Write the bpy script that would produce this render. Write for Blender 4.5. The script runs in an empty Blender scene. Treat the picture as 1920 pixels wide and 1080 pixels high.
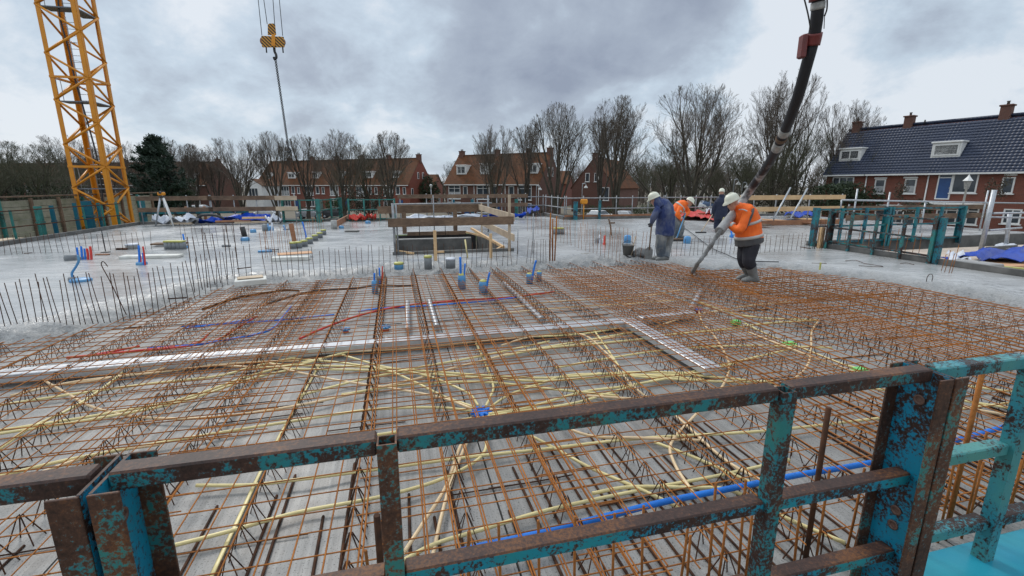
import bpy, bmesh, math, random
from mathutils import Vector, Matrix, noise as mnoise
random.seed(7)
R = math.radians
sc = bpy.context.scene
COL = sc.collection
# ---------------------------------------------------------------- camera
F = 860.0; PITCH = math.atan(193/860.0); ZC = 2.0; TH = R(14)
cd = bpy.data.cameras.new('camera'); cam = bpy.data.objects.new('camera', cd); COL.objects.link(cam)
cd.sensor_width = 36.0; cd.lens = F/1920*36.0; cd.clip_start = 0.05; cd.clip_end = 3000
cam.location = (0, 0, ZC); cam.rotation_euler = (math.pi/2 - PITCH, 0, 0)
sc.camera = cam
# ---------------------------------------------------------------- sky and light
SUN_EL, SUN_AZ = R(42), R(-35)      # behind the clouds, ahead and to the left
w = bpy.data.worlds.new('World'); sc.world = w; w.use_nodes = True
def build_sky():
    nt = w.node_tree; N = nt.nodes; L = nt.links
    N.clear()
    out = N.new('ShaderNodeOutputWorld'); bg = N.new('ShaderNodeBackground'); L.new(bg.outputs[0], out.inputs[0])
    sky = N.new('ShaderNodeTexSky'); sky.sky_type = 'NISHITA'; sky.sun_disc = False
    sky.sun_elevation = SUN_EL; sky.sun_rotation = SUN_AZ
    def math_(op, a, b=None, clamp=False):
        m = N.new('ShaderNodeMath'); m.operation = op; m.use_clamp = clamp
        for i, v in enumerate((a, b)):
            if v is None: continue
            if isinstance(v, (int, float)): m.inputs[i].default_value = v
            else: L.new(v, m.inputs[i])
        return m.outputs[0]
    tc = N.new('ShaderNodeTexCoord'); sep = N.new('ShaderNodeSeparateXYZ'); L.new(tc.outputs['Generated'], sep.inputs[0])
    x, y, z = sep.outputs
    zz = math_('ADD', math_('MAXIMUM', z, 0.0), 0.50)
    cx = math_('DIVIDE', x, zz); cy = math_('DIVIDE', y, zz)
    comb = N.new('ShaderNodeCombineXYZ'); L.new(cx, comb.inputs[0]); L.new(math_('MULTIPLY', cy, 1.0), comb.inputs[1])
    def nz(scale, detail, rough, off, dist=0.0):
        mp = N.new('ShaderNodeMapping'); mp.inputs['Location'].default_value = off; L.new(comb.outputs[0], mp.inputs[0])
        n = N.new('ShaderNodeTexNoise'); n.inputs['Scale'].default_value = scale; n.inputs['Detail'].default_value = detail
        n.inputs['Roughness'].default_value = rough; n.inputs['Distortion'].default_value = dist; L.new(mp.outputs[0], n.inputs[0]); return n.outputs['Fac']
    n1 = nz(1.7, 7, 0.55, (3.1, 1.7, 0.3), 0.25)
    n2 = nz(4.6, 6, 0.6, (8.2, 4.4, 1.3), 0.2)
    # one heavy rain cloud: a lump of darkness around a direction ahead of the site
    def lump(ax, el, k, sx, sz):
        dx = math_('SUBTRACT', math_('DIVIDE', x, math_('MAXIMUM', y, 0.05)), math.tan(R(ax)))
        dz = math_('SUBTRACT', z, math.sin(R(el)))
        d2 = math_('ADD', math_('POWER', math_('MULTIPLY', math_('ABSOLUTE', dx), 1/sx), 2), math_('POWER', math_('MULTIPLY', math_('ABSOLUTE', dz), 1/sz), 2))
        return math_('MULTIPLY', math_('SUBTRACT', 1.0, math_('SQRT', d2), True), k)
    lm = math_('ADD', lump(-3, 20, 0.55, 0.62, 0.30), lump(16, 14, 0.42, 0.30, 0.20))
    lm = math_('ADD', lm, lump(-8, 12, 0.25, 0.34, 0.10))
    lm = math_('ADD', lm, lump(40, 14, 0.42, 0.36, 0.08))
    lm = math_('ADD', lm, lump(30, 16, -0.55, 0.20, 0.20))
    lm = math_('ADD', lm, 0.13)
    dark = math_('ADD', math_('MULTIPLY', math_('SUBTRACT', n1, 0.5), 1.7), math_('MULTIPLY', math_('SUBTRACT', n2, 0.5), 1.3))
    dark = math_('ADD', dark, lm)
    ramp = N.new('ShaderNodeValToRGB'); L.new(dark, ramp.inputs[0])
    e = ramp.color_ramp.elements
    e[0].position = 0.02; e[0].color = (0.67, 0.72, 0.78, 1)
    e[1].position = 1.0; e[1].color = (0.255, 0.295, 0.38, 1)
    k = e.new(0.25); k.color = (0.495, 0.585, 0.68, 1)
    k = e.new(0.56); k.color = (0.36, 0.415, 0.50, 1)
    # overcast skies brighten towards the zenith
    zen = math_('ADD', 1.0, math_('MULTIPLY', math_('SUBTRACT', z, 0.42, True), 1.4))
    mul = N.new('ShaderNodeMix'); mul.data_type = 'RGBA'; mul.blend_type = 'MULTIPLY'; mul.inputs[0].default_value = 1
    L.new(ramp.outputs[0], mul.inputs[6]); cz = N.new('ShaderNodeCombineXYZ')
    for i in range(3): L.new(zen, cz.inputs[i])
    L.new(cz.outputs[0], mul.inputs[7])
    # the clear sky above shows thinly through the cloud
    sk = N.new('ShaderNodeMix'); sk.data_type = 'RGBA'; sk.inputs[0].default_value = 0.06
    sc_ = N.new('ShaderNodeMix'); sc_.data_type = 'RGBA'; sc_.blend_type = 'MULTIPLY'; sc_.inputs[0].default_value = 1
    L.new(sky.outputs[0], sc_.inputs[6]); sc_.inputs[7].default_value = (0.1, 0.1, 0.1, 1)
    L.new(mul.outputs[2], sk.inputs[6]); L.new(sc_.outputs[2], sk.inputs[7])
    L.new(sk.outputs[2], bg.inputs[0]); bg.inputs[1].default_value = 1.0
build_sky()
ld = bpy.data.lights.new('sun', 'SUN'); ld.energy = 1.3; ld.angle = R(12); ld.color = (1.0, 0.96, 0.9)
sun = bpy.data.objects.new('sun', ld); COL.objects.link(sun)
sun.rotation_euler = (math.pi/2 - SUN_EL, 0, -SUN_AZ + math.pi)
vs = sc.view_settings; vs.view_transform = 'Standard'; vs.look = 'None'; vs.exposure = 0.18; vs.gamma = 1.0; vs.use_curve_mapping = False
sc.cycles.max_bounces = 6; sc.cycles.transparent_max_bounces = 6
# ---------------------------------------------------------------- geometry helpers
def ray(px, py):
    u, v = px-960, py-540
    return Vector((u, F*math.cos(PITCH)-v*math.sin(PITCH), -(v*math.cos(PITCH)+F*math.sin(PITCH))))
CAMP = Vector((0, 0, ZC))
CT, ST = math.cos(TH), math.sin(TH)
E1 = Vector((CT, ST, 0)); E2 = Vector((-ST, CT, 0)); UP = Vector((0, 0, 1))
def W(a, b, z=0.0): return Vector((a*CT - b*ST, a*ST + b*CT, z))
def AB(v): return (v.x*CT + v.y*ST, -v.x*ST + v.y*CT)
def Pz(px, py, z=0.2):
    d = ray(px, py); return CAMP + d*((z-ZC)/d.z)
def Py(px, py, y):
    d = ray(px, py); return CAMP + d*(y/d.y)
def Pb(px, py, b):
    d = ray(px, py); return CAMP + d*(b/d.dot(E2))
def Pa(px, py, a):
    d = ray(px, py); return CAMP + d*(a/d.dot(E1))
def spline(pts, n=6):
    pts = [Vector(p) for p in pts]
    if len(pts) < 3: return [pts[0].lerp(pts[1], i/n) for i in range(n+1)]
    P = [pts[0]*2-pts[1]] + pts + [pts[-1]*2-pts[-2]]
    out = []
    for i in range(1, len(P)-2):
        a, b, c, d = P[i-1], P[i], P[i+1], P[i+2]
        for j in range(n):
            t = j/n
            out.append(0.5*((2*b)+(c-a)*t+(2*a-5*b+4*c-d)*t*t+(3*b-a-3*c+d)*t**3))
    out.append(pts[-1]); return out
def interp(vals, n=6):
    return [v.x for v in spline([Vector((q, 0, 0)) for q in vals], n)]
class MB:
    def __init__(s): s.v = []; s.f = []; s.m = []; s.sm = []; s.mats = []
    def mi(s, mat):
        if mat not in s.mats: s.mats.append(mat)
        return s.mats.index(mat)
    def face(s, idx, mat=None, smooth=False):
        s.f.append(idx); s.m.append(s.mi(mat) if mat is not None else 0); s.sm.append(smooth)
    def quad(s, a, b, c, d, mat=None):
        n = len(s.v); s.v += [Vector(p) for p in (a, b, c, d)]; s.face((n, n+1, n+2, n+3), mat)
    def poly(s, pts, mat=None):
        n = len(s.v); s.v += [Vector(p) for p in pts]; s.face(tuple(range(n, n+len(pts))), mat)
    def box(s, c, x, y, z, ax=None, ay=None, az=None, mat=None, ch=0.0):
        """box centred at c, full sizes x,y,z along the axes ax, ay, az"""
        ax = Vector(ax or (1, 0, 0)); ay = Vector(ay or (0, 1, 0)); az = Vector(az or (0, 0, 1)); c = Vector(c)
        if ch <= 0:
            n = len(s.v)
            for k in (-.5, .5):
                for i, j in ((-.5, -.5), (.5, -.5), (.5, .5), (-.5, .5)): s.v.append(c+ax*(x*i)+ay*(y*j)+az*(z*k))
            for q in ((3, 2, 1, 0), (4, 5, 6, 7), (0, 1, 5, 4), (1, 2, 6, 5), (2, 3, 7, 6), (3, 0, 4, 7)): s.face(tuple(n+i for i in q), mat)
            return
        # chamfered: rings along the longest axis
        dims = [(x, ax), (y, ay), (z, az)]; dims.sort(key=lambda q: -q[0])
        (l, al), (p, ap), (q, aq) = dims
        if al.cross(ap).dot(aq) < 0: (p, ap), (q, aq) = (q, aq), (p, ap)
        rings = []
        for t, cc in ((-l/2, ch), (-l/2+ch, 0), (l/2-ch, 0), (l/2, ch)):
            pp, qq = p/2-cc, q/2-cc
            loop = [(-pp, -qq+ch), (-pp+ch, -qq), (pp-ch, -qq), (pp, -qq+ch), (pp, qq-ch), (pp-ch, qq), (-pp+ch, qq), (-pp, qq-ch)]
            rings.append([c+al*t+ap*i+aq*j for i, j in loop])
        s.loft(rings, mat, smooth=False)
    def beam(s, p, q, wid, hei, mat=None, up=(0, 0, 1), ch=0.0):
        """rectangular bar from p to q; hei along up, wid sideways"""
        p = Vector(p); q = Vector(q); d = (q-p); L = d.length; d.normalize(); up = Vector(up)
        sx = d.cross(up); sx = sx.normalized() if sx.length > 1e-5 else Vector((1, 0, 0)); u = sx.cross(d).normalized()
        s.box((p+q)/2, L, wid, hei, d, sx*-1, u, mat, ch)
    def loft(s, rings, mat=None, smooth=True, caps=True, close=True):
        n0 = len(s.v); k = len(rings[0])
        for r in rings: s.v += [Vector(p) for p in r]
        for i in range(len(rings)-1):
            for j in range(k if close else k-1):
                a = n0+i*k+j; b = n0+i*k+(j+1) % k
                s.face((a, b, b+k, a+k), mat, smooth)
        if caps and k > 2:
            s.face(tuple(n0+j for j in reversed(range(k))), mat, False)
            s.face(tuple(n0+(len(rings)-1)*k+j for j in range(k)), mat, False)
    def tube(s, pts, r, n=6, mat=None, smooth=True, caps=True, flat=1.0):
        pts = [Vector(p) for p in pts]; m = len(pts)
        rs = r if isinstance(r, (list, tuple)) else [r]*m
        rings = []; up = None
        for i, p in enumerate(pts):
            d = (pts[min(i+1, m-1)]-pts[max(i-1, 0)])
            if d.length < 1e-9: d = Vector((0, 0, 1))
            d.normalize()
            if up is None:
                up = Vector((0, 0, 1)) if abs(d.z) < 0.95 else Vector((1, 0, 0))
            sx = d.cross(up)
            if sx.length < 1e-5: sx = d.orthogonal()
            sx.normalize(); up = sx.cross(d).normalized()
            rings.append([p+sx*(math.cos(2*math.pi*j/n)*rs[i])+up*(math.sin(2*math.pi*j/n)*rs[i]*flat) for j in range(n)])
        s.loft(rings, mat, smooth, caps)
    def lathe(s, c, prof, n=12, mat=None, axis=(0, 0, 1), smooth=True):
        c = Vector(c); az = Vector(axis).normalized(); ax = az.orthogonal().normalized(); ay = az.cross(ax)
        s.loft([[c+az*h+ax*(math.cos(2*math.pi*j/n)*r)+ay*(math.sin(2*math.pi*j/n)*r) for j in range(n)] for r, h in prof], mat, smooth)
    def mesh(s, name, default=None):
        me = bpy.data.meshes.new(name); me.from_pydata([tuple(v) for v in s.v], [], s.f); 
        mats = s.mats if s.mats and s.mats != [None] else [default]
        for m in mats: me.materials.append(m if m is not None else default)
        me.polygons.foreach_set('material_index', s.m); me.polygons.foreach_set('use_smooth', s.sm); me.update(); return me
    def build(s, name, mat=None, parent=None, label=None, cat=None, group=None, kind=None, center=True):
        """ONE mesh object. Without a parent its origin goes to the foot of its own bounding box."""
        loc = Vector((0, 0, 0))
        if parent is None and center and s.v:
            lo = [min(v[i] for v in s.v) for i in range(3)]; hi = [max(v[i] for v in s.v) for i in range(3)]
            loc = Vector(((lo[0]+hi[0])/2, (lo[1]+hi[1])/2, lo[2])); s.v = [v-loc for v in s.v]
        o = bpy.data.objects.new(name, s.mesh(name, mat)); COL.objects.link(o); o.location = loc
        if parent is not None: o.parent = parent
        return tag(o, label, cat, group, kind)
def tag(o, label=None, cat=None, group=None, kind=None):
    for k, v in (('label', label), ('category', cat), ('group', group), ('kind', kind)):
        if v: o[k] = v
    return o
def thing(name, label, cat, loc=(0, 0, 0), rz=0.0, group=None):
    o = bpy.data.objects.new(name, None); COL.objects.link(o); o.empty_display_size = 0.1
    o.location = loc; o.rotation_euler = (0, 0, rz); return tag(o, label, cat, group)
def dup(o, loc=None, rz=None, label=None, group=None, scale=None, parent=None):
    c = o.copy(); COL.objects.link(c)
    if parent is not None: c.parent = parent
    if loc is not None: c.location = loc
    if rz is not None: c.rotation_euler = (0, 0, rz)
    if scale is not None: c.scale = (scale,)*3 if isinstance(scale, (int, float)) else scale
    if label: c['label'] = label
    if group: c['group'] = group
    for ch in list(o.children): dup(ch, parent=c)
    return c
def remesh(mb, voxel, smooth_it=2):
    """fuse overlapping lofts into one continuous surface; returns an MB-like vertex/face list"""
    me = mb.mesh('tmp'); o = bpy.data.objects.new('tmp', me); COL.objects.link(o)
    m = o.modifiers.new('r', 'REMESH'); m.mode = 'VOXEL'; m.voxel_size = voxel; m.use_smooth_shade = True
    if smooth_it:
        k = o.modifiers.new('s', 'SMOOTH'); k.factor = 0.5; k.iterations = smooth_it
    dg = bpy.context.evaluated_depsgraph_get(); ev = o.evaluated_get(dg); m2 = bpy.data.meshes.new_from_object(ev)
    out = MB(); out.v = [v.co.copy() for v in m2.vertices]
    for p in m2.polygons: out.face(tuple(p.vertices), None, True)
    bpy.data.objects.remove(o); bpy.data.meshes.remove(m2); bpy.data.meshes.remove(me)
    return out
# ---------------------------------------------------------------- materials
class NT:
    def __init__(s, name):
        s.mat = bpy.data.materials.new(name); s.mat.use_nodes = True; s.N = s.mat.node_tree.nodes; s.L = s.mat.node_tree.links
        s.p = s.N['Principled BSDF']; s.tc = s.N.new('ShaderNodeTexCoord')
    def set(s, sock, v):
        if hasattr(v, 'links') or hasattr(v, 'is_linked'): s.L.new(v, sock)
        else: sock.default_value = v
    def mapping(s, scale=(1, 1, 1), rot=(0, 0, 0), src='Object', loc=(0, 0, 0)):
        m = s.N.new('ShaderNodeMapping'); m.inputs['Scale'].default_value = scale; m.inputs['Rotation'].default_value = rot; m.inputs['Location'].default_value = loc
        s.L.new(s.tc.outputs[src] if isinstance(src, str) else src, m.inputs[0]); return m.outputs[0]
    def noise(s, scale, detail=4, rough=0.55, vec=None, dist=0.0):
        n = s.N.new('ShaderNodeTexNoise'); n.inputs['Scale'].default_value = scale; n.inputs['Detail'].default_value = detail
        n.inputs['Roughness'].default_value = rough; n.inputs['Distortion'].default_value = dist
        s.L.new(vec if vec is not None else s.tc.outputs['Object'], n.inputs['Vector']); return n.outputs['Fac']
    def ramp(s, fac, stops, interp='LINEAR'):
        r = s.N.new('ShaderNodeValToRGB'); s.L.new(fac, r.inputs[0]); e = r.color_ramp.elements; r.color_ramp.interpolation = interp
        while len(e) < len(stops): e.new(0.5)
        for el, (p, c) in zip(e, stops):
            el.position = p; el.color = (c, c, c, 1) if isinstance(c, (int, float)) else (*c, 1)
        return r.outputs[0]
    def mix(s, fac, a, b, mode='MIX'):
        m = s.N.new('ShaderNodeMix'); m.data_type = 'RGBA'; m.blend_type = mode
        s.set(m.inputs[0], fac); s.set(m.inputs[6], a if not isinstance(a, tuple) or len(a) == 4 else (*a, 1)); s.set(m.inputs[7], b if not isinstance(b, tuple) or len(b) == 4 else (*b, 1)); return m.outputs[2]
    def math(s, op, a, b=0.0, clamp=False):
        m = s.N.new('ShaderNodeMath'); m.operation = op; m.use_clamp = clamp; s.set(m.inputs[0], a); s.set(m.inputs[1], b); return m.outputs[0]
    def bump(s, h, strength=0.3, dist=0.01):
        b = s.N.new('ShaderNodeBump'); b.inputs['Strength'].default_value = strength; b.inputs['Distance'].default_value = dist
        s.L.new(h, b.inputs['Height']); s.L.new(b.outputs[0], s.p.inputs['Normal'])
    def base(s, c): s.set(s.p.inputs['Base Color'], c if not isinstance(c, tuple) or len(c) == 4 else (*c, 1))
    def rough(s, v): s.set(s.p.inputs['Roughness'], v)
    def metal(s, v): s.set(s.p.inputs['Metallic'], v)
def pm(name, c1, c2=None, scale=8, rough=0.7, metal=0.0, bump=0.0, bscale=None, lo=0.35, hi=0.65, stretch=(1, 1, 1), detail=4):
    t = NT(name); c2 = c2 or tuple(min(1, c*0.8) for c in c1)
    vec = t.mapping(stretch) if stretch != (1, 1, 1) else None
    n = t.noise(scale, detail, 0.6, vec); t.base(t.ramp(n, [(lo, c1), (hi, c2)])); t.rough(rough); t.metal(metal)
    if bump: t.bump(t.noise(bscale or scale*4, 4, 0.6, vec), bump, 0.01)
    return t.mat
M = {}
def pm_matte(*a, **k):
    m = pm(*a, **k); m.node_tree.nodes['Principled BSDF'].inputs['Specular IOR Level'].default_value = 0.15; return m
def make_mats():
    # rebar: orange-brown rust with darker mill scale
    t = NT('rusty_rebar'); n = t.noise(2.2, 4, 0.6); n2 = t.noise(60, 3, 0.6)
    c = t.ramp(n, [(0.30, (0.15, 0.058, 0.022)), (0.5, (0.36, 0.13, 0.03)), (0.70, (0.55, 0.205, 0.042))])
    t.base(t.mix(0.45, c, t.ramp(n2, [(0.3, (0.13, 0.055, 0.03)), (0.7, (0.46, 0.19, 0.055))]))); t.rough(0.85); t.p.inputs['Specular IOR Level'].default_value = 0.15; M['rebar'] = t.mat
    t = NT('dark_rebar'); n = t.noise(9, 4, 0.6)
    t.base(t.ramp(n, [(0.35, (0.035, 0.02, 0.014)), (0.7, (0.12, 0.05, 0.024))])); t.rough(0.8); t.p.inputs['Specular IOR Level'].default_value = 0.2; M['rebar_dark'] = t.mat
    # painted steel: turquoise paint flaking off brown rust; more worn on upward faces
    def paint(name, teal, teal2, thr, wear_=0.20, rustc=((0.022, 0.014, 0.012), (0.058, 0.031, 0.024), (0.22, 0.09, 0.03))):
        t = NT(name)
        n = t.noise(9, 10, 0.74, None, 0.5); n2 = t.noise(70, 5, 0.7); n3 = t.noise(3.0, 3, 0.5)
        g = t.N.new('ShaderNodeNewGeometry'); sp = t.N.new('ShaderNodeSeparateXYZ'); t.L.new(g.outputs['Normal'], sp.inputs[0])
        wear = t.math('MULTIPLY', t.math('MAXIMUM', sp.outputs[2], 0.0), wear_)
        m = t.math('SUBTRACT', t.math('ADD', t.math('MULTIPLY', n3, 0.28), t.math('ADD', t.math('MULTIPLY', n, 0.36), t.math('MULTIPLY', n2, 0.36))), wear)
        fac = t.ramp(m, [(thr-0.022, 0.0), (thr+0.018, 1.0)])
        rust = t.ramp(t.math('ADD', t.math('MULTIPLY', n2, 0.5), t.math('MULTIPLY', n3, 0.5)), [(0.36, rustc[0]), (0.5, rustc[1]), (0.68, rustc[2])])
        tl = t.ramp(n3, [(0.35, teal), (0.65, teal2)])
        t.base(t.mix(fac, rust, tl)); t.rough(t.ramp(fac, [(0, 0.55), (1, 0.36)])); t.p.inputs['Specular IOR Level'].default_value = 0.32
        t.bump(t.math('ADD', t.math('MULTIPLY', fac, 0.6), t.math('MULTIPLY', n2, 0.6)), 0.35, 0.004); return t.mat
    M['paint'] = paint('flaking_turquoise_paint', (0.010, 0.22, 0.36), (0.02, 0.24, 0.27), 0.505)
    M['paint_rusty'] = paint('mostly_rusted_paint', (0.015, 0.20, 0.28), (0.03, 0.19, 0.18), 0.518)
    M['paint_new'] = paint('fresh_cyan_paint', (0.014, 0.24, 0.36), (0.025, 0.28, 0.36), 0.38, 0.02)
    M['paint_web'] = paint('speckled_web_paint', (0.008, 0.25, 0.42), (0.012, 0.22, 0.33), 0.490)
    M['paint_brown'] = paint('rust_brown_flange', (0.015, 0.20, 0.26), (0.04, 0.20, 0.18), 0.545, .1, ((0.03, 0.018, 0.014), (0.085, 0.042, 0.027), (0.26, 0.10, 0.03)))
    M['paint_good'] = paint('turquoise_paint_worn', (0.025, 0.21, 0.28), (0.075, 0.27, 0.245), 0.472, 0.02)
    M['paint_blue'] = paint('blue_green_frame_paint', (0.010, 0.15, 0.23), (0.025, 0.19, 0.20), 0.475)
    M['paint_green'] = paint('green_frame_paint', (0.03, 0.14, 0.12), (0.04, 0.22, 0.20), 0.44)
    M['paint_dark'] = paint('dark_blue_frame_paint', (0.008, 0.09, 0.15), (0.01, 0.13, 0.17), 0.40)
    t = NT('rust_edge_steel'); n = t.noise(20, 5, 0.6)
    t.base(t.ramp(n, [(0.3, (0.09, 0.05, 0.04)), (0.7, (0.20, 0.12, 0.09))])); t.rough(0.5); M['steel_brown'] = t.mat
    M['galv'] = pm('galvanised_steel', (0.50, 0.52, 0.54), (0.36, 0.38, 0.40), 14, 0.42, 0.55)
    M['galv_dull'] = pm('dull_scaffold_tube', (0.36, 0.37, 0.38), (0.22, 0.23, 0.24), 9, 0.55, 0.4)
    M['duct'] = pm('zinc_duct_sheet', (0.62, 0.64, 0.66), (0.50, 0.52, 0.55), 5, 0.38, 0.5)
    M['black_metal'] = pm('black_metal', (0.02, 0.02, 0.022), (0.04, 0.04, 0.04), 10, 0.5)
    # wet poured concrete
    t = NT('wet_concrete'); at_ = t.N.new('ShaderNodeAttribute'); at_.attribute_name = 'rawness'; raw_ = at_.outputs['Fac']; n = t.noise(0.45, 5, 0.6, None, 0.5); n2 = t.noise(9, 6, 0.65); n3 = t.noise(70, 4, 0.7)
    st = t.noise(1.2, 4, 0.6, t.mapping((0.35, 3.2, 1), (0, 0, -TH)))
    wav = t.noise(2.2, 5, 0.6, t.mapping((0.5, 2.0, 1), (0, 0, -TH+0.5)), 0.8)
    base = t.ramp(t.math('ADD', t.math('MULTIPLY', n, 0.6), t.math('MULTIPLY', st, 0.4)), [(0.34, (0.29, 0.292, 0.29)), (0.5, (0.37, 0.373, 0.37)), (0.68, (0.44, 0.443, 0.44))])
    g1 = t.noise(26, 6, 0.75); g2 = t.noise(5, 5, 0.65)
    coarse = t.ramp(t.math('ADD', t.math('MULTIPLY', g1, 0.6), t.math('MULTIPLY', g2, 0.4)), [(0.36, (0.085, 0.087, 0.085)), (0.5, (0.235, 0.238, 0.235)), (0.64, (0.37, 0.374, 0.37))])
    k = t.ramp(t.math('ADD', raw_, t.math('MULTIPLY', t.math('SUBTRACT', g2, 0.5), 1.1)), [(0.25, 0.0), (0.75, 1.0)])
    k = t.math('MULTIPLY', k, t.math('GREATER_THAN', raw_, 0.001))
    smooth_ = t.mix(t.ramp(n2, [(0.35, 0.22), (0.6, 0.0)]), base, (0.26, 0.26, 0.25))
    t.base(t.mix(k, smooth_, coarse))
    rr_ = t.ramp(t.math('ADD', t.math('MULTIPLY', n, 0.6), t.math('MULTIPLY', wav, 0.4)), [(0.36, 0.12), (0.5, 0.23), (0.66, 0.45)])
    t.rough(t.math('MAXIMUM', rr_, t.math('MULTIPLY', k, 0.62)))
    t.p.inputs['Specular IOR Level'].default_value = 0.5
    hs = t.math('ADD', t.math('MULTIPLY', wav, 1.0), t.math('ADD', t.math('MULTIPLY', n2, 0.28), t.math('MULTIPLY', n3, 0.06)))
    t.bump(t.math('ADD', hs, t.math('MULTIPLY', t.math('MULTIPLY', g1, k), 3.0)), 0.40, 0.03)
    M['concrete_wet'] = t.mat
    # rough front of the pour
    t = NT('rough_fresh_concrete'); n = t.noise(34, 6, 0.75); n2 = t.noise(6, 5, 0.65)
    t.base(t.ramp(t.math('ADD', t.math('MULTIPLY', n, 0.5), t.math('MULTIPLY', n2, 0.5)), [(0.36, (0.09, 0.092, 0.09)), (0.5, (0.24, 0.243, 0.24)), (0.66, (0.38, 0.384, 0.38))]))
    t.rough(0.5); t.bump(n, 1.0, 0.05); M['concrete_rough'] = t.mat
    # precast plates: pale, float-finished with streaks along the span and pores
    t = NT('precast_plate'); v = t.mapping((16, 0.5, 1))
    st = t.noise(1.6, 7, 0.68, v); n = t.noise(1.1, 5, 0.6); po = t.noise(95, 2, 0.5)
    c = t.ramp(t.math('ADD', t.math('MULTIPLY', st, 0.6), t.math('MULTIPLY', n, 0.4)), [(0.30, (0.13, 0.127, 0.12)), (0.5, (0.265, 0.26, 0.248)), (0.70, (0.40, 0.394, 0.378))])
    c = t.mix(t.ramp(po, [(0.33, 0.8), (0.41, 0.0)]), c, (0.06, 0.06, 0.057))
    rs = t.noise(1.7, 4, 0.6, t.mapping((1, 1, 1), (0, 0, 0), 'Object', (5, 3, 0)))
    t.base(t.mix(t.ramp(rs, [(0.55, 0.0), (0.75, 0.28)]), c, (0.24, 0.16, 0.10)))
    t.rough(t.ramp(n, [(0.4, 0.36), (0.6, 0.65)])); t.bump(t.math('ADD', t.math('MULTIPLY', st, 0.8), t.math('MULTIPLY', po, 0.3)), 0.35, 0.006); M['plate'] = t.mat
    M['concrete_dark'] = pm('shuttered_concrete', (0.16, 0.155, 0.145), (0.085, 0.085, 0.08), 3, 0.75, 0, 0.3, 30)
    M['concrete_pale'] = pm('pale_concrete', (0.40, 0.39, 0.37), (0.28, 0.27, 0.26), 4, 0.8, 0, 0.3, 40)
    M['conduit_y'] = pm('pale_yellow_conduit', (0.80, 0.68, 0.33), (0.72, 0.60, 0.28), 3, 0.42)
    M['conduit_p'] = pm('cream_conduit', (0.80, 0.60, 0.36), (0.72, 0.52, 0.30), 3, 0.42)
    M['blue_pipe'] = pm('blue_pipe', (0.006, 0.19, 0.72), (0.006, 0.15, 0.58), 4, 0.5)
    M['blue_pale'] = pm('pale_blue_plastic', (0.06, 0.24, 0.50), (0.12, 0.30, 0.48), 6, 0.45)
    M['red_pipe'] = pm('red_pipe', (0.62, 0.035, 0.02), (0.5, 0.03, 0.02), 4, 0.4)
    M['green_box'] = pm('green_plastic', (0.16, 0.62, 0.12), (0.2, 0.66, 0.2), 6, 0.45)
    M['yellow_plastic'] = pm('yellow_plastic', (0.50, 0.48, 0.12), (0.36, 0.37, 0.12), 6, 0.5)
    M['grey_plastic'] = pm('grey_plastic_sleeve', (0.22, 0.24, 0.25), (0.15, 0.16, 0.17), 6, 0.55)
    M['white_foam'] = pm('white_foam_board', (0.72, 0.72, 0.68), (0.56, 0.55, 0.50), 5, 0.8, 0, 0.2)
    def timber(name, a, b, c):
        t = NT(name); v = t.mapping((1.2, 9, 9)); n = t.noise(3.5, 6, 0.65, v, 0.8); n2 = t.noise(2.0, 4, 0.6)
        t.base(t.mix(t.ramp(n2, [(0.42, 0.0), (0.68, 0.75)]), t.ramp(n, [(0.34, a), (0.66, b)]), c)); t.rough(0.8); t.bump(n, 0.3, 0.01); return t.mat
    M['timber_old'] = timber('weathered_plank', (0.13, 0.08, 0.05), (0.25, 0.165, 0.105), (0.06, 0.038, 0.028))
    M['timber_pale'] = timber('pale_plank', (0.46, 0.36, 0.25), (0.58, 0.47, 0.34), (0.34, 0.26, 0.19))
    M['timber_sheet'] = timber('mouldy_board_wall', (0.24, 0.23, 0.17), (0.38, 0.35, 0.26), (0.16, 0.17, 0.10))
    M['timber_new'] = timber('fresh_batten', (0.62, 0.40, 0.20), (0.72, 0.50, 0.28), (0.50, 0.32, 0.17))
    M['timber_red'] = timber('red_brown_plank', (0.28, 0.12, 0.06), (0.42, 0.21, 0.11), (0.18, 0.08, 0.05))
    M['plywood'] = pm('plywood_deck', (0.52, 0.43, 0.35), (0.42, 0.34, 0.27), 2.0, 0.7, 0, 0.1)
    M['plywood_orange'] = pm('plywood_orange', (0.56, 0.31, 0.16), (0.46, 0.25, 0.13), 2.0, 0.7)
    M['tarp_blue'] = pm_matte('blue_tarpaulin', (0.002, 0.035, 0.30), (0.003, 0.055, 0.42), 6, 0.35, 0, 0.5, 9)
    M['tarp_white'] = pm_matte('white_plastic_sheet', (0.66, 0.69, 0.74), (0.5, 0.53, 0.6), 6, 0.35, 0, 0.5, 9)
    M['crane'] = pm('crane_yellow_paint', (0.72, 0.285, 0.012), (0.62, 0.235, 0.012), 2.5, 0.45)
    M['grating'] = pm('grey_grating', (0.12, 0.14, 0.17), (0.2, 0.22, 0.25), 12, 0.5, 0.4)
    M['rubber'] = pm('black_rubber_hose', (0.010, 0.010, 0.014), (0.03, 0.03, 0.035), 9, 0.5, 0, 0.3, 40)
    M['band'] = pm('dirty_white_band', (0.42, 0.42, 0.40), (0.26, 0.26, 0.25), 9, 0.6)
    M['clamp_red'] = pm('red_clamp_paint', (0.18, 0.028, 0.025), (0.11, 0.025, 0.022), 7, 0.5)
    M['white_paint'] = pm('white_frame_paint', (0.78, 0.78, 0.76), (0.68, 0.68, 0.66), 3, 0.5)
    M['glass'] = pm('window_glass', (0.035, 0.045, 0.055), (0.07, 0.085, 0.10), 0.8, 0.06)
    M['curtain'] = pm('net_curtain', (0.45, 0.46, 0.46), (0.30, 0.31, 0.32), 4, 0.8)
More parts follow.
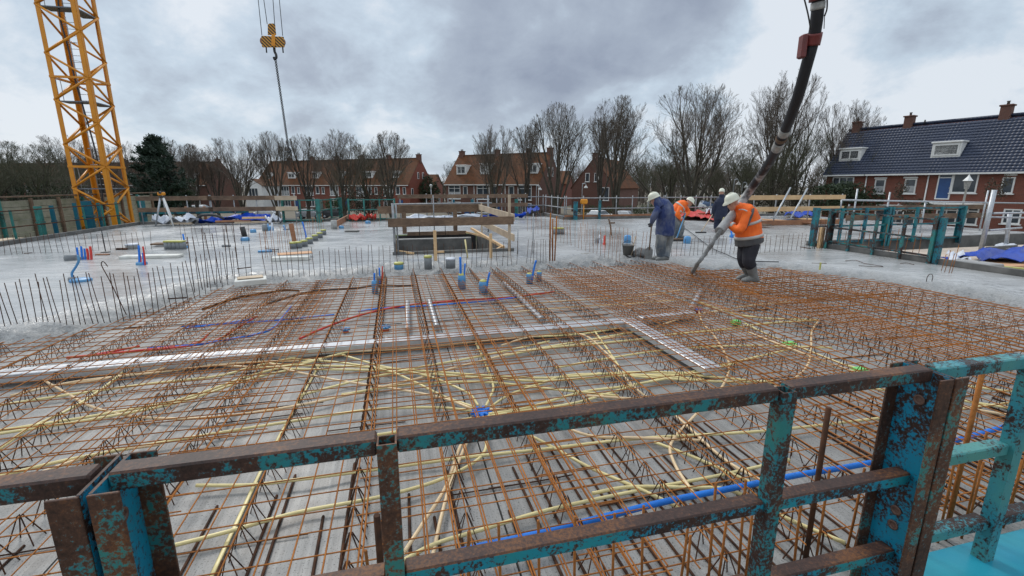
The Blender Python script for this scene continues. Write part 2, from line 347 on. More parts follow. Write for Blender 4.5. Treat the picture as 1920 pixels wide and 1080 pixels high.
    M['soil'] = pm('bare_ground', (0.11, 0.095, 0.07), (0.17, 0.15, 0.11), 1.2, 0.95, 0, 0.4, 8)
    M['grass'] = pm('winter_grass', (0.06, 0.10, 0.025), (0.10, 0.12, 0.04), 2.0, 0.95, 0, 0.4, 20)
    M['asphalt'] = pm('asphalt', (0.05, 0.05, 0.052), (0.075, 0.075, 0.075), 4, 0.9, 0, 0.2, 60)
    M['bark'] = pm('bark', (0.042, 0.036, 0.028), (0.085, 0.072, 0.056), 3, 0.95, 0, 0.4, 20)
    M['twig'] = pm('twig_bark', (0.085, 0.069, 0.056), (0.145, 0.118, 0.094), 1.5, 0.95)
    M['twig_green'] = pm('lichen_twig', (0.075, 0.078, 0.045), (0.10, 0.095, 0.065), 1.5, 0.95)
    M['leaf_dark'] = pm('dark_leaves', (0.018, 0.035, 0.014), (0.04, 0.058, 0.022), 3, 0.7)
    M['hedge'] = pm('hedge_leaves', (0.03, 0.06, 0.018), (0.055, 0.085, 0.028), 3, 0.75)
    M['needle'] = pm('pine_needles', (0.008, 0.022, 0.012), (0.018, 0.038, 0.02), 2, 0.7)
    M['scrub'] = pm('brown_scrub', (0.075, 0.06, 0.045), (0.05, 0.05, 0.03), 2, 0.9)
make_mats()
# ================================================================ ground, floor plates, pour
def noise3(p, s, o=3): return mnoise.fractal(Vector(p)*s, 1.0, 2.0, o)
mb = MB()
for i in range(-8, 8):
    for j in range(-2, 8):
        x0, y0 = i*60, j*60
        mb.quad((x0, y0, -3), (x0+60, y0, -3), (x0+60, y0+60, -3), (x0, y0+60, -3))
mb2 = MB(); mb2.quad((-900, -300, -3.02), (900, -300, -3.02), (900, 1500, -3.02), (-900, 1500, -3.02))
g = mb2.build('ground', M['soil'], kind='structure', label='bare winter ground around the building site')
# lawn and street beyond the site
mb = MB(); mb.quad((-120, 46, -2.99), (90, 40, -2.99), (90, 58, -2.99), (-120, 60, -2.99)); mb.build('lawn', M['grass'], kind='structure', label='green lawn beyond the site fence')
mb = MB(); mb.quad((-140, 64, -2.98), (90, 60, -2.98), (90, 69, -2.98), (-140, 73, -2.98)); mb.build('road', M['asphalt'], kind='structure', label='street with parked cars beyond the site')
# precast plates, 2.4 m wide along the span, with a joint between them
k = 0
for a0 in [-14.1+2.44*i for i in range(12)]:
    mb = MB(); a1 = a0+2.428
    mb.box(W((a0+a1)/2, 6.52, -0.03), a1-a0, 10.0, 0.06, E1, E2, UP)
    o = mb.build('floor_plate', M['plate'], kind='structure', center=False)
    for v in o.data.vertices: v.co = Matrix.Rotation(-TH, 3, 'Z') @ v.co
    o.rotation_euler = (0, 0, TH)
# front edge of the fresh pour (photo's ragged line, on the plate)
EDGE_PX = [(-260, 700), (-120, 685), (0, 668), (120, 648), (230, 615), (330, 585), (400, 560), (450, 545), (520, 540), (590, 541), (650, 534), (700, 526), (770, 517), (850, 514), (920, 513), (990, 511), (1060, 505), (1130, 501), (1200, 499), (1260, 505), (1320, 521), (1390, 519), (1450, 513), (1520, 524), (1600, 535), (1700, 551), (1800, 571), (1920, 598), (2100, 640)]
EDGE = [AB(Pz(px, py, 0.04)) for px, py in EDGE_PX]
def edge_b(a):
    for (a0, b0), (a1, b1) in zip(EDGE, EDGE[1:]):
        if a0 <= a <= a1: return b0+(b1-b0)*(a-a0)/(a1-a0)
    return EDGE[0][1] if a < EDGE[0][0] else EDGE[-1][1]
def edge_dist(a, b):
    best = 1e9
    for (a0, b0), (a1, b1) in zip(EDGE, EDGE[1:]):
        da, db = a1-a0, b1-b0; t = max(0, min(1, ((a-a0)*da+(b-b0)*db)/(da*da+db*db)))
        best = min(best, math.hypot(a-a0-da*t, b-b0-db*t))
    return best if b > edge_b(a) else -best
ZS = 0.20
A_L, A_R, B_N, B_M, B_F = -11.6, 12.12, 3.3, 11.5, 25.0
def concrete_h(a, b):
    d = edge_dist(a, b)
    n = noise3((a, b, 0), 1.3); n2 = noise3((a*1.0, b, 5), 5.0); n3 = noise3((a, b, 9), 14.0)
    d += 0.22*n + 0.10*n2
    t = max(0.0, min(1.0, d/1.0)); t = t*t*(3-2*t)
    rough = max(0.0, 1.0-abs(d)/2.2)
    z = -0.03 + (ZS+0.03)*t + (0.034*n2+0.030*n3)*rough*min(1, max(0, d+0.1)*5) + 0.004*n*(1-rough)
    g = math.exp(-((a-MOUND[0])**2+(b-MOUND[1])**2)/.16); z += .12*g*(1+.8*n3+.5*n2)
    return z, d
MOUND = AB(Pz(1300, 513, .12))
mb = MB(); step = 0.055
na = int((A_R-A_L)/step); nb = int((B_M-B_N)/step)
idx = {}
hz = {}
def cv(i, j):
    if (i, j) not in idx:
        a = A_L+(A_R-A_L)*i/na; b = B_N+(B_M-B_N)*j/nb
        z, d = hz[(i, j)]
        idx[(i, j)] = len(mb.v); mb.v.append(W(a, b, z))
    return idx[(i, j)]
for i in range(na+1):
    a = A_L+(A_R-A_L)*i/na; eb = edge_b(a)
    for j in range(nb+1):
        b = B_N+(B_M-B_N)*j/nb
        if b < eb-1.6: hz[(i, j)] = (-0.05, -9)
        elif b > eb+5.5: hz[(i, j)] = (ZS+0.004*noise3((a, b, 0), 1.3), 9)
        else: hz[(i, j)] = concrete_h(a, b)
for i in range(na):
    for j in range(nb):
        c = [(i, j), (i+1, j), (i+1, j+1), (i, j+1)]
        if max(hz[q][0] for q in c) < 0.002: continue
        dd = sum(hz[q][1] for q in c)/4
        mb.face(tuple(cv(*q) for q in c), M['concrete_wet'], True)
order = sorted(idx, key=lambda q: idx[q])
conc = mb.build('concrete_slab', M['concrete_wet'], kind='structure', label='wet grey freshly poured concrete slab', center=False)
ra = conc.data.attributes.new('rawness', 'FLOAT', 'POINT')
ra.data.foreach_set('value', [max(0.0, min(1.0, 1.25-hz[q][1]/1.15)) if hz[q][1] > -8 else 1.0 for q in order])
# the older part of the pour further back, around the stair opening
OA0, OA1, OB0, OB1, OB2 = -0.08, 2.98, 12.45, 15.5, 17.6
mb = MB(); zf = ZS
def rect(a0, a1, b0, b1): 
    n = max(1, int((a1-a0)/1.5)); m = max(1, int((b1-b0)/1.5))
    for i in range(n):
        for j in range(m):
            x0, x1 = a0+(a1-a0)*i/n, a0+(a1-a0)*(i+1)/n; y0, y1 = b0+(b1-b0)*j/m, b0+(b1-b0)*(j+1)/m
            mb.quad(W(x0, y0, zf), W(x1, y0, zf), W(x1, y1, zf), W(x0, y1, zf), M['concrete_wet'])
rect(A_L, OA0, B_M, B_F); rect(OA1, 12.12, B_M, 23.2); rect(OA0, OA1, B_M, OB0); rect(OA0, OA1, OB2, B_F); rect(OA1, 8.6, 23.2, 26.6)
rect(12.12, 24.0, B_M, 23.2)
o = mb.build('concrete_floor', M['concrete_wet'], kind='structure', label='smooth wet concrete floor around the stair opening', center=False)
# slab edge: side faces and the shutter strip that closes it
mb = MB()
def edge_strip(a0, b0, a1, b1, h=0.10, t=0.12):
    p, q = W(a0, b0, 0.02), W(a1, b1, 0.02); mb.beam(p, q, t, 0.62-0.0, None); 
for seg in ((A_L-.07, 3, A_L-.07, B_F+.1), (A_L, B_F+.08, 2.9, B_F+.08), (2.98, 26.68, 8.6, 26.68), (8.68, 26.6, 8.68, 23.32), (8.7, 23.28, 24, 23.28), (12.2, 3.0, 12.2, 10.7), (12.2, 11.42, 24.0, 11.42)):
    edge_strip(*seg)
o = mb.build('slab_edge', M['concrete_dark'], kind='structure', label='dark edge kerb around the poured slab')
# storey below: one dark mass so that nothing shows daylight through the floor
mb = MB()
mb.box(W(-0.5, 6.52, -1.6), 25, 9.8, 3.0, E1, E2, UP)
mb.box(W(-6.0, 18.2, -1.6), 11.6, 13.4, 3.0, E1, E2, UP)
o = mb.build('lower_storey', M['concrete_dark'], kind='structure', label='concrete storey under the floor')
# stair opening: walls of the two pits
op = thing('stair_opening', 'open stairwell with dark concrete sides cut into the wet slab', 'opening', W(1.45, 14.3, ZS), TH)
la = lambda a, b, z: Vector((a-1.45, b-14.3, z-ZS))
mb = MB()
mb.box(la(1.18, OB1+.08, -0.9), 2.52, 0.16, 2.26, mat=M['concrete_dark'])
mb.box(la(OA0-.06, 15.0, -1.0), 0.12, 5.4, 2.3, mat=M['concrete_dark'])
mb.box(la(OA1+.06, 15.0, -1.0), 0.12, 5.4, 2.3, mat=M['concrete_dark'])
mb.box(la(1.45, OB2+.07, -1.0), 3.0, 0.12, 2.3, mat=M['black_metal'])  # far wall coloured black, standing in for the shade inside the second pit
mb.box(la(1.45, OB0-.06, -1.0), 3.0, 0.12, 2.3, mat=M['concrete_dark'])
mb.build('pit_wall', M['concrete_dark'], op)
mb = MB(); mb.box(la(1.18, OB1+.08, ZS+.046), 2.5, .17, .03); mb.build('wall_capping', M['concrete_pale'], op)
mb = MB(); mb.beam(la(0.35, OB2-.1, ZS+.03), la(2.55, OB2-.1, ZS+.03), 0.05, 0.14, ch=.004); mb.build('edge_board', M['timber_old'], op)
mb = MB(); mb.beam(la(2.55, OB2-.1, ZS+.05), la(2.92, OB1+.2, ZS+.05), 0.05, 0.06); mb.beam(la(2.55, 16.15, ZS+.30), la(2.93, 12.75, ZS+.06), 0.07, 0.07); mb.beam(la(2.9, 12.9, ZS+.05), la(2.65, 12.5, ZS+.03), 0.05, 0.05); mb.build('brace_batten', M['timber_new'], op)
mb = MB(); mb.beam(la(-.15, OB0-.03, ZS+.04), la(3.15, OB0-.03, ZS+.04), .09, .07); mb.build('sill_board', M['concrete_dark'], op)
mb = MB(); mb.beam(la(-.08, OB0+.03, ZS+.1), la(.4, OB0-.12, ZS+.03), .04, .05); mb.beam(la(-.06, OB0+.05, ZS+.05), la(-.06, OB0+.05, ZS+.42), .04, .05); mb.beam(la(1.0, OB0-.12, ZS+.05), la(1.2, OB0-.10, ZS+.05), .04, .05);mb.build('corner_batten', M['timber_new'], op)
# ================================================================ reinforcement on the plates
rg = random.Random(11)
B_RAIL = 1.40
def buried(a, b): return b > edge_b(a) + 0.25
# ---- lattice girders cast into the plates: top bar, two foot bars, zigzag web
def girder(a, b0, b1, h=0.172, hw=0.065, rad=0.0035):
    L = b1-b0; mb = MB()
    tw = [Vector((rg.uniform(-.004, .004), i*L/8, h+rg.uniform(-.003, .003))) for i in range(9)]
    mb.tube(tw, 0.0042, 5, M['rebar'])
    n = int(L/0.2)
    for s in (-1, 1):
        for i in range(n+1):
            y = i*0.2; j = rg.uniform(-.006, .006)
            # the web wire dives into the plate on both sides of each apex
            mb.tube([(s*hw, y-.052+j, -.01), (s*.007, y-.008, h+.004), (s*.007, y+.008, h+.004), (s*hw, y+.052+j, -.01)], rad, 4, M['rebar_dark'], caps=False)
    return mb
GIRD = []
for k in range(-11, 21):
    GIRD.append(0.30 + 0.615*k + rg.uniform(-.015, .015))
GIRD += [-0.33, 2.02, 5.62]
GIRD.sort()
for i, a in enumerate(GIRD):
    if a > 11.6 or a < -6.6: continue
    b0 = 1.66; b1 = min(11.2, edge_b(a)+0.15)
    if b1-b0 < 0.5: continue
    # only where the photo sees it
    mb = girder(a, b0, b1)
    o = mb.build('lattice_girder', M['rebar'], center=False, cat='lattice girder', group='lattice girders standing on the floor plates',
        label='rusty zigzag lattice girder standing on the floor plates under the mesh')
    p = W(a, b0, 0); o.location = p; o.rotation_euler = (0, 0, TH)
# ---- welded mesh sheets resting on the girders
def wav(p, q, r, n, amp, mb, mat):
    p = Vector(p); q = Vector(q); pts = []
    ph = rg.uniform(0, 6)
    for i in range(n+1):
        t = i/n; v = p.lerp(q, t)
        v.z += amp*math.sin(t*7+ph) + rg.uniform(-.003, .003); v += Vector((rg.uniform(-.004, .004), rg.uniform(-.004, .004), 0)); pts.append(v)
    mb.tube(pts, r, 4, mat, caps=False)
def mesh_sheet(a0, a1, b0, b1, sa, sb, zt, label, r=0.0049, rot=0.0, over=0.06):
    """bars along e2 every sa, bars along e1 every sb"""
    mb = MB()
    n = int((a1-a0)/sa)
    cr, sr = math.cos(rot), math.sin(rot); ca, cb = (a0+a1)/2, (b0+b1)/2
    def X(a, b, z): return W(ca+(a-ca)*cr-(b-cb)*sr, cb+(a-ca)*sr+(b-cb)*cr, z)
    for i in range(n+1):
        a = a0+i*sa+rg.uniform(-.008, .008); e = min(b1, edge_b(a)+0.12)
        if e-b0 < .4: continue
        wav(X(a, b0-over, zt+r), X(a, e+rg.uniform(-.1, .05), zt+r), r, max(2, int((e-b0)/.9)), .003, mb, M['rebar'])
    m = int((b1-b0)/sb)
    for j in range(m+1):
        b = b0+j*sb+rg.uniform(-.008, .008)
        # clip to the un-poured part
        runs = []; cur = None; q = a0
        while q <= a1+1e-6:
            ok = b < edge_b(q)+0.08
            if ok and cur is None: cur = q
            if (not ok) and cur is not None: runs.append((cur, q)); cur = None
            q += 0.25
        if cur is not None: runs.append((cur, a1))
        for s0, s1 in runs:
            if s1-s0 < .3: continue
            wav(X(s0-over, b, zt-r), X(s1+over, b, zt-r), r, max(2, int((s1-s0)/1.0)), .003, mb, M['rebar'])
    return mb.build('rebar_mesh', M['rebar'], label=label, cat='rebar mesh', group='welded mesh sheets over the conduits')
ZM = 0.176
mesh_sheet(-6.2, -1.35, 1.66, 9.4, .16, .17, ZM, 'rusty welded mesh sheet laid over the floor beside the rough concrete at left')
mesh_sheet(-1.55, 1.15, 1.63, 9.5, .16, .17, ZM+.010, 'rusty welded mesh sheet lying across the blue junction box')
mesh_sheet(0.86, 3.62, 1.66, 9.6, .16, .17, ZM, 'rusty welded mesh sheet over the dark loose bars at the middle of the rail')
mesh_sheet(3.42, 6.3, 1.64, 9.6, .16, .17, ZM+.010, 'rusty welded mesh sheet right of the L-shaped zinc duct')
mesh_sheet(6.1, 9.2, 1.66, 9.4, .16, .17, ZM, 'rusty welded mesh sheet under the boots of the hose man')
mesh_sheet(9.0, 12.0, 1.64, 6.5, .16, .17, ZM+.010, 'rusty welded mesh sheet nearest the concrete at the right edge')
for a0_, a1_, b0_, b1_, lab in ((-.25, 1.25, 1.7, 6.0, 'narrow lap sheet of rusty mesh in front of the square rail post'), (3.0, 4.3, 1.7, 8.6, 'narrow lap sheet of rusty mesh right of the zinc duct leg'), (-2.4, -1.1, 3.2, 8.4, 'narrow lap sheet of rusty mesh over the left end of the red pipe'), (5.7, 7.2, 3.0, 8.6, 'narrow lap sheet of rusty mesh before the hose man')):
    mesh_sheet(a0_, a1_, b0_, b1_, .16, .34, ZM+.018, lab)
# extra bars, closer together, across the right-hand part of the field and by the pour front
def extra(n, fa, fb, length, along, zt, r, name, mat, label, cat, group):
    for _ in range(n):
        a, b = fa(), fb(); L = length()
        if along == 1: p, q = (a, b), (a+L, b+rg.uniform(-.03, .03))
        else: p, q = (a, b), (a+rg.uniform(-.03, .03), b+L)
        if p[1] > edge_b(p[0])+.1 or q[1] > edge_b(q[0])+.1: continue
        mb = MB(); wav(W(*p, zt+rg.uniform(0, .004)), W(*q, zt), r, 3, .003, mb, mat)
        mb.build(name, mat, label=label, cat=cat, group=group)
# dark bars lying directly on the plates, along the span, near the rail
for i in range(84):
    a = -3.4+i*.115+rg.uniform(-.03, .03)
    if rg.random() < .22: continue
    L = rg.uniform(.75, 1.7)
    mb = MB(); wav(W(a, 1.62, .008), W(a+rg.uniform(-.03, .03), 1.62+L, .008), .0092, 2, .0, mb, M['rebar_dark'])
    mb.build('loose_bar', M['rebar_dark'], label='dark thick bar lying on the plates running away from the guard rail', cat='rebar', group='dark bars lying on the plates along the span')
# short cross bars tied at the girders
for i in range(120):
    a = rg.choice(GIRD)+rg.uniform(-.5, .1); b = rg.uniform(1.75, 7.5); L = rg.uniform(.5, 1.0)
    if a < -5.5 or a > 8: continue
    mb = MB(); wav(W(a, b, .012), W(a+L, b+rg.uniform(-.02, .02), .012), .0055, 2, .0, mb, M['rebar_dark'])
    mb.build('cross_bar', M['rebar_dark'], label='short dark bar lying crosswise on the plates under the mesh', cat='rebar', group='short dark cross bars on the plates')
extra(80, lambda: rg.uniform(5.6, 9.5), lambda: rg.uniform(4.5, 8.9), lambda: rg.uniform(1.2, 2.6), 1, ZM+.012, .0048, 'long_bar', M['rebar'],
      'orange rusty bar lying on top of the mesh near the hose man', 'rebar', 'orange bars on the mesh near the hose man')
extra(40, lambda: rg.uniform(-5.2, -1.2), lambda: rg.uniform(5.8, 7.6), lambda: rg.uniform(.9, 2.2), 2, ZM+.02, .0046, 'top_bar', M['rebar'],
      'rusty bar lying on the mesh near the rough concrete at left', 'rebar', 'bars on the mesh near the rough concrete at left')
extra(30, lambda: rg.uniform(4.0, 8.5), lambda: rg.uniform(4.5, 7.8), lambda: rg.uniform(.8, 1.7), 2, ZM+.02, .0048, 'top_bar', M['rebar'],
      'orange rusty bar lying on the mesh and running towards the pour', 'rebar', 'orange bars on the mesh running towards the pour')
# ---- vertical starter bars behind the guard rail
def starter_group(bars, label, group, cat='starter bar', mat='rebar_dark', r=.006):
    for (p, h, lean) in bars:
        mb = MB(); top = p+Vector((lean[0], lean[1], h)); mid = (p+top)/2+Vector((lean[0]*.15, 0, 0))
        mb.tube([p-UP*.05, mid, top], r, 5, M[mat]); mb.build('starter_bar', M[mat], label=label, cat=cat, group=group)
bars = []
a = -0.15
while a < 3.6:
    h = 0.62+rg.uniform(-.06, .05)
    bars.append((W(a, 1.585+rg.uniform(-.02, .02), 0), h, (rg.uniform(-.03, .03), rg.uniform(-.02, .02))))
    if rg.random() < .55: bars.append((W(a+.07, 1.60, 0), h-.18+rg.uniform(-.1, .02), (rg.uniform(-.03, .03), rg.uniform(-.02, .02))))
    a += .17
starter_group(bars, 'rusty starter bar standing upright just behind the near guard rail', 'starter bars behind the near guard rail', mat='rebar', r=.0065)
mb = MB(); mb.tube([W(2.02, 1.63, 0), W(2.02, 1.64, .93)], .013, 6); mb.build('starter_bar', M['rebar_dark'], label='thick tall dark starter bar between the rail posts, taller than its neighbours', cat='starter bar', group='tall thick bars behind the near guard rail')
mb = MB(); mb.tube([W(2.98, 1.60, 0), W(3.0, 1.62, 1.02)], .013, 6); mb.build('starter_bar', M['rebar'], label='thick tall rusty bar at the right picture edge beside the cyan post', cat='starter bar', group='tall thick bars behind the near guard rail')
mb = MB(); mb.tube([W(-.13, 1.56, 0), W(-.13, 1.56, .80)], .013, 6); mb.build('starter_bar', M['rebar_dark'], label='thick dark bar tucked against the square rail post', cat='starter bar', group='tall thick bars behind the near guard rail')
# ================================================================ conduits, pipes, ducts on the plates
rc = random.Random(5)
def px_path(pts, z=0.05, n=6, jit=0.012):
    w = []
    for i, q in enumerate(pts):
        zz = q[2] if len(q) > 2 else z+rc.uniform(-jit, jit)
        w.append(Pz(q[0], q[1], zz))
    return spline(w, n)
def conduit(pts, kind, label, group=None, z=0.05, r=0.0122, n=6):
    mb = MB(); mb.tube(px_path(pts, z, n), r, 7, M['conduit_'+kind]); return mb.build('conduit', M['conduit_'+kind], label=label, cat='conduit', group=group)
GC = 'cream conduits woven under the mesh'
BX = (902, 772)
C = [
 ('y', [(-60,912),(120,893),(300,862),(480,845),(688,818),(790,802),(884,784)], 'pale yellow conduit coming from far left into the blue junction box, upper of a pair'),
 ('y', [(-60,925),(120,901),(300,868),(480,850),(688,824),(800,806),(893,788)], 'pale yellow conduit coming from far left into the blue junction box, lower of a pair'),
 ('y', [(908,783),(960,773),(1080,755),(1200,720),(1330,690),(1480,655)], 'yellow conduit leaving the blue box to the right above the top rail'),
 ('y', [(368,910),(470,909),(560,899),(705,880),(879,857),(1011,843),(1200,822),(1435,808),(1650,784),(1925,752)], 'yellow conduit running the full width just below the long top rail'),
 ('y', [(280,1034),(426,997),(560,960),(705,933),(815,903),(884,870),(909,846),(911,820),(906,782)], 'yellow conduit curving down from the blue box past the square post to the lower left'),
 ('y', [(750,1054),(815,1020),(900,994),(1028,956),(1200,919),(1340,893),(1480,862)], 'yellow conduit rising behind the lower rail beside the big blue pipe'),
 ('p', [(896,782),(865,832),(837,910),(795,978),(756,1038)], 'cream conduit dropping from the blue box towards the foot of the square post'),
 ('p', [(899,783),(872,837),(846,903),(826,975),(808,1060)], 'cream conduit dropping from the blue box beside another and ending behind the lower rail'),
 ('y', [(916,779),(955,800),(1001,820),(1050,846),(1113,880),(1200,917),(1300,965)], 'yellow conduit slanting from the blue box under the rail down to the right'),
 ('y', [(911,762),(919,745),(925,724),(913,688),(898,655),(888,633)], 'yellow conduit bending upward from the blue box to the zinc duct'),
 ('y', [(897,761),(884,742),(866,731),(815,709),(760,695),(705,684),(615,658),(560,650)], 'yellow conduit arching from the blue box up to the left'),
 ('y', [(891,764),(832,743),(773,714),(722,694),(640,680),(540,672)], 'second yellow conduit arching from the blue box up to the left'),
 ('p', [(887,767),(824,745),(722,726),(645,715),(549,696),(481,676),(375,679),(255,689),(120,700)], 'cream conduit reaching from the blue box to the far left along the duct'),
 ('p', [(68,705),(128,739),(179,765),(272,783),(404,782),(560,760),(684,733),(794,707),(858,688),(986,658),(1088,645),(1180,625)], 'cream conduit looping from the duct at far left across to the duct at right'),
 ('y', [(-40,903),(100,868),(213,846),(383,816),(560,788),(696,768),(815,764),(886,770)], 'yellow conduit sweeping in from the left edge to the blue box, topmost there'),
 ('p', [(918,768),(986,768),(1041,777),(1060,800),(1113,818),(1197,821),(1320,826)], 'cream conduit crossing under the top rail right of the blue box'),
 ('y', [(917,765),(956,740),(1020,717),(1071,703),(1180,702),(1320,712)], 'yellow conduit rising from the blue box towards the end of the white duct'),
 ('y', [(916,776),(986,765),(1092,735),(1177,723),(1330,694),(1420,668)], GC),
 ('y', [(500,688),(560,692),(688,694),(815,702),(943,711),(1028,714),(1173,704),(1300,704),(1450,718)], GC),
 ('y', [(500,682),(560,685),(688,688),(815,697),(943,706),(1040,708),(1180,698),(1320,700)], GC),
 ('y', [(440,672),(560,662),(645,650),(773,641),(900,634),(1071,628),(1180,612)], GC),
 ('y', [(480,690),(560,684),(624,667),(688,655),(858,641),(1000,625)], GC),
 ('p', [(430,676),(540,668),(650,660),(780,652),(960,634),(1072,621),(1185,608)], GC),
 ('p', [(940,648),(995,632),(1087,626),(1135,660),(1162,688)], 'cream conduit hooking downward beside the corner of the white duct'),
 ('y', [(1108,608),(1116,622),(1130,642),(1148,668),(1162,690)], 'yellow conduit joining another in a tip below the duct corner'),
 ('y', [(900,678),(960,662),(1047,647),(1135,632),(1195,621)], GC),
 ('y', [(940,668),(1030,652),(1110,645),(1212,635)], GC),
 ('p', [(880,596),(965,585),(1085,575),(1175,570),(1297,560)], 'cream conduit crossing behind the duct towards the silver elbow'),
 ('p', [(960,577),(1025,567),(1122,561),(1210,555),(1290,541)], 'cream conduit nearest the pour, crossing behind the duct'),
 ('p', [(1232,612),(1285,595),(1352,582),(1415,572),(1480,566)], GC),
 ('y', [(1300,562),(1352,580),(1385,590),(1440,597),(1535,600)], 'yellow conduit leaving the silver elbow to the right'),
 ('y', [(1230,632),(1260,627),(1360,617),(1440,606),(1535,601)], GC),
 ('p', [(1310,582),(1317,605),(1338,628),(1360,664),(1367,692),(1350,731),(1300,782),(1259,830),(1265,870),(1300,925)], 'cream conduit winding from the silver elbow past the duct end to the rail'),
 ('y', [(1395,605),(1440,628),(1502,652),(1552,672),(1602,689),(1700,708),(1798,722),(1925,738)], 'yellow conduit slanting past the green boxes to the right edge, upper of two'),
 ('p', [(1400,622),(1460,645),(1520,668),(1580,690),(1690,724),(1793,760),(1925,784)], 'cream conduit slanting past the green boxes to the right edge, lower of two'),
 ('p', [(1535,600),(1522,622),(1521,660),(1512,688),(1490,710)], 'cream conduit dropping beside the middle green box'),
 ('y', [(1120,700),(1180,705),(1280,712),(1372,716),(1460,714)], GC),
 ('p', [(1150,685),(1200,735),(1265,778),(1350,855),(1419,897),(1490,930)], 'cream conduit slanting from the duct corner to the foot of the right post'),
 ('y', [(1227,829),(1303,858),(1400,901),(1470,935)], GC),
 ('y', [(1110,925),(1180,913),(1286,914),(1372,920),(1478,973),(1585,1018)], 'yellow conduit behind the lower rail bending down to the right post'),
 ('y', [(-60,772),(0,760),(111,743),(277,720),(409,705),(473,688),(554,670)], 'yellow conduit crossing the left part below the duct'),
 ('y', [(-60,815),(0,807),(192,777),(341,748),(468,705),(554,683),(640,664)], 'yellow conduit of a close pair at left, upper one'),
 ('y', [(-60,822),(0,813),(192,783),(341,753),(468,711),(560,690)], 'yellow conduit of a close pair at left, lower one'),
 ('y', [(-40,862),(0,841),(55,803),(128,769),(190,730),(238,692)], 'yellow conduit climbing steeply at the left edge'),
 ('p', [(-40,925),(60,892),(180,852),(300,833)], GC),
 ('y', [(1040,690),(1140,672),(1260,655),(1400,648),(1560,652)], GC),
 ('p', [(1100,742),(1230,748),(1380,735),(1560,712),(1700,705)], GC),
 ('y', [(560,742),(660,716),(780,690),(900,668),(1030,640)], GC),
 ('p', [(20,742),(140,716),(280,700),(430,682),(560,676)], GC),
 ('y', [(640,740),(760,722),(900,716),(1040,730),(1160,742)], GC),
 ('y', [(1480,730),(1600,726),(1740,742),(1925,770)], GC),
 ('p', [(120,722),(260,700),(360,684),(500,690)], GC),
]
for k, pts, lab in C:
    if lab is GC: conduit(pts, k, 'cream conduit in the tangle beside the duct and the right of the blue box', GC)
    else: conduit(pts, k, lab, 'cream conduits')
mb = MB(); mb.tube(px_path([(600,682),(511,841),(453,960),(392,1090)], .014, 4, 0), .013, 6, flat=.35); mb.build('flat_strip', M['conduit_y'], label='flat pale yellow strip lying straight under the mesh', cat='strip')
# thick blue pipe behind the rail
mb = MB(); mb.tube(px_path([(775,1062),(880,1030),(1000,1003),(1130,970),(1250,940),(1400,910),(1500,890),(1640,866),(1780,829),(1930,787)], .10, 8, 0), .0195, 10)
mb.build('water_pipe', M['blue_pipe'], label='thick bright blue pipe running along behind the near guard rail', cat='pipe')
# red and blue pipes by the pour
def pipe(pts, mat, label, r=.013, z=.05, kind='pipe'):
    mb = MB(); mb.tube(px_path(pts, z, 6, .006), r, 7); mb.build('pipe', M[mat], label=label, cat='pipe', group='red and blue pipes under the mesh')
pipe([(562,635),(605,616),(662,595),(720,580),(775,571),(855,564),(960,557),(1040,547)], 'red_pipe', 'long red pipe curving across behind the two round ducts', .016)
pipe([(672,584),(715,578),(775,575),(855,569),(950,560),(1020,549)], 'blue_pipe', 'dark blue pipe lying along the long red pipe', .014, .04)
pipe([(340,612),(420,607),(480,604),(555,597),(627,590)], 'blue_pipe', 'blue pipe lying level across the left end of the long red pipe')
pipe([(277,653),(360,647),(425,637),(480,627),(512,615),(530,595),(546,575)], 'blue_pipe', 'blue pipe bending steeply upward at its right end', .016)
pipe([(345,616),(400,609),(450,602),(475,598)], 'blue_pipe', 'short blue pipe beside the rough concrete edge')
pipe([(125,671),(225,661),(325,650),(372,642),(390,627)], 'red_pipe', 'red pipe along the left end of the white duct', .015)
pipe([(275,657),(375,646),(412,635),(442,617),(482,593)], 'red_pipe', 'red pipe rising beside the blue one at left')
pipe([(160,668),(215,658),(262,649)], 'red_pipe', 'short red pipe nearest the rough concrete')
# black pipe along the pour front
mb = MB(); mb.tube(px_path([(500,570),(545,556),(590,546),(660,541),(705,536),(775,536)], .10, 6, .005), .022, 7); mb.build('drain_pipe', M['black_metal'], label='black pipe half buried along the front of the pour', cat='pipe')
mb = MB(); mb.tube(px_path([(380,580),(440,560),(480,552),(530,545),(560,545)], .12, 6, .005), .022, 7); mb.build('drain_pipe', M['rebar_dark'], label='dark brown bundle lying at the pour edge left of the black pipe', cat='pipe')
# ---- flat zinc ventilation duct: main run, leg towards the rail, far leg, round stubs
duct = thing('ventilation_duct', 'long flat white zinc duct with a leg bending towards the rail', 'duct', W(3.0, 5.8, 0), TH)
dl = lambda p: Vector((AB(p)[0]-3.0, AB(p)[1]-5.8, p.z))
DZ, DH = 0.095, 0.085
def seg_duct(px0, px1, width, name, zc=DZ):
    p = dl(Pz(*px0, zc+DH/2)); q = dl(Pz(*px1, zc+DH/2)); p.z = q.z = zc
    mb = MB(); mb.beam(p, q, width, DH, None, ch=.006)
    L = (q-p).length; d = (q-p).normalized(); n = int(L/1.2)
    for i in range(1, n+1): 
        c = p+d*(L*i/(n+1)); mb.box(c, .03, width+.012, DH+.012, d, d.cross(UP)*-1, UP)
    mb.build(name, M['duct'], duct)
seg_duct((-120, 708), (1168, 600), .20, 'main_run')
seg_duct((1176, 597), (1338, 689), .20, 'near_leg', DZ+.012)
seg_duct((1200, 594), (1300, 583), .14, 'far_leg', DZ-.008)
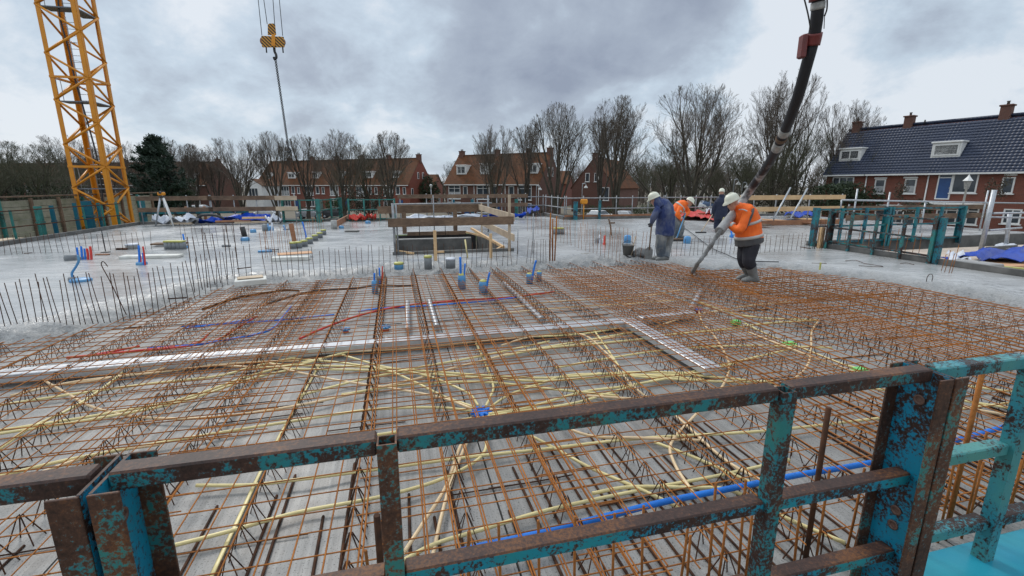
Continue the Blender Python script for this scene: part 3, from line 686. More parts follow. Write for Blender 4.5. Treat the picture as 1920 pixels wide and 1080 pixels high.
def spiral(pts, r, name, label, parent=None):
    w = [Pz(x, y, .075) for x, y in pts]; w = spline(w, 30) if len(w) > 2 else [w[0].lerp(w[1], i/60) for i in range(61)]
    mb = MB(); mb.tube(w, [r*(1.0 if i % 2 else .93) for i in range(len(w))], 12, smooth=False)
    mb.build(name, M['galv'], label=label, cat='duct', group='round spiral ducts')
spiral([(764, 566), (764, 618)], .04, 'spiral_duct', 'left one of two short round silver ducts across the red pipe')
spiral([(805, 565), (819, 613)], .04, 'spiral_duct', 'right one of two short round silver ducts across the red pipe')
spiral([(945, 530), (980, 563), (1016, 598)], .04, 'spiral_duct', 'long round silver duct slanting up to the pour from the flat duct')
spiral([(1296, 580), (1303, 567), (1308, 555), (1312, 545)], .045, 'spiral_duct', 'bent silver duct elbow at the far end of the flat duct')
# ---- ceiling boxes
def ceiling_box(px, col, label, lobes=8, r=.055, zz=.0):
    p = Pz(*px, .05); t = thing('junction_box', label, 'junction box', (p.x, p.y, 0), 0, 'round ceiling boxes under the mesh')
    mb = MB(); mb.lathe((0, 0, 0), [(r*.75, .01), (r*.8, .055), (r*.7, .06), (r*.66, .05), (0.001, .05)], 16); mb.build('cup', M[col], t)
    mb = MB()
    for i in range(lobes):
        an = 2*math.pi*i/lobes; d = Vector((math.cos(an), math.sin(an), 0)); mb.box(d*r*1.0+UP*.05, .05, .028, .026, d, Vector((-d.y, d.x, 0)), UP, ch=.005)
    mb.build('spout_ring', M[col], t)
    mb = MB(); mb.lathe((0, 0, 0), [(r*.95, .0), (r*.95, .022), (r*.7, .024)], 16); mb.build('foot_ring', M['red_pipe'], t)
ceiling_box((902, 772), 'blue_pipe', 'blue round junction box with cream conduits radiating from it', 9, .07)
ceiling_box((722, 613), 'blue_pale', 'small blue and red box left of the round ducts behind the white duct')
ceiling_box((1308, 580), 'blue_pipe', 'small blue box at the silver duct elbow')
ceiling_box((648, 617), 'blue_pale', 'small blue box beside the left end of the long red pipe', 7, .04)
def flat_box(px, label, sx=.13, sy=.10):
    p = Pz(*px, .06); mb = MB(); mb.box((p.x, p.y, .045), sx, sy, .05, E1, E2, UP, ch=.008); mb.box((p.x, p.y, .074), sx*.8, sy*.8, .012, E1, E2, UP, ch=.004)
    mb.build('junction_box', M['green_box'], label=label, cat='junction box', group='green boxes under the mesh')
flat_box((1380, 603), 'green box with cut cover, farthest of the three green boxes')
flat_box((1480, 644), 'flat green box in the middle of the slanting line of three', .15, .1)
flat_box((1612, 693), 'green box just behind the top rail by the double post', .15, .1)
# ================================================================ near guard rail of steel formwork frames
def channel(mb, c, z0, z1, web, fl, side, t=.009, wm=None, fm=None):
    """upright U-section: web across the rail (local y), flanges pointing to side (-1/+1) in local x"""
    h = z1-z0; zc = (z0+z1)/2
    mb.box(c+Vector((0, 0, zc)), t, web-2*t-.004, h, mat=wm)
    for s in (-1, 1): mb.box(c+Vector((side*(fl/2-t/2), s*(web/2-t/2), zc)), fl, t, h, mat=fm, ch=.002)
def hollow(mb, c, z0, z1, s=.07, t=.006):
    h = z1-z0; zc = (z0+z1)/2
    for sg in (-1, 1):
        mb.box(c+Vector((sg*(s/2-t/2), 0, zc)), t, s, h); mb.box(c+Vector((0, sg*(s/2-t/2), zc)), s-2*t, t, h)
ZT = 1.22
def near_panel(a0, L, posts, label, mats, low=True, name='guard_rail', zz_=(.680, .27), ends=(True, True)):
    t = thing(name, label, 'guard rail', W(a0, B_RAIL, -0.15), TH, 'near guard rail panels')
    off = .15
    def P(x, z): return Vector((x, 0, z+off))
    zr = {'top_rail': ZT-.030, 'mid_rail': zz_[0], 'lower_rail': zz_[1]}
    xs = [0.014]+[x for x in posts]+[L-.014]
    for nm, z in zr.items():
        r_ = t if False else t
        cuts = [0.014]+sum([[x-.0315, x+.0315] for x in posts], [])+[L-.014] if nm != 'top_rail' else [0.014]+sum([[x-.0315, x+.0315] for x in posts], [])+[L-.014]
        for i in range(0, len(cuts), 2):
            mb = MB(); mb.beam(P(cuts[i], z), P(cuts[i+1], z), .068, .058, None, ch=.006); mb.build(nm, M[mats[nm]], t)
    for x in posts:
        mb = MB(); hollow(mb, P(x, 0)+Vector((0, -.022, 0)), -.25, ZT-.012, .062); mb.build('square_post', M['paint_brown' if x < 1 and mats['post'] == 'paint_rusty' else mats['post']], t)
    for x, s, e in ((0.0, 1, ends[0]), (L, -1, ends[1])):
        if not e: continue
        mb = MB(); channel(mb, P(x+s*.006, 0), -.25, ZT-.018, .212, .074, s, wm=M['paint_web'], fm=M['paint_brown']); o = mb.build('end_channel', M[mats['chan']], t)
        for zz in (1.09, .52, .44):
            mb = MB()
            mb.lathe(P(x+s*.012, -.03)+UP*zz, [(.024, 0), (.024, .004), (.014, .0045), (.014, -.001)], 14, axis=(s, 0, 0)); mb.build('bolt_hole', M['steel_brown'], o)
    return t
AL, AR = -0.838, 2.25
near_panel(AL+.005, AR-AL-.01, [-.073-AL, 1.455-AL], 'rusty guard rail panel with flaking turquoise paint spanning the front between double posts',
    dict(top_rail='paint_rusty', mid_rail='paint', lower_rail='paint', post='paint_rusty', chan='paint_rusty'))
near_panel(AL-3.13, 3.12, [1.55], 'rusty guard rail panel leaving the picture at the left edge', dict(top_rail='paint_rusty', mid_rail='paint', lower_rail='paint_rusty', post='paint_rusty', chan='paint_rusty'))
near_panel(AR+.005, 3.12, [0.62, 2.1], 'brighter turquoise guard rail panel leaving the picture at the right edge', dict(top_rail='paint_good', mid_rail='paint_good', lower_rail='paint_good', post='paint_good', chan='paint_rusty'), zz_=(.735, .31))
# turquoise edge beam outside the right panel
mb = MB(); mb.box(W(4.02, 1.33, .02), 3.4, .30, .16, E1, E2, UP, ch=.012); mb.build('edge_beam', M['paint_new'], label='broad bright turquoise steel beam below the right guard rail', cat='steel beam')
# ================================================================ things standing in the pour
rs = random.Random(21)
def along(poly, n, jit=0.0):
    P = [Vector((x, y)) for x, y in poly]; seg = [(q-p).length for p, q in zip(P, P[1:])]; T = sum(seg); out = []
    for i in range(n):
        d = T*(i+.5+rs.uniform(-jit, jit))/n; k = 0
        while k < len(seg)-1 and d > seg[k]: d -= seg[k]; k += 1
        out.append(P[k].lerp(P[k+1], min(1, d/seg[k])))
    return out
def row(poly, n, h, label, group, mat='rebar_dark', r=.0052, jit=.15, lean=.028, hj=.10):
    bars = []
    for q in along(poly, n, jit):
        p = Pz(q.x, q.y, ZS); bars.append((p, h*(1+rs.uniform(-hj, hj)), (rs.gauss(0, lean), rs.gauss(0, lean))))
    starter_group(bars, label, group, mat=mat, r=r)
row([(4, 612), (60, 603), (150, 602), (240, 596), (300, 580), (345, 566), (400, 540), (440, 525), (478, 513)], 42, .60, 'dark starter bar in the long curving row along the left edge of the rough concrete', 'starter bars along the left of the pour')
row([(360, 545), (410, 527), (455, 508)], 8, .95, 'taller dark starter bar standing out of the long left row', 'tall starter bars in the left row', hj=.1, r=.007)
row([(495, 514), (560, 515), (640, 511), (735, 506)], 24, .52, 'dark starter bar in the row left of the stair opening', 'starter bars left of the stair opening')
row([(742, 502), (850, 499), (960, 494), (975, 492)], 24, .50, 'starter bar in the row between stair opening and pour front', 'starter bars in front of the stair opening')
row([(985, 490), (1040, 489)], 9, .52, 'starter bar right of the stair opening beside the tall rusty bundle', 'starter bars right of the stair opening')
row([(985, 432), (1060, 457), (1120, 477), (1165, 487)], 26, .62, 'thin starter bar in the left one of two rows leading away to the back fence', 'starter bars in the left receding row', 'rebar')
row([(1003, 424), (1080, 449), (1150, 470), (1212, 484)], 26, .62, 'thin starter bar in the right one of two rows leading away to the back fence', 'starter bars in the right receding row', 'rebar')
row([(1222, 482), (1300, 479), (1400, 475), (1470, 471), (1538, 465)], 38, .46, 'starter bar in the row behind the hose man', 'starter bars behind the hose man')
row([(4, 477), (90, 475), (180, 470), (290, 467)], 26, .50, 'grey starter bar in the far left row beside the coloured stubs', 'starter bars at the far left')
row([(335, 460), (420, 463), (470, 455)], 12, .62, 'thin starter bar far back between the foam board and the black pipe stub', 'starter bars at the back left', r=.005)
row([(490, 486), (540, 470), (575, 452), (610, 432)], 26, .66, 'brown starter bar in the cluster by the yellow-lidded sleeves', 'starter bars by the sleeves', 'rebar')
row([(655, 426), (728, 424)], 7, .55, 'thin starter bar far back near the red fence', 'starter bars by the red fence', 'rebar')
mb = MB()
for i, (px, h) in enumerate(((1031, 1.05), (1036, .92), (1040, .98))):
    p = Pz(px, 489, ZS); t = MB(); t.tube([p, p+UP*h*1.1+Vector((rs.uniform(-.03, .03), 0, 0))], .018, 6); t.build('tall_bar', M['rebar'], label='tall thick rusty bar of the bundle right of the stair opening', cat='rebar', group='tall rusty bundle')
# hooks of bar and loose wires lying on the slab
def wire(pts, r, label, mat='rebar_dark', name='loose_wire', z=.215):
    mb = MB(); mb.tube(spline([Pz(x, y, z) for x, y in pts], 5), r, 5); mb.build(name, M[mat], label=label, cat='wire')
p = Pz(1742, 528, ZS); mb = MB(); mb.tube(spline([p+E1*-.07, p+E1*-.07+UP*.09, p+E1*-.03+UP*.14, p+E1*.03+UP*.14, p+E1*.07+UP*.09, p+E1*.07], 5), .006, 6); mb.build('bar_hook', M['rebar_dark'], label='arched bar hook sticking out of the smooth concrete at right', cat='rebar')
p = Pz(237, 590, ZS); mb = MB(); mb.tube(spline([p, p+UP*.5+E1*-.12, p+UP*.72+E1*-.18, p+UP*.77+E1*-.15, p+UP*.70+E1*-.11], 5), .006, 6); mb.build('bar_hook', M['rebar_dark'], label='bar with a bent hook at its top in the left row', cat='rebar')
wire([(1585, 489), (1605, 488), (1622, 494), (1655, 499)], .006, 'long curved wire lying on the concrete before the blue frame')
wire([(1610, 498), (1640, 500), (1656, 500)], .006, 'straight wire lying on the concrete before the blue frame')
wire([(1688, 494), (1700, 493), (1714, 496)], .006, 'short curved wire on the concrete near the frame corner post')
wire([(1522, 493), (1550, 494)], .006, 'short straight wire on the concrete near the yellow stake')
wire([(1262, 414, ), (1290, 432), (1330, 462), (1360, 476), (1390, 488), (1420, 490), (1460, 491)], .012, 'black cable trailing over the wet concrete behind the hose man', 'black_metal', 'cable', .24)
p = Pz(1537, 505, ZS); mb = MB(); mb.box(p+UP*.07, .025, .025, .16); mb.build('stake', M['yellow_plastic'], label='little yellow stake alone in the concrete at right', cat='stake')
def flatbar(px0, px1, w, h, mat, label, z=.23, name='board', cat='board', parent=None):
    mb = MB(); mb.beam(Pz(*px0, z), Pz(*px1, z), w, h, None, ch=min(w, h)*.12); return mb.build(name, M[mat], label=label, cat=cat)
for (x0, y0, x1, y1, lab) in ((45, 475, 61, 474, 'little dark bar tied across the far left starter row'), (315, 560, 350, 558, 'little dark bar tied across the long left row'), (444, 504, 470, 501, 'little dark bar tied across the upper end of the left row'), (1500, 463, 1520, 466, 'little dark bar on the concrete left of the blue frame')):
    mb = MB(); mb.tube([Pz(x0, y0, .30), Pz(x1, y1, .30)], .011, 5); mb.build('cross_bar', M['rebar_dark'], label=lab, cat='rebar')
# ---- sleeves and stubs
def sleeve(px, d, h, label, lid='yellow_plastic', mat='grey_plastic', group='pipe sleeves standing in the concrete', z=ZS):
    p = Pz(*px, z); t = thing('pipe_sleeve', label, 'pipe sleeve', p, 0, group)
    mb = MB(); mb.lathe((0, 0, 0), [(d/2, -.02), (d/2, h), (d/2*.9, h+.005), (.001, h+.005)], 14); mb.build('tube', M[mat], t)
    if lid:
        mb = MB(); mb.lathe((0, 0, h-.03), [(d/2*1.06, 0), (d/2*1.06, .035), (d/2*.95, .045), (.001, .05)], 14); mb.build('lid', M[lid], t)
    return t
for i, px in enumerate([(550, 466), (560, 465), (571, 462), (581, 457), (591, 451), (600, 446), (607, 440)]):
    sleeve(px, .19, .18, ['nearest grey sleeve of the yellow-lidded row beside the orange board', 'second yellow-lidded sleeve of the row from the orange board', 'third yellow-lidded sleeve of the row from the orange board', 'middle yellow-lidded sleeve of the row', 'third yellow-lidded sleeve of the row from its far end', 'second yellow-lidded sleeve of the row from its far end', 'farthest yellow-lidded sleeve of the row'][i])
for nm, px0, n, dx, d, lab in (('sleeve_block', (315, 467), 5, 7.2, .17, 'block of five grey sleeves under one yellow lid at the back left'), ('sleeve_block', (1040, 439), 4, 5.0, .15, 'block of dark sleeves under one yellow lid between the receding rows')):
    p0 = Pz(*px0, ZS); t = thing(nm, lab, 'pipe sleeves', p0, 0)
    p1 = Pz(px0[0]+dx*(n-1), px0[1], ZS)-p0
    for i in range(n):
        mb = MB(); mb.lathe(p1*(i/(n-1)), [(d/2, -.02), (d/2, .2), (.001, .2)], 12); mb.build('tube', M['grey_plastic'], t)
    mb = MB(); mb.beam(p1*-.12+UP*.225, p1*1.12+UP*.225, d*1.1, .045, None, ch=.01); mb.build('lid', M['yellow_plastic'], t)
sleeve((803, 503), .17, .27, 'dark sleeve with a green-yellow lid before the stair opening', mat='grey_plastic')
sleeve((845, 501), .22, .20, 'grey sleeve under a white plastic cap before the stair opening', 'tarp_white')
sleeve((748, 503), .20, .12, 'pale blue stub with a yellow top left of the dark sleeve', 'yellow_plastic', 'blue_pale')
sleeve((249, 466), .32, .13, 'pale grey lidded box on the wet slab beside the foam board', 'tarp_white', 'band')
def stub(px, base, tubes, label, z=.2, bd=.16, bh=.12, bmat='blue_pale', top=None, name='pipe_stub'):
    if z < .15: bd *= .82; bh *= .85
    """taped pipe end with upright tubes: (dx px, top dx px, top dy px, radius, material)"""
    p = Pz(*px, z); t = thing(name, label, 'pipe stub', p, 0, 'taped pipe stubs in the pour')
    mb = MB(); mb.lathe((0, 0, 0), [(bd/2, -.12), (bd/2*1.02, bh*.5), (bd/2*.93, bh), (bd/2*.5, bh*1.12), (.001, bh*1.14)], 12); mb.build('taped_base', M[bmat], t)
    if top:
        mb = MB(); mb.lathe((0, 0, bh*.9), [(bd/2*.95, 0), (bd/2*.7, bh*.3), (.001, bh*.42)], 12); mb.build('cap', M[top], t)
    for (dx, tx, ty, r, mt) in tubes:
        q0 = Pz(px[0]+dx, px[1]+1, z)-p; q1 = Py(px[0]+tx, px[1]+ty, p.y)-p
        mb = MB(); mb.tube(spline([q0-UP*.05, (q0+q1)/2+Vector((0, .01, 0)), q1], 4), r, 8); mb.build('tube', M[mt], t)
    return t
stub((703, 540), 0, [(-2, -1, -28, .018, 'blue_pipe'), (4, 3, -36, .012, 'grey_plastic')], 'blue taped stub standing in the mesh with a tall blue tube', .1, .14, .16)
stub((712, 527), 0, [(0, -1, -25, .016, 'blue_pipe'), (4, 5, -28, .012, 'red_pipe')], 'blue stub with a thin red tube behind the first one', .12, .13, .12, 'grey_plastic')
stub((866, 532), 0, [(-2, -3, -50, .022, 'blue_pipe'), (3, 6, -38, .016, 'blue_pipe')], 'blue taped stub with two tall blue tubes at the pour front', .1, .19, .2, 'blue_pale', 'yellow_plastic')
stub((906, 541), 0, [(5, 12, -30, .018, 'blue_pipe')], 'round blue stub with a yellow top right of the tall blue tubes', .1, .20, .16, 'blue_pale', 'yellow_plastic')
stub((993, 521), 0, [(4, 12, -33, .019, 'blue_pipe')], 'blue stub with a slanted blue tube, last along the pour front', .12, .17, .10, 'blue_pale', 'yellow_plastic')
stub((1011, 517), 0, [], 'short blue stub beside the slanted tube', .12, .13, .10, 'blue_pale', 'yellow_plastic')
stub((150, 486), 0, [(-4, -6, -22, .02, 'blue_pipe'), (3, 2, -24, .022, 'blue_pipe'), (9, 8, -20, .02, 'blue_pipe'), (15, 13, -20, .024, 'red_pipe'), (21, 19, -24, .026, 'red_pipe')], 'five blue and red pipe ends in grey sockets on the left slab', .2, .30, .07, 'grey_plastic')
stub((136, 487), 0, [], 'squat grey cap beside the five coloured pipe ends', .2, .30, .12, 'grey_plastic')
stub((266, 496), 0, [(-5, -6, -36, .022, 'blue_pipe'), (-2, -4, -20, .018, 'red_pipe'), (3, 2, -22, .022, 'blue_pipe'), (6, 2, -34, .018, 'red_pipe')], 'crossed blue and red pipe ends before the long foam board', .2, .22, .06, 'blue_pale')
p = Pz(150, 527, ZS); t = thing('pipe_stub', 'flat blue lid with a pale hose bending up from it on the left slab', 'pipe stub', p, 0, 'taped pipe stubs in the pour')
mb = MB(); mb.lathe((.02, 0, 0), [(.17, -.02), (.17, .035), (.15, .05), (.001, .055)], 16); mb.build('lid', M['blue_pale'], t)
mb = MB(); mb.box((-.14, 0, .03), .1, .12, .1, ch=.02); mb.build('elbow', M['grey_plastic'], t)
mb = MB(); mb.tube(spline([(-.13, 0, .06), (-.12, 0, .16), (-.02, 0, .28), (.06, 0, .40), (.06, 0, .50)], 5), .02, 8); mb.build('hose', M['blue_pale'], t)
stub((347, 465), 0, [(0, -4, -26, .022, 'blue_pipe')], 'blue bent tube beside the block of five sleeves', .2, .15, .06)
stub((460, 451), 0, [], 'pale blue foot of the black pipe at the back', .2, .28, .10); p = Pz(459, 443, .2); mb = MB(); mb.tube([p+UP*.0, p+UP*.34+E1*-.05], .085, 12); mb.build('pipe_end', M['black_metal'], label='upright black pipe end on a pale blue foot', cat='pipe')
stub((475, 436), 0, [], 'round pale blue stub far back right of the black pipe', .2, .22, .12)
stub((497, 433), 0, [], 'grey stub far back beside a blue bag', .2, .2, .24, 'grey_plastic'); stub((506, 432), 0, [(-2, -4, -12, .03, 'blue_pale'), (3, 4, -14, .03, 'tarp_white')], 'stub wrapped in blue plastic far back', .2, .3, .16)
stub((538, 431), 0, [(-3, -6, -8, .04, 'blue_pale'), (3, 6, -9, .04, 'grey_plastic')], 'grey and blue wrapped stub left of the brown upright board', .2, .3, .05, 'grey_plastic')
stub((576, 450), 0, [(0, -9, -34, .026, 'blue_pipe')], 'tall curved blue tube behind the row of sleeves', .2, .12, .04)
p = Pz(553, 456, .2); mb = MB(); mb.beam(p, p+UP*.62+E1*-.06, .13, .05, None, (0, 1, 0), ch=.005); mb.build('upright_board', M['timber_red'], label='dark red-brown board standing among the starter bars', cat='board')
p = Pz(627, 429, .2); mb = MB(); mb.tube([p-UP*.02, p+UP*.36], .12, 10); mb.build('pipe_end', M['band'], label='pale upright pipe at the back left of the opening', cat='pipe'); stub((640, 428), 0, [], 'small blue stub at the foot of the pale upright pipe', .2, .2, .1)
stub((690, 419), 0, [], 'small blue stub far back before the red fence', .2, .25, .12)
stub((1176, 455), 0, [], 'pale blue taped pipe end behind the dark bucket', .2, .22, .22)
stub((1122, 455), 0, [(3, 3, -14, .035, 'tarp_white'), (-4, -4, -8, .05, 'grey_plastic')], 'whitish wrapped stub among the receding starter bars', .2, .2, .15, 'grey_plastic')
stub((1133, 458), 0, [(0, 1, -16, .03, 'red_pipe')], 'red tube end among the receding starter bars', .2, .1, .04, 'red_pipe')
stub((1373, 445), 0, [(0, -2, -12, .03, 'blue_pipe')], 'blue stub half hidden behind the hose', .2, .2, .1)
stub((1288, 456), 0, [], 'pale blue taped stub beside the broom', .2, .22, .2)
# bucket, lump of concrete
p = Pz(1177, 478, .2); t = thing('bucket', 'dark mortar bucket left of the navy worker', 'bucket', p)
mb = MB(); mb.lathe((0, 0, 0), [(.001, 0), (.12, 0), (.155, .25), (.165, .25), (.165, .265), (.148, .265), (.115, .03)], 16); mb.build('pail', M['concrete_dark'], t)
mb = MB(); mb.tube([(.155*math.cos(a), .03, .25+.12*math.sin(a)) for a in [i*math.pi/10 for i in range(11)]], .006, 5); mb.build('handle', M['black_metal'], t)
p = Pz(1200, 478, .2); mb = MB(); mb.lathe((0, 0, 0), [(.2, -.02), (.21, .06), (.15, .15), (.06, .19), (.001, .19)], 9)
mb.v = [v*(1+.25*mnoise.noise(v*9)) for v in mb.v]; mb.v = [v+p for v in mb.v]; mb.build('concrete_lump', M['concrete_rough'], label='lump of concrete beside the dark bucket', cat='lump')
p = Pz(1180, 477, .2); mb = MB(); mb.tube([p+Vector((0, -.2, 0)), p+Vector((.1, -.15, .5))], .014, 6); mb.build('batten', M['timber_pale'], label='pale stick leaning on the dark bucket', cat='stick')
p = Pz(1146, 441, .2); mb = MB(); mb.tube(spline([p, p+UP*.35+E1*-.05, p+UP*.62+E1*-.14], 4), .03, 6); mb.box(p+UP*.45, .25, .05, .05, E1); mb.build('wooden_prop', M['timber_old'], label='crooked wooden prop standing behind the receding bars', cat='prop')
# foam boards and plywood pieces
def slabboard(px, sx, sy, h, mat, label, z=.2, rot=0.0, name='board', top=None):
    p = Pz(*px, z+h); ax = Vector((math.cos(rot), math.sin(rot), 0)); ay = Vector((-ax.y, ax.x, 0))
    mb = MB(); mb.box(p-UP*h/2, sx, sy, h, ax, ay, UP, M[mat], ch=.01)
    return mb.build(name, M[mat], label=label, cat='board')
slabboard((284, 478), 1.35, .30, .07, 'white_foam', 'long white foam board on the wet slab at left', rot=TH*.6)
slabboard((470, 522), .52, .40, .10, 'white_foam', 'thick white foam block at the corner of the rough concrete', rot=TH+.25)
slabboard((469, 519), .42, .26, .012, 'timber_pale', 'tan chipboard piece lying on the white foam block', .31, rot=TH+.3)
slabboard((545, 481), .85, .22, .09, 'white_foam', 'white foam strip under the orange board', rot=TH-.05)
slabboard((553, 474), .80, .40, .02, 'plywood_orange', 'orange plywood piece on a foam strip by the sleeves', .30, rot=TH+.25)
slabboard((318, 455), .9, .35, .05, 'timber_old', 'muddy board lying behind the block of five sleeves', .24, rot=.2)
slabboard((497, 469), .35, .16, .05, 'blue_pale', 'crumpled blue scrap among the starter bars', .2, rot=.4)
slabboard((510, 466), .5, .10, .03, 'grey_plastic', 'grey scrap strip among the starter bars', .24, rot=-.5)
slabboard((424, 459), .22, .12, .06, 'grey_plastic', 'small grey scrap on the slab at the back left', .2)
slabboard((192, 476), .34, .10, .03, 'timber_red', 'small reddish scrap beside the tall thin bar at left', .2)
slabboard((198, 472), .16, .16, .02, 'black_metal', 'small dark plate at the foot of the tall thin bar', .2)
p = Pz(198, 471, .2); mb = MB(); mb.tube([p, p+UP*.62], .012, 6); mb.build('marker_rod', M['black_metal'], label='tall thin dark rod on a small plate at the far left', cat='rod')
slabboard((228, 465), .3, .06, .05, 'rebar_dark', 'small dark scrap on the wet slab before the crane', .2)
slabboard((660, 432), .5, .3, .05, 'concrete_dark', 'flat grey scrap on the slab left of the opening', .2)
# ---- guard rail round the stair opening
def lrail(name, label, base, items, cat='guard rail', group='timber guard rails round the stair opening'):
    t = thing(name, label, cat, base, 0, group)
    for (nm, fn, mat) in items:
        mb = MB(); fn(mb); mb.v = [v-base for v in mb.v]; mb.build(nm, M[mat], t)
    return t
BF = 12.28
def plank(px0, px1, b, h, w=.045): return lambda mb: mb.beam(Pb(*px0, b), Pb(*px1, b), w, h, None, ch=.004)
def post(px, y0, b, h0, s, sy=None): 
    def f(mb):
        p = Pb(px, y0, b); q = Vector((p.x, p.y, h0)); mb.box((p+q)/2, s, sy or s, abs(p.z-h0), E1, E2, UP, ch=.003)
    return f
def pipe_post(px, y0, b, h0, r):
    def f(mb):
        p = Pb(px, y0, b); q = Vector((p.x, p.y, h0)); mb.tube([q, p], r, 8)
    return f
lrail('opening_rail', 'front guard rail of the stair opening with one broad stained plank', W(1.4, BF, ZS), [
    ('plank', plank((727, 418), (963, 413), BF, .22), 'timber_old'),
    ('steel_post', pipe_post(736, 381, BF+.08, ZS, .035), 'galv_dull'), ('steel_post', pipe_post(742, 383, BF+.10, ZS, .022), 'galv_dull'),
    ('timber_post', post(955, 365, BF+.08, ZS, .07, .05), 'timber_pale')])
lrail('opening_rail', 'rear guard rail of the stair opening with a plank and a tube', W(1.4, 18.0, ZS), [
    ('plank', plank((708, 394), (905, 390), 18.0, .27), 'timber_old'), ('tube', lambda mb: mb.tube([Pb(733, 383, 17.9), Pb(922, 380.5, 17.9)], .028, 8), 'galv_dull'),
    ('upright', post(757, 398, 17.9, ZS, .16, .03), 'timber_old'), ('upright', post(853, 395, 17.9, ZS, .16, .03), 'timber_old'),
    ('steel_post', pipe_post(915, 366, 17.8, ZS, .035), 'galv_dull'), ('steel_post', pipe_post(812, 366, 17.8, ZS, .022), 'galv_dull')])
lrail('opening_rail', 'right guard rail of the stair opening with two receding pale planks', W(3.2, 15, ZS), [
    ('plank', lambda mb: mb.beam(W(3.15, 18.0, 1.16), W(3.15, 12.4, 1.12), .04, .20, None, ch=.004), 'timber_pale'),
    ('plank', lambda mb: mb.beam(W(3.15, 18.0, .60), W(3.15, 12.4, .56), .04, .20, None, ch=.004), 'timber_pale'),
    ('timber_post', lambda mb: mb.box(W(3.2, 17.7, .75), .05, .08, 1.15, E1, E2), 'timber_pale')])
lrail('opening_rail', 'two fresh batten uprights before the stair opening', W(1.4, 12.1, ZS), [
    ('batten', post(815, 432, 11.2, ZS-.02, .075, .03), 'timber_new'), ('batten', post(920, 438, 11.3, ZS-.02, .07, .03), 'timber_new')], 'uprights')
mb = MB(); q = Pb(872, 449, 11.5); mb.tube([Vector((q.x+.06, q.y-.05, ZS)), q], .02, 7); mb.build('marker_rod', M['conduit_y'], label='leaning pale yellow rod before the stair opening', cat='rod')
for px, y0, lab in ((1036, 365, 'thin steel rod right of the stair opening, near the rusty bundle'), (971, 430, 'thin grey rod just right of the timber post')):
    mb = MB(); pipe_post(px-36 if px > 1000 else px, y0+35 if px > 1000 else y0, 11.8, ZS, .012)(mb); mb.build('marker_rod', M['galv_dull'], label=lab, cat='rod')
for px, y0 in ((834, 405), (785, 400)):
    mb = MB(); pipe_post(px, y0, 16.3, ZS, .012)(mb); mb.build('marker_rod', M['black_metal'], label='thin dark rod standing on the wall between the two pits' if px > 800 else 'thin dark rod left above the stair pit', cat='rod')
# ================================================================ guard rails and rubbish round the far edges of the slab
re_ = random.Random(33)
def frame_rail(p, q, h, nposts, label, mat, group='steel frame guard rails round the slab', rails=(1.0, .55, .12), ch=True, rs_=.055, ps=.07, mesh=False, name='guard_rail', ends='end_channel', mat2=None):
    p = Vector(p); q = Vector(q); d = q-p; L = Vector((d.x, d.y, 0)).length; rz = math.atan2(d.y, d.x)
    t = thing(name, label, 'guard rail', p, rz, group)
    for f in rails:
        mb = MB(); mb.beam((.0, 0, h*f-rs_/2), (L, 0, h*f-rs_/2+d.z), rs_, rs_, None, ch=.004); mb.build('rail', M[mat2 or mat], t)
    for i in range(nposts):
        x = L*(i+1)/(nposts+1); mb = MB(); hollow(mb, Vector((x, -.065, 0)), -.05, h+.01, ps); mb.build('post', M[mat], t)
    if ch:
        for x, s in ((-.02, 1), (L+.02, -1)):
            mb = MB(); channel(mb, Vector((x, 0, 0)), -.15, h+.03, .20, .08, s); mb.build(ends, M[mat], t)
    return t
def tube_rail(p, q, h, nposts, label, mat='galv_dull', group='scaffold tube guard rails', rails=(1.0, .5), r=.027, planks=False, name='guard_rail', over=.12, toe=None):
    p = Vector(p); q = Vector(q); d = q-p; L = Vector((d.x, d.y, 0)).length; rz = math.atan2(d.y, d.x); t = thing(name, label, 'guard rail', p, rz, group)
    for f in rails:
        mb = MB()
        if planks: mb.beam((-over, -.05, h*f), (L+over, -.05, h*f), .04, .20, None, ch=.004)
        else: mb.tube([(-over, -.05, h*f), (L+over, -.05, h*f)], r, 8)
        mb.build('plank' if planks else 'rail', M[planks or mat], t)
    if toe:
        mb = MB(); mb.beam((-over, -.05, .12), (L+over, -.05, .12), .04, .22, None, ch=.004); mb.build('toe_board', M[toe], t)
    for i in range(nposts):
        x = L*i/max(1, nposts-1); mb = MB(); mb.tube([(x, 0, -.1), (x, 0, h+.12)], r, 8); mb.build('post', M[mat], t)
    return t
# right: blue frames round the un-poured bay
frame_rail(W(12.14, 10.70, .26), W(12.14, 7.95, .22), 1.02, 3, 'rusty blue-green frame rail facing the concrete at the right bay', 'paint_rusty', rails=(1.0, .56, .17), ps=.06, rs_=.045)
frame_rail(W(12.22, 11.30, .26), W(15.0, 11.30, .26), 1.05, 2, 'bright blue frame rail behind the right bay, left part', 'paint_blue', rails=(1.0, .52, .06))
frame_rail(W(15.1, 11.30, .26), W(18.2, 11.30, .26), 1.05, 2, 'bright blue frame rail behind the right bay, right part', 'paint_blue', rails=(1.0, .52, .06))
mb = MB(); mb.box(W(12.13, 7.86, .72), .11, .10, 1.12, E1, E2, UP, ch=.006); mb.build('corner_post', M['paint_blue'], label='stout turquoise corner post nearest the hook on the concrete', cat='post')
mb = MB(); mb.box(W(12.05, 10.86, .48), .12, .12, .62, E1, E2, UP, ch=.006); mb.build('corner_block', M['timber_new'], label='fresh timber block at the left foot of the blue frames', cat='timber block')
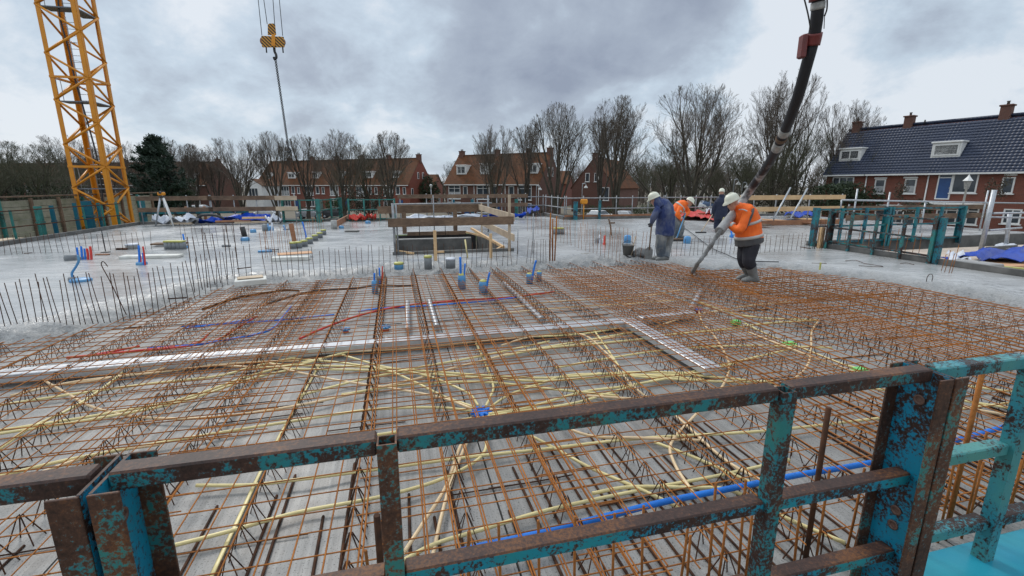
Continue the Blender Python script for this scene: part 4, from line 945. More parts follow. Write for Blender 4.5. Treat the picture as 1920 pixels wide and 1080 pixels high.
# vertical bars behind that frame
bars = []
for i in range(15): bars.append((W(12.32, 8.0+i*.18+re_.uniform(-.03, .03), .1), .62+re_.uniform(-.1, .3), (re_.uniform(-.05, .05), re_.uniform(-.03, .03))))
starter_group(bars, 'thin rusty bar standing inside the right bay behind the frame', 'bars behind the right bay frame', 'bay bar', 'rebar')
bars = []
for i in range(12): bars.append((Pz(1523+i*1.9, 466+re_.uniform(-3, 2), .2), .75+re_.uniform(-.1, .12), (re_.uniform(-.04, .04), 0)))
starter_group(bars, 'thin bar in the tight bunch left of the blue frame corner', 'bunch of bars at the frame corner', 'bunched bar', 'rebar_dark')
bars = [(Pz(x, y, .25), h, (.03, 0)) for x, y, h in ((1772, 506, .42), (1780, 508, .36), (1785, 508, .55), (1766, 503, .3))]
starter_group(bars, 'rusty bar by the concrete kerb right of the corner post', 'bars at the concrete kerb', 'kerb bar', 'rebar')
# plywood deck of the un-poured bay, kerb, tarpaulins
mb = MB(); mb.box(W(18.4, 6.9, .06), 11.9, 7.2, .06, E1, E2, UP, M['plywood']); mb.build('plywood_deck', M['plywood'], kind='structure', label='pale plywood formwork deck of the un-poured bay', center=False)
mb = MB(); mb.box(W(12.55, 7.35, .20), .55, .75, .24, E1, E2, UP, ch=.02); mb.build('concrete_block', M['concrete_pale'], label='rough concrete kerb block right of the turquoise corner post', cat='kerb block')
def crumple(pts, label, mat, th=.0, seed=0, amp=.12, n=16, m=9, name='tarpaulin', cat='tarpaulin', lift=.06):
    """draped sheet between four ground points, folded and rumpled"""
    a, b, c, d = [Vector(p) for p in pts]; mb = MB(); rows = []
    for j in range(m+1):
        r = []
        for i in range(n+1):
            u, v = i/n, j/m; p = (a.lerp(b, u)).lerp(d.lerp(c, u), v)
            f = mnoise.fractal(Vector((u*3.1+seed, v*2.3, seed*.7)), .9, 2.0, 4); g = abs(math.sin((u*2.2+v*1.1+seed)*3.1+2*f))
            r.append(p+UP*(lift+amp*(max(0, f+.35))+amp*.5*g*g)+Vector((f*.08, mnoise.noise(Vector((u*4, v*4, seed+9)))*.08, 0)))
        rows.append(r)
    k = len(mb.v)
    for r in rows: mb.v += r
    for r in rows: mb.v += [p-UP*.012 for p in r]
    W_ = n+1; H = (m+1)*W_
    for j in range(m):
        for i in range(n):
            q = j*W_+i; mb.face((q, q+1, q+W_+1, q+W_), None, True); mb.face((H+q, H+q+W_, H+q+W_+1, H+q+1), None, True)
    for j in range(m):
        for q in (j*W_, j*W_+n): mb.face((q, q+W_, H+q+W_, H+q), None, True)
    for i in range(n):
        for q in (i, m*W_+i): mb.face((q, q+1, H+q+1, H+q), None, True)
    return mb.build(name, M[mat], label=label, cat=cat)
Z1 = .12
crumple([Pz(1762, 492, Z1), Pz(1925, 499, Z1), Pz(1925, 470, Z1), Pz(1850, 482, Z1)], 'crumpled bright blue tarpaulin on the deck at the right edge', 'tarp_blue', seed=1, amp=.16)
crumple([Pz(1780, 497, Z1), Pz(1830, 507, Z1), Pz(1812, 490, Z1), Pz(1772, 484, Z1)], 'white plastic sheet folded against the blue tarpaulin', 'tarp_white', seed=5, amp=.16, n=10, m=7)
crumple([Pz(1858, 470, Z1), Pz(1900, 470, Z1), Pz(1905, 462, Z1), Pz(1870, 462, Z1)], 'small white sheet beside a grey board on the deck', 'tarp_white', seed=8, amp=.05, n=10, m=7)
flatbar((1850, 467), (1905, 463), .08, .12, 'concrete_dark', 'dark board on edge on the plywood deck', .20)
slabboard((1895, 491), 2.2, .9, .05, 'plywood_orange', 'tan plywood sheet at the right edge below the tarpaulin', .12, TH)
mb = MB(); mb.beam(Pz(1805, 494, .22), Pz(1935, 506, .22), .12, .05, None, ch=.004); mb.build('board', M['yellow_plastic'], label='yellow formwork beam at the right picture edge', cat='formwork beam')
mb = MB(); mb.beam(Pz(1815, 500, .2), Pz(1935, 512, .2), .12, .05, None, ch=.004); mb.build('board', M['timber_pale'], label='pale formwork beam below the yellow one', cat='formwork beam')
# galvanised tubes at the right
def tubes(items, label, cat, base, name='scaffold'):
    base = Vector(base); t = thing(name, label, cat, base, 0, 'scaffold tube guard rails')
    for nm, p, q, r in items:
        mb = MB(); mb.tube([Vector(p)-base, Vector(q)-base], r, 8); mb.build(nm, M['galv'], t)
    return t
AS = 18.4
pb = Pb(1838, 474, 9.6); pt = Pb(1868, 356, 9.6); pt = Vector((pb.x, pb.y, pt.z))
tubes([('post', pb, pt, .06), ('rail', Pb(1862, 400, 9.55), Pb(2100, 396, 9.55), .03), ('rail', Pb(1855, 432, 9.55), Pb(1915, 427, 9.55), .03), ('rail', Pb(1858, 407, 9.65), Pb(2100, 412, 9.65), .025),
       ('post', Pb(1887, 456, 9.9), Pb(1893, 400, 9.9), .05)], 'thick galvanised post with short tube rails at the right edge', 'guard rail', pb, 'guard_rail')
def zpost(px, ytop, b, z0): q = Pb(px, ytop, b); return (Vector((q.x, q.y, z0)), q)
BT = 13.5
tubes([('rail', Pb(1578, 375, BT), Pb(1960, 382, BT), .03), ('rail', Pb(1578, 375, BT), Pb(1576, 392, BT), .026)]+[('post',)+zpost(x, y, BT, .1)+(.028,) for x, y in ((1608, 354), (1669, 360), (1853, 357), (1736, 376))],
      'long silver tube rail on posts across the right house', 'guard rail', Pb(1578, 410, BT), 'guard_rail')
bt2 = 15.0
tube_rail(Pb(1590, 398, bt2)*1.0-UP*.35, Pb(1850, 396, bt2)-UP*.35, .55, 4, 'low timber rail behind the blue frames at right', rails=(.9,), planks='timber_old', toe='timber_old')
# timber rail with raking props, back right
BR = 17.5
p0 = Pb(1385, 420, BR); p1 = Pb(1572, 416, BR); p0.z = p1.z = .2
t = tube_rail(p0, p1, 1.28, 4, 'two long new plank rails with raking props behind the hose man', rails=(.98, .58), planks='timber_new', toe='timber_red')
for (x0, y0, x1, y1, lab) in ((1452, 408, 1482, 352, 'left one of two raking silver props at the plank rail'), (1482, 410, 1514, 353, 'right one of two raking silver props at the plank rail')):
    p = Pb(x0, y0, BR-.9); q = Pb(x1, y1, BR-.12); mb = MB(); mb.tube([p, q], .035, 8); mb.box(p, .2, .2, .03, E1, E2); mb.build('raking_prop', M['galv'], label=lab, cat='prop')
for (x0, x1, y, lab, mt) in ((1420, 1470, 411, 'orange board of the untidy heap below the plank rail, left one', 'plywood_orange'), (1452, 1530, 415, 'long orange board of the heap below the plank rail', 'timber_red'), (1478, 1545, 409, 'upper board of the heap below the plank rail', 'timber_new'), (1400, 1440, 419, 'dark board of the heap nearest the hose man', 'timber_old')):
    mb = MB(); mb.beam(Pz(x0, y, .28), Pz(x1, y+3, .32), .35, .06, None, ch=.005); mb.build('board', M[mt], label=lab, cat='board')
crumple([Pz(1468, 413, .22), Pz(1530, 413, .22), Pz(1530, 404, .22), Pz(1475, 404, .22)], 'blue tarpaulin under the raking props', 'tarp_blue', seed=12, amp=.22)
crumple([Pz(1270, 412, .22), Pz(1330, 414, .22), Pz(1330, 404, .22), Pz(1275, 402, .22)], 'red and white barrier netting in a heap behind the bending worker', 'red_pipe', seed=14, amp=.2, name='barrier_net', cat='barrier net')
crumple([Pz(1330, 416, .22), Pz(1400, 418, .22), Pz(1400, 408, .22), Pz(1330, 408, .22)], 'red netting heap on the slab under the hose', 'red_pipe', seed=17, amp=.16, name='barrier_net', cat='barrier net')
crumple([Pz(1322, 410, .22), Pz(1345, 412, .22), Pz(1345, 403, .22), Pz(1322, 402, .22)], 'white plastic bag beside the red netting', 'tarp_white', seed=19, amp=.35, n=10, m=8, name='plastic_bag', cat='bag')
# middle: tubes and frames on the stepped edge
tube_rail(W(8.72, 26.6, .2), W(8.72, 23.4, .2), 1.12, 4, 'short tube rail running towards the viewer at the step in the slab', rails=(1.0, .55, .15))
tube_rail(W(2.9, 26.75, .2), W(8.6, 26.75, .2), 1.12, 5, 'tube rail at the far edge right of the stair opening', rails=(1.0, .55))
tube_rail(W(8.8, 23.35, .2), W(14.6, 23.35, .2), 1.12, 7, 'long silver tube rail behind the navy workers, left part', rails=(1.0, .5), toe='timber_red')
tube_rail(W(14.7, 23.35, .2), W(20.6, 23.35, .2), 1.12, 7, 'long silver tube rail behind the navy workers, right part', rails=(1.0, .5), toe='timber_red')
def colpost(a, b, label, mat, h=1.05, s=.16): mb = MB(); channel(mb, W(a, b, 0), .15, .2+h, s*1.4, s, 1, .012); mb.build('steel_post', M[mat], label=label, cat='post', group='turquoise steel posts at the far edge')
colpost(9.15, 23.15, 'stout turquoise post at the corner of the tube rail', 'paint_blue', .95, .2); colpost(10.6, 23.2, 'narrow turquoise post beside the stout one', 'paint_blue', 1.0, .12)
colpost(6.8, 26.6, 'green-blue post at the far tube rail', 'paint_green', 1.0, .2); colpost(4.2, 26.6, 'turquoise post at the far edge right of the opening', 'paint_blue', 1.0, .16); colpost(3.1, 26.6, 'dark post at the far edge right of the opening', 'paint_dark', 1.0, .16)
p = Pb(1095, 378, 23.2); mb = MB(); mb.box(p, .38, .2, .26, E1, E2, UP, ch=.04); mb.tube([p-UP*.1, Vector((p.x, p.y, .2))], .03, 6); mb.build('switch_box', M['crane'], label='yellow box mounted on the tube rail at the corner', cat='electrical box')
# back edge, plank rails left of the opening and beyond it
BB = 25.0
def at_b(x, b): p = Pb(x, 412, b); return Vector((p.x, p.y, .2))
tube_rail(at_b(752, 24.8), at_b(985, 24.8), 1.25, 6, 'brown plank rail at the far edge right behind the opening', rails=(.98, .60), planks='timber_old')
frame_rail(at_b(655, 24.9), at_b(742, 24.9), 1.1, 2, 'green frame rail at the far edge left of the opening, right part', 'paint_green')
frame_rail(at_b(532, 24.9), at_b(598, 24.9), 1.1, 1, 'green frame rail at the far edge, part next to the plank rail', 'paint_green')
frame_rail(at_b(598, 24.4), at_b(640, 27.5)+Vector((0, 0, 0)), 1.1, 1, 'green frame rail running away from the viewer at the far edge', 'paint_green')
tube_rail(at_b(400, 25.0), at_b(526, 25.0), 1.22, 4, 'plank rail at the far edge behind the blue tarpaulin, right part', rails=(.98, .55), planks='timber_old')
tube_rail(at_b(268, 25.0), at_b(398, 25.0), 1.22, 4, 'plank rail at the far edge behind the tripod, left part', rails=(.98, .55), planks='timber_old')
tube_rail(at_b(525, 24.6), at_b(556, 24.6), 1.25, 2, 'short pale plank rail at the joint of plank and frame rails', rails=(.95, .55), planks='timber_pale')
mb = MB(); mb.beam(at_b(276, 26.2)+UP*.55, at_b(468, 26.2)+UP*.55, .08, .28, None, ch=.01); mb.build('steel_beam', M['paint_blue'], label='blue-grey steel beam seen between the plank rails at the back left', cat='steel beam')
for px, lab in ((352, 'left one of two orange steel uprights behind the plank rail'), (386, 'right one of two orange steel uprights behind the plank rail')):
    p = at_b(px, 26.6); mb = MB(); mb.tube([p-UP*.5, p+UP*.75], .07, 8); mb.build('steel_upright', M['timber_red'], label=lab, cat='upright')
crumple([at_b(655, 24.5), at_b(706, 24.5), at_b(706, 24.9), at_b(655, 24.9)], 'red safety netting at the foot of the green frame', 'red_pipe', seed=22, amp=.3, name='barrier_net', cat='barrier net')
crumple([Pz(990, 406, .2), Pz(1010, 406, .2), Pz(1012, 397, .2), Pz(988, 397, .2)], 'blue and white plastic heap beside the dark post', 'tarp_blue', seed=25, amp=.4, n=10, m=8)
crumple([at_b(758, 24.0), at_b(900, 24.0), at_b(900, 24.5), at_b(758, 24.5)], 'white plastic sheet along the far edge behind the opening', 'tarp_white', seed=27, amp=.2)
crumple([at_b(905, 24.1), at_b(985, 24.1), at_b(985, 24.5), at_b(905, 24.5)], 'blue plastic along the far edge right behind the opening', 'tarp_blue', seed=29, amp=.2)
# red-brown shuttering boards between frame and sleeves
mb = MB(); mb.beam(Pz(632, 420, .3), Pz(655, 407, .3), .06, .3, None); mb.build('board', M['timber_red'], label='red-brown board on edge left of the red netting', cat='board')
# tarpaulins, boards and a tripod at the back left
crumple([at_b(370, 24.2), at_b(512, 24.2), at_b(505, 24.8), at_b(365, 24.8)], 'bright blue tarpaulin over timber at the back left', 'tarp_blue', seed=31, amp=.32)
crumple([at_b(285, 23.9), at_b(372, 23.9), at_b(372, 24.6), at_b(285, 24.6)], 'white plastic sheet at the foot of the tripod', 'tarp_white', seed=33, amp=.36)
crumple([at_b(497, 24.0), at_b(530, 24.0), at_b(530, 24.6), at_b(497, 24.6)], 'white plastic bundle right of the blue tarpaulin', 'tarp_white', seed=35, amp=.3)
for x0, x1, zz, lab, mt in ((404, 470, .36, 'brown board lying on the blue tarpaulin', 'timber_red'), (455, 497, .5, 'fresh orange plank stack right of the blue tarpaulin', 'timber_new'), (440, 500, .3, 'pale plank under the orange stack', 'timber_pale'), (320, 360, .3, 'pale pink board at the foot of the tripod', 'timber_pale')):
    p = at_b(x0, 24.0); q = at_b(x1, 24.05); p.z = q.z = zz; mb = MB(); mb.beam(p, q, .2, .08, None, ch=.005); mb.build('board', M[mt], label=lab, cat='board')
w_ = [Pb(x, y, 24.1) for x, y in ((362, 417), (375, 405), (388, 403), (405, 404), (420, 410))]
mb = MB(); mb.tube(spline(w_, 5), .06, 8); mb.build('bent_hose', M['black_metal'], label='black bent hose arching over the blue tarpaulin', cat='hose')
tp = Pb(311, 415, 23.9); tp.z = .2
t = thing('survey_tripod', 'surveying instrument on a tripod by the white sheet at the back left', 'tripod', tp)
for dx, dy in ((-.42, -.1), (.42, -.15), (.05, .45)):
    mb = MB(); mb.tube([(dx, dy, 0), (dx*.12, dy*.12, 1.28)], [.03, .045], 6); mb.build('leg', M['galv' if dx < 0 else 'white_paint'], t)
mb = MB(); mb.lathe((0, 0, 1.28), [(.001, -.02), (.11, -.02), (.11, .03), (.08, .05)], 12); mb.build('head', M['black_metal'], t)
mb = MB(); mb.box((0, 0, 1.42), .30, .16, .14, ch=.03); mb.build('instrument', M['crane'], t)
mb = MB(); mb.tube([(.02, -.14, 1.47), (.02, .14, 1.47)], .045, 8); mb.box((0, 0, 1.52), .18, .06, .05, ch=.01); mb.build('telescope', M['black_metal'], t)
# ---- left: frame rails and timber sheeting beyond the slab edge
for b0_, b1_, lab in ((24.4, 20.7, 'thin green frame rail before the crane foot, far part'), (20.6, 17.2, 'thin frame rail before the timber sheeting, middle part'), (17.1, 13.4, 'thin frame rail leaving the picture at the left')):
    frame_rail(W(-11.95, b0_, .05), W(-11.95, b1_, .05), 1.16, 2, lab, 'paint_green', rails=(1.0, .56, .1), mat2='rebar_dark', rs_=.035, ps=.05, ch=False)
def postpx(px, py, s, h, mat, label):
    p = Pz(px, py, .05); mb = MB(); mb.box((p.x, p.y, .05+h/2), s, s, h, E1, E2, UP, ch=.01); mb.box((p.x, p.y, .05+h*.5), s*1.25, s*1.25, .06, E1, E2, UP, ch=.01); mb.build('steel_post', M[mat], label=label, cat='post', group='steel posts along the left slab edge')
postpx(83, 447, .17, 1.2, 'paint_green', 'pale green broad post before the timber sheeting'); postpx(108, 444, .11, 1.2, 'paint_dark', 'dark post right of the pale green one'); postpx(150, 438, .10, 1.25, 'paint_dark', 'dark thin post at the left leg of the crane')
postpx(172, 434, .26, 1.3, 'paint_dark', 'broad dark blue post before the crane foot'); postpx(193, 432, .10, 1.2, 'paint_blue', 'thin turquoise post between the crane legs'); postpx(226, 429, .09, 1.2, 'paint_green', 'thin green post at the right side of the crane'); postpx(273, 424, .20, 1.3, 'paint_blue', 'blue post with a clamp right of the crane foot')
t = thing('timber_sheeting', 'weathered board wall beyond the left edge of the slab', 'board wall', W(-15.6, 20, -1.6), TH)
for i in range(14):
    mb = MB()
    for k in range(11): mb.box((0, -8.2+i*1.75, .12+k*.27), .05+.01*(k % 3), 1.72, .255, ch=.006)
    mb.build('board_panel', M['timber_sheet'] if 'timber_sheet' in M else M['timber_pale'], t)
for i in range(15):
    mb = MB(); mb.box((.10, -9.08+i*1.75, 1.5), .10, .12, 3.1, ch=.008); mb.build('upright', M['paint_green'] if i % 3 == 1 else M['timber_old'], t)
mb = MB(); mb.beam((.05, -9.1, 3.12), (.05, 16.4, 3.12), .14, .06, None); mb.build('coping', M['timber_old'], t)
for i, (b, z, lab, mt) in enumerate(((14.6, -.55, 'rusty bundle of bars piled beyond the left slab edge', 'rebar_dark'), (15.4, -.9, 'brown scrap heap beyond the left slab edge', 'timber_red'))):
    c = W(-13.3, b, z); mb = MB()
    for k in range(16):
        o = Vector((re_.uniform(-.25, .25), re_.uniform(-.1, .1), k*.055)); mb.box(c+o, 1.6, .9, .045, E1, E2, UP)
    mb.build('scrap_pile', M[mt], label=lab, cat='scrap pile')
mb = MB(); mb.beam(W(-13.6, 16.2, -.02), W(-13.6, 18.4, -.02), .2, .14, None); mb.build('beam', M['timber_new'], label='orange timber beam beyond the left slab edge', cat='timber beam')
mb = MB(); mb.box(W(-13.6, 19.6, -.3), 1.0, 2.0, .7, E1, E2, UP, ch=.03); mb.build('crate', M['paint_dark'], label='dark blue crate at the foot of the board wall', cat='crate')
mb = MB(); mb.beam(W(-13.5, 18.7, .1), W(-13.5, 20.6, .1), .5, .06, None); mb.build('board', M['timber_pale'], label='pale board lying on the dark blue crate', cat='board')
# ================================================================ people, hose
M['skin'] = pm('skin', (0.50, 0.27, 0.19), (0.42, 0.21, 0.145), 9, 0.5)
M['hivis'] = pm('orange_jacket_cloth', (0.95, 0.17, 0.012), (0.82, 0.13, 0.012), 5, 0.7, 0, 0.3, 14)
M['reflective'] = pm('grey_reflective_tape', (0.50, 0.50, 0.47), (0.42, 0.42, 0.40), 8, 0.4)
M['dark_cloth'] = pm('dark_grey_cloth', (0.055, 0.055, 0.06), (0.09, 0.09, 0.09), 5, 0.85, 0, 0.3, 14)
def muddy(name, c1, c2, mud, lo, hi, sc_=4):
    t = NT(name); n = t.noise(sc_, 6, 0.65); m = t.noise(2.6, 5, 0.7, t.mapping((1, 1, .6), (0, 0, 0), 'Object', (4, 2, 1)))
    t.base(t.mix(t.ramp(m, [(lo, 0.0), (hi, 1.0)]), t.ramp(n, [(.35, c1), (.65, c2)]), mud)); t.rough(.8); t.bump(n, .3, .01); return t.mat
M['navy'] = muddy('navy_rain_jacket', (0.014, 0.03, 0.115), (0.025, 0.045, 0.15), (0.20, 0.22, 0.25), .46, .80)
M['navy_dark'] = muddy('dark_navy_coat', (0.012, 0.017, 0.04), (0.022, 0.03, 0.06), (0.10, 0.11, 0.13), .55, .95)
M['trouser_mud'] = muddy('mud_splashed_work_trousers', (0.05, 0.07, 0.10), (0.10, 0.12, 0.14), (0.26, 0.26, 0.245), .40, .60)
M['trouser_black'] = muddy('black_work_trousers', (0.012, 0.013, 0.02), (0.03, 0.03, 0.04), (0.15, 0.15, 0.15), .58, .85)
M['boot'] = muddy('cement_caked_boots', (0.13, 0.135, 0.13), (0.2, 0.205, 0.2), (0.33, 0.33, 0.32), .45, .7, 9)
M['helmet'] = pm('white_helmet', (0.74, 0.74, 0.60), (0.66, 0.66, 0.54), 4, 0.35)
M['glove'] = pm('yellow_grey_glove', (0.46, 0.42, 0.18), (0.30, 0.29, 0.22), 12, 0.8)
M['glove_dark'] = pm('dark_glove', (0.06, 0.06, 0.07), (0.12, 0.12, 0.12), 12, 0.8)
def ell(c, s, f, hs, hf, n=16, sq=0.0):
    out = []
    for j in range(n):
        a = 2*math.pi*j/n; ca, sa = math.cos(a), math.sin(a)
        out.append(c+s*(ca*hs)+f*(sa*hf))
    return out
def torso_rings(cs, f, hw):
    rings = []; cs = [Vector(c) for c in cs]
    for i, c in enumerate(cs):
        ax = (cs[min(i+1, len(cs)-1)]-cs[max(i-1, 0)]).normalized(); ff = (f-ax*f.dot(ax)).normalized(); ss = ax.cross(ff)
        rings.append((c, ss, ff, hw[i][0], hw[i][1]))
    return rings
def head_mb(mb, c, fwd, up, s=1.0):
    fwd = (fwd-up*fwd.dot(up)).normalized(); side = up.cross(fwd)
    prof = [(-.125, .030, .035, .045), (-.105, .050, .062, .028), (-.07, .064, .082, .012), (-.03, .071, .092, .004), (.02, .076, .098, 0), (.06, .072, .094, -.004), (.095, .052, .070, -.006), (.115, .02, .03, -.008)]
    mb.loft([ell(c+up*(z*s)+fwd*(o*s), side, fwd, hw*s, hd*s, 14) for z, hw, hd, o in prof])
    mb.tube([c+fwd*.088*s+up*.018*s, c+fwd*.112*s-up*.018*s, c+fwd*.118*s-up*.03*s, c+fwd*.092*s-up*.042*s], [.010*s, .015*s, .017*s, .012*s], 7)   # nose
    mb.tube([c+fwd*.078*s-side*.04*s+up*.03*s, c+fwd*.094*s+up*.032*s, c+fwd*.078*s+side*.04*s+up*.03*s], [.014*s, .012*s, .014*s], 6)  # brow
    mb.tube([c+fwd*.088*s-side*.025*s-up*.066*s, c+fwd*.099*s-up*.064*s, c+fwd*.088*s+side*.025*s-up*.066*s], [.007*s, .011*s, .007*s], 6)  # lips
    for sg in (-1, 1): mb.loft([ell(c+side*(sg*x*s)-fwd*.005*s, up, fwd, h*s, d*s, 10) for x, h, d in ((.066, .028, .018), (.084, .034, .02), (.09, .022, .012))])
    return side
def glove_mb(w, d, n):
    d = d.normalized(); n = (n-d*n.dot(d)).normalized(); s = d.cross(n); mb = MB()
    mb.loft([ell(w+d*t+n*o, s, n, a, b, 12) for t, a, b, o in ((-.06, .040, .034, 0), (-.01, .034, .026, 0), (.03, .044, .020, 0), (.085, .046, .018, .004), (.10, .04, .014, .006))])
    for i, L in enumerate((.92, 1.0, .95, .78)):
        p = w+d*.088+s*((i-1.5)*.0225); pts = [p-d*.02]; dd = d.copy(); q = p
        for k, (l, an) in enumerate(((.045, 38), (.030, 48), (.026, 35))):
            dd = (Matrix.Rotation(R(an), 3, d.cross(n)) @ dd); q = q+dd*(l*L); pts.append(q)
        mb.tube(spline(pts, 3), [.0105]*4+[.0098]*3+[.009]*3, 7)
    p = w+d*.03+s*-.04; pts = [p-d*.015+s*.015, p+s*-.022+d*.022+n*.012, p+s*-.018+d*.05+n*.032, p+s*-.004+d*.062+n*.052]
    mb.tube(spline(pts, 3), [.014]*4+[.012]*3+[.010]*3, 7)
    return mb
def wrinkle(mb, amp, freq, seed):
    for v in mb.v:
        n = mnoise.noise_vector(v*freq+Vector((seed, 0, 0))); v += n*amp
    return mb
def helmet_obj(c, fwd, up, mat, parent, base, s=1.0):
    fwd = (fwd-up*fwd.dot(up)).normalized(); side = up.cross(fwd); mb = MB(); n = 24; rings = []
    for z, r, pk in ((.020, 1.02, 0), (.016, 1.10, .38), (.024, 1.10, .40), (.034, 1.0, .05), (.07, .98, 0), (.105, .88, 0), (.135, .68, 0), (.152, .40, 0), (.158, .05, 0)):
        ring = []
        for j in range(n):
            a = 2*math.pi*j/n; ca, sa = math.cos(a), math.sin(a); k = r+pk*max(0, sa)**2.2
            ring.append(c+up*((z-(.03*max(0, sa)**2 if pk > .1 else 0))*s)+side*(ca*.108*s*(r if pk < .1 else r))+fwd*(sa*.138*s*k))
        rings.append([p-base for p in ring])
    mb.loft(rings); h = mb.build('helmet', mat, parent)
    m2 = MB(); m2.tube([c+fwd*(.11*s*math.cos(a))+up*((.05+.118*math.sin(a))*s)-base for a in [math.pi*i/10 for i in range(11)]], .008*s, 6); m2.build('ridge', mat, h)
def build_person(label, J, base):
    t = thing('person', label, 'person', base)
    loc = lambda mb: [setattr(mb, 'v', [v-base for v in mb.v]), mb][1]
    f = J['f'].normalized(); hf = J['hf'].normalized(); hu = J['hu'].normalized(); hd = J['head']
    # body: torso, neck, head, arms, legs as one skin
    mb = MB(); tr = torso_rings(J['torso'], f, [(a*.82, b*.80) for a, b in J['tw']])
    mb.loft([ell(*r) for r in tr])
    nk = J['torso'][-1]; mb.tube([nk-UP*.06, nk+(hd-nk)*.35, hd-hu*.08-hf*.015], [.075, .062, .058], 10)
    head_mb(mb, hd, hf, hu)
    for a in J['arms']:
        mb.tube(spline(a[:3], 4), [.055]*5+[.046]*4 if False else [.058, .056, .053, .05, .048, .045, .041, .036, .031], 10)
    for l in J['legs']: mb.tube(spline(l[:3], 4), [.088, .085, .078, .068, .06, .057, .054, .047, .042], 10)
    b = remesh(loc(mb), .010, 2); body = b.build('body', M['skin'], t)
    side = hu.cross(hf)
    for sg in (-1, 1):
        m2 = MB(); e = hd+hf*.088+side*(sg*.031)+hu*.012-base
        m2.lathe(e, [(.001, -.011), (.009, -.006), (.012, 0), (.009, .006), (.001, .011)], 8); m2.build('eye', M['black_metal'], body)
    # jacket
    mb = MB(); tr = torso_rings(J['torso'], f, J['tw']); mb.loft([ell(*r, 20) for r in tr])
    for a in J['arms']:
        pts = spline(a[:3], 4); mb.tube(pts, [.088, .086, .083, .08, .078, .074, .068, .060, .052], 12)
    if J.get('collar'): mb.loft([ell(J['torso'][-1]+(hd-J['torso'][-1])*k, side, hf, w, w*1.05, 14) for k, w in ((-.2, .12), (.2, .105), (.55, .10))])
    if J.get('hood'):
        mb.loft([ell(hd+hu*z-hf*o, side, hf, w, d, 14) for z, w, d, o in ((-.20, .15, .12, .05), (-.10, .125, .115, .045), (-.02, .112, .09, .05), (.05, .095, .06, .075))])
    b = wrinkle(remesh(loc(mb), .012, 2), .009, 9.0, len(label)); 
    if J.get('low'):
        # the jacket's lower panel is of darker cloth
        cut = J['low']-base
        b.mats = [J['jacket'], M['dark_cloth']]; b.m = [1 if sum((b.v[i].z for i in fc))/len(fc) < cut.z and abs(sum((b.v[i].x for i in fc))/len(fc)-cut.x) < .5 else 0 for fc in b.f]
    jk = b.build('jacket', J['jacket'], t)
    # reflective bands: rings round the body and sleeves
    for k, hw in J.get('bands', []):
        i = int(k); fr = k-i; A, B = tr[i], tr[min(i+1, len(tr)-1)]
        c = A[0].lerp(B[0], fr); s_ = A[1].lerp(B[1], fr).normalized(); f_ = A[2].lerp(B[2], fr).normalized(); ax = s_.cross(f_); w1 = A[3]+(B[3]-A[3])*fr; w2 = A[4]+(B[4]-A[4])*fr
        m2 = MB(); m2.loft([ell(c+ax*dz-base, s_, f_, w1+e, w2+e, 28) for dz, e in ((-hw, .004), (-hw, .013), (hw, .013), (hw, .004))]); m2.build('reflective_band', M['reflective'], jk)
    for ai, k in J.get('sleeve_bands', []):
        a = J['arms'][ai]; i = 0 if k < .5 else 1; p, q = a[i], a[i+1]; d = (q-p).normalized(); c = p.lerp(q, (k*2) % 1.0); r = .098-.035*k
        m2 = MB(); m2.tube([c-d*.025-base, c+d*.025-base], r, 14); m2.build('reflective_band', M['reflective'], jk)
    for pts, wd, mt in J.get('straps', []):
        m2 = MB(); m2.tube([p-base for p in spline(pts, 5)], wd, 6, flat=.5); m2.build('strap', M[mt], jk)
    # trousers and boots
    mb = MB(); h = J['legs']; pc = (h[0][0]+h[1][0])/2
    mb.loft([ell(pc+UP*z, f.cross(UP).normalized(), f, a, b_, 14) for z, a, b_ in ((-.10, .15, .12), (0, .175, .15), (.10, .17, .14))])
    for l in h: mb.tube(spline([l[0], l[1], l[1].lerp(l[2], .42)] if J.get('tuck') else l[:3], 4), [.138, .138, .132, .124, .118, .114, .110, .106, .102], 12)
    b = wrinkle(remesh(loc(mb), .012, 2), .010, 8.0, 3+len(label)); b.build('trousers', J['trousers'], t)
    for l in h:
        kn, an, toe = l[1], l[2], l[3]; mb = MB(); d = (toe-an); d.z = 0; d.normalize(); sx = d.cross(UP)
        sh = an.lerp(kn, J.get('shaft', .75)); z0 = toe.z
        mb.tube([sh, an.lerp(kn, .4), an.lerp(kn, .15), an-UP*.02], [.100, .092, .078, .074], 12)
        an0 = Vector((an.x, an.y, z0))
        mb.loft([ell(an0+d*t+UP*hh, sx, UP, w_, h_, 12) for t, w_, h_, hh in ((-.10, .03, .035, .045), (-.075, .055, .06, .06), (.0, .062, .075, .075), (.08, .06, .06, .06), (.16, .062, .048, .048), (.215, .05, .034, .038), (.24, .025, .02, .03))])
        b = remesh(loc(mb), .010, 2); b.build('boot', J['boots'], t)
    for a, nrm in zip(J['arms'], J['palm']):
        g = glove_mb(a[2], a[2]-a[1] if len(a) < 4 else a[3], nrm); b = remesh(loc(g), .0055, 1); b.build('glove', J['glove'], t)
    helmet_obj(hd+hu*.035, hf, hu, M['helmet'], t, base)
    return t
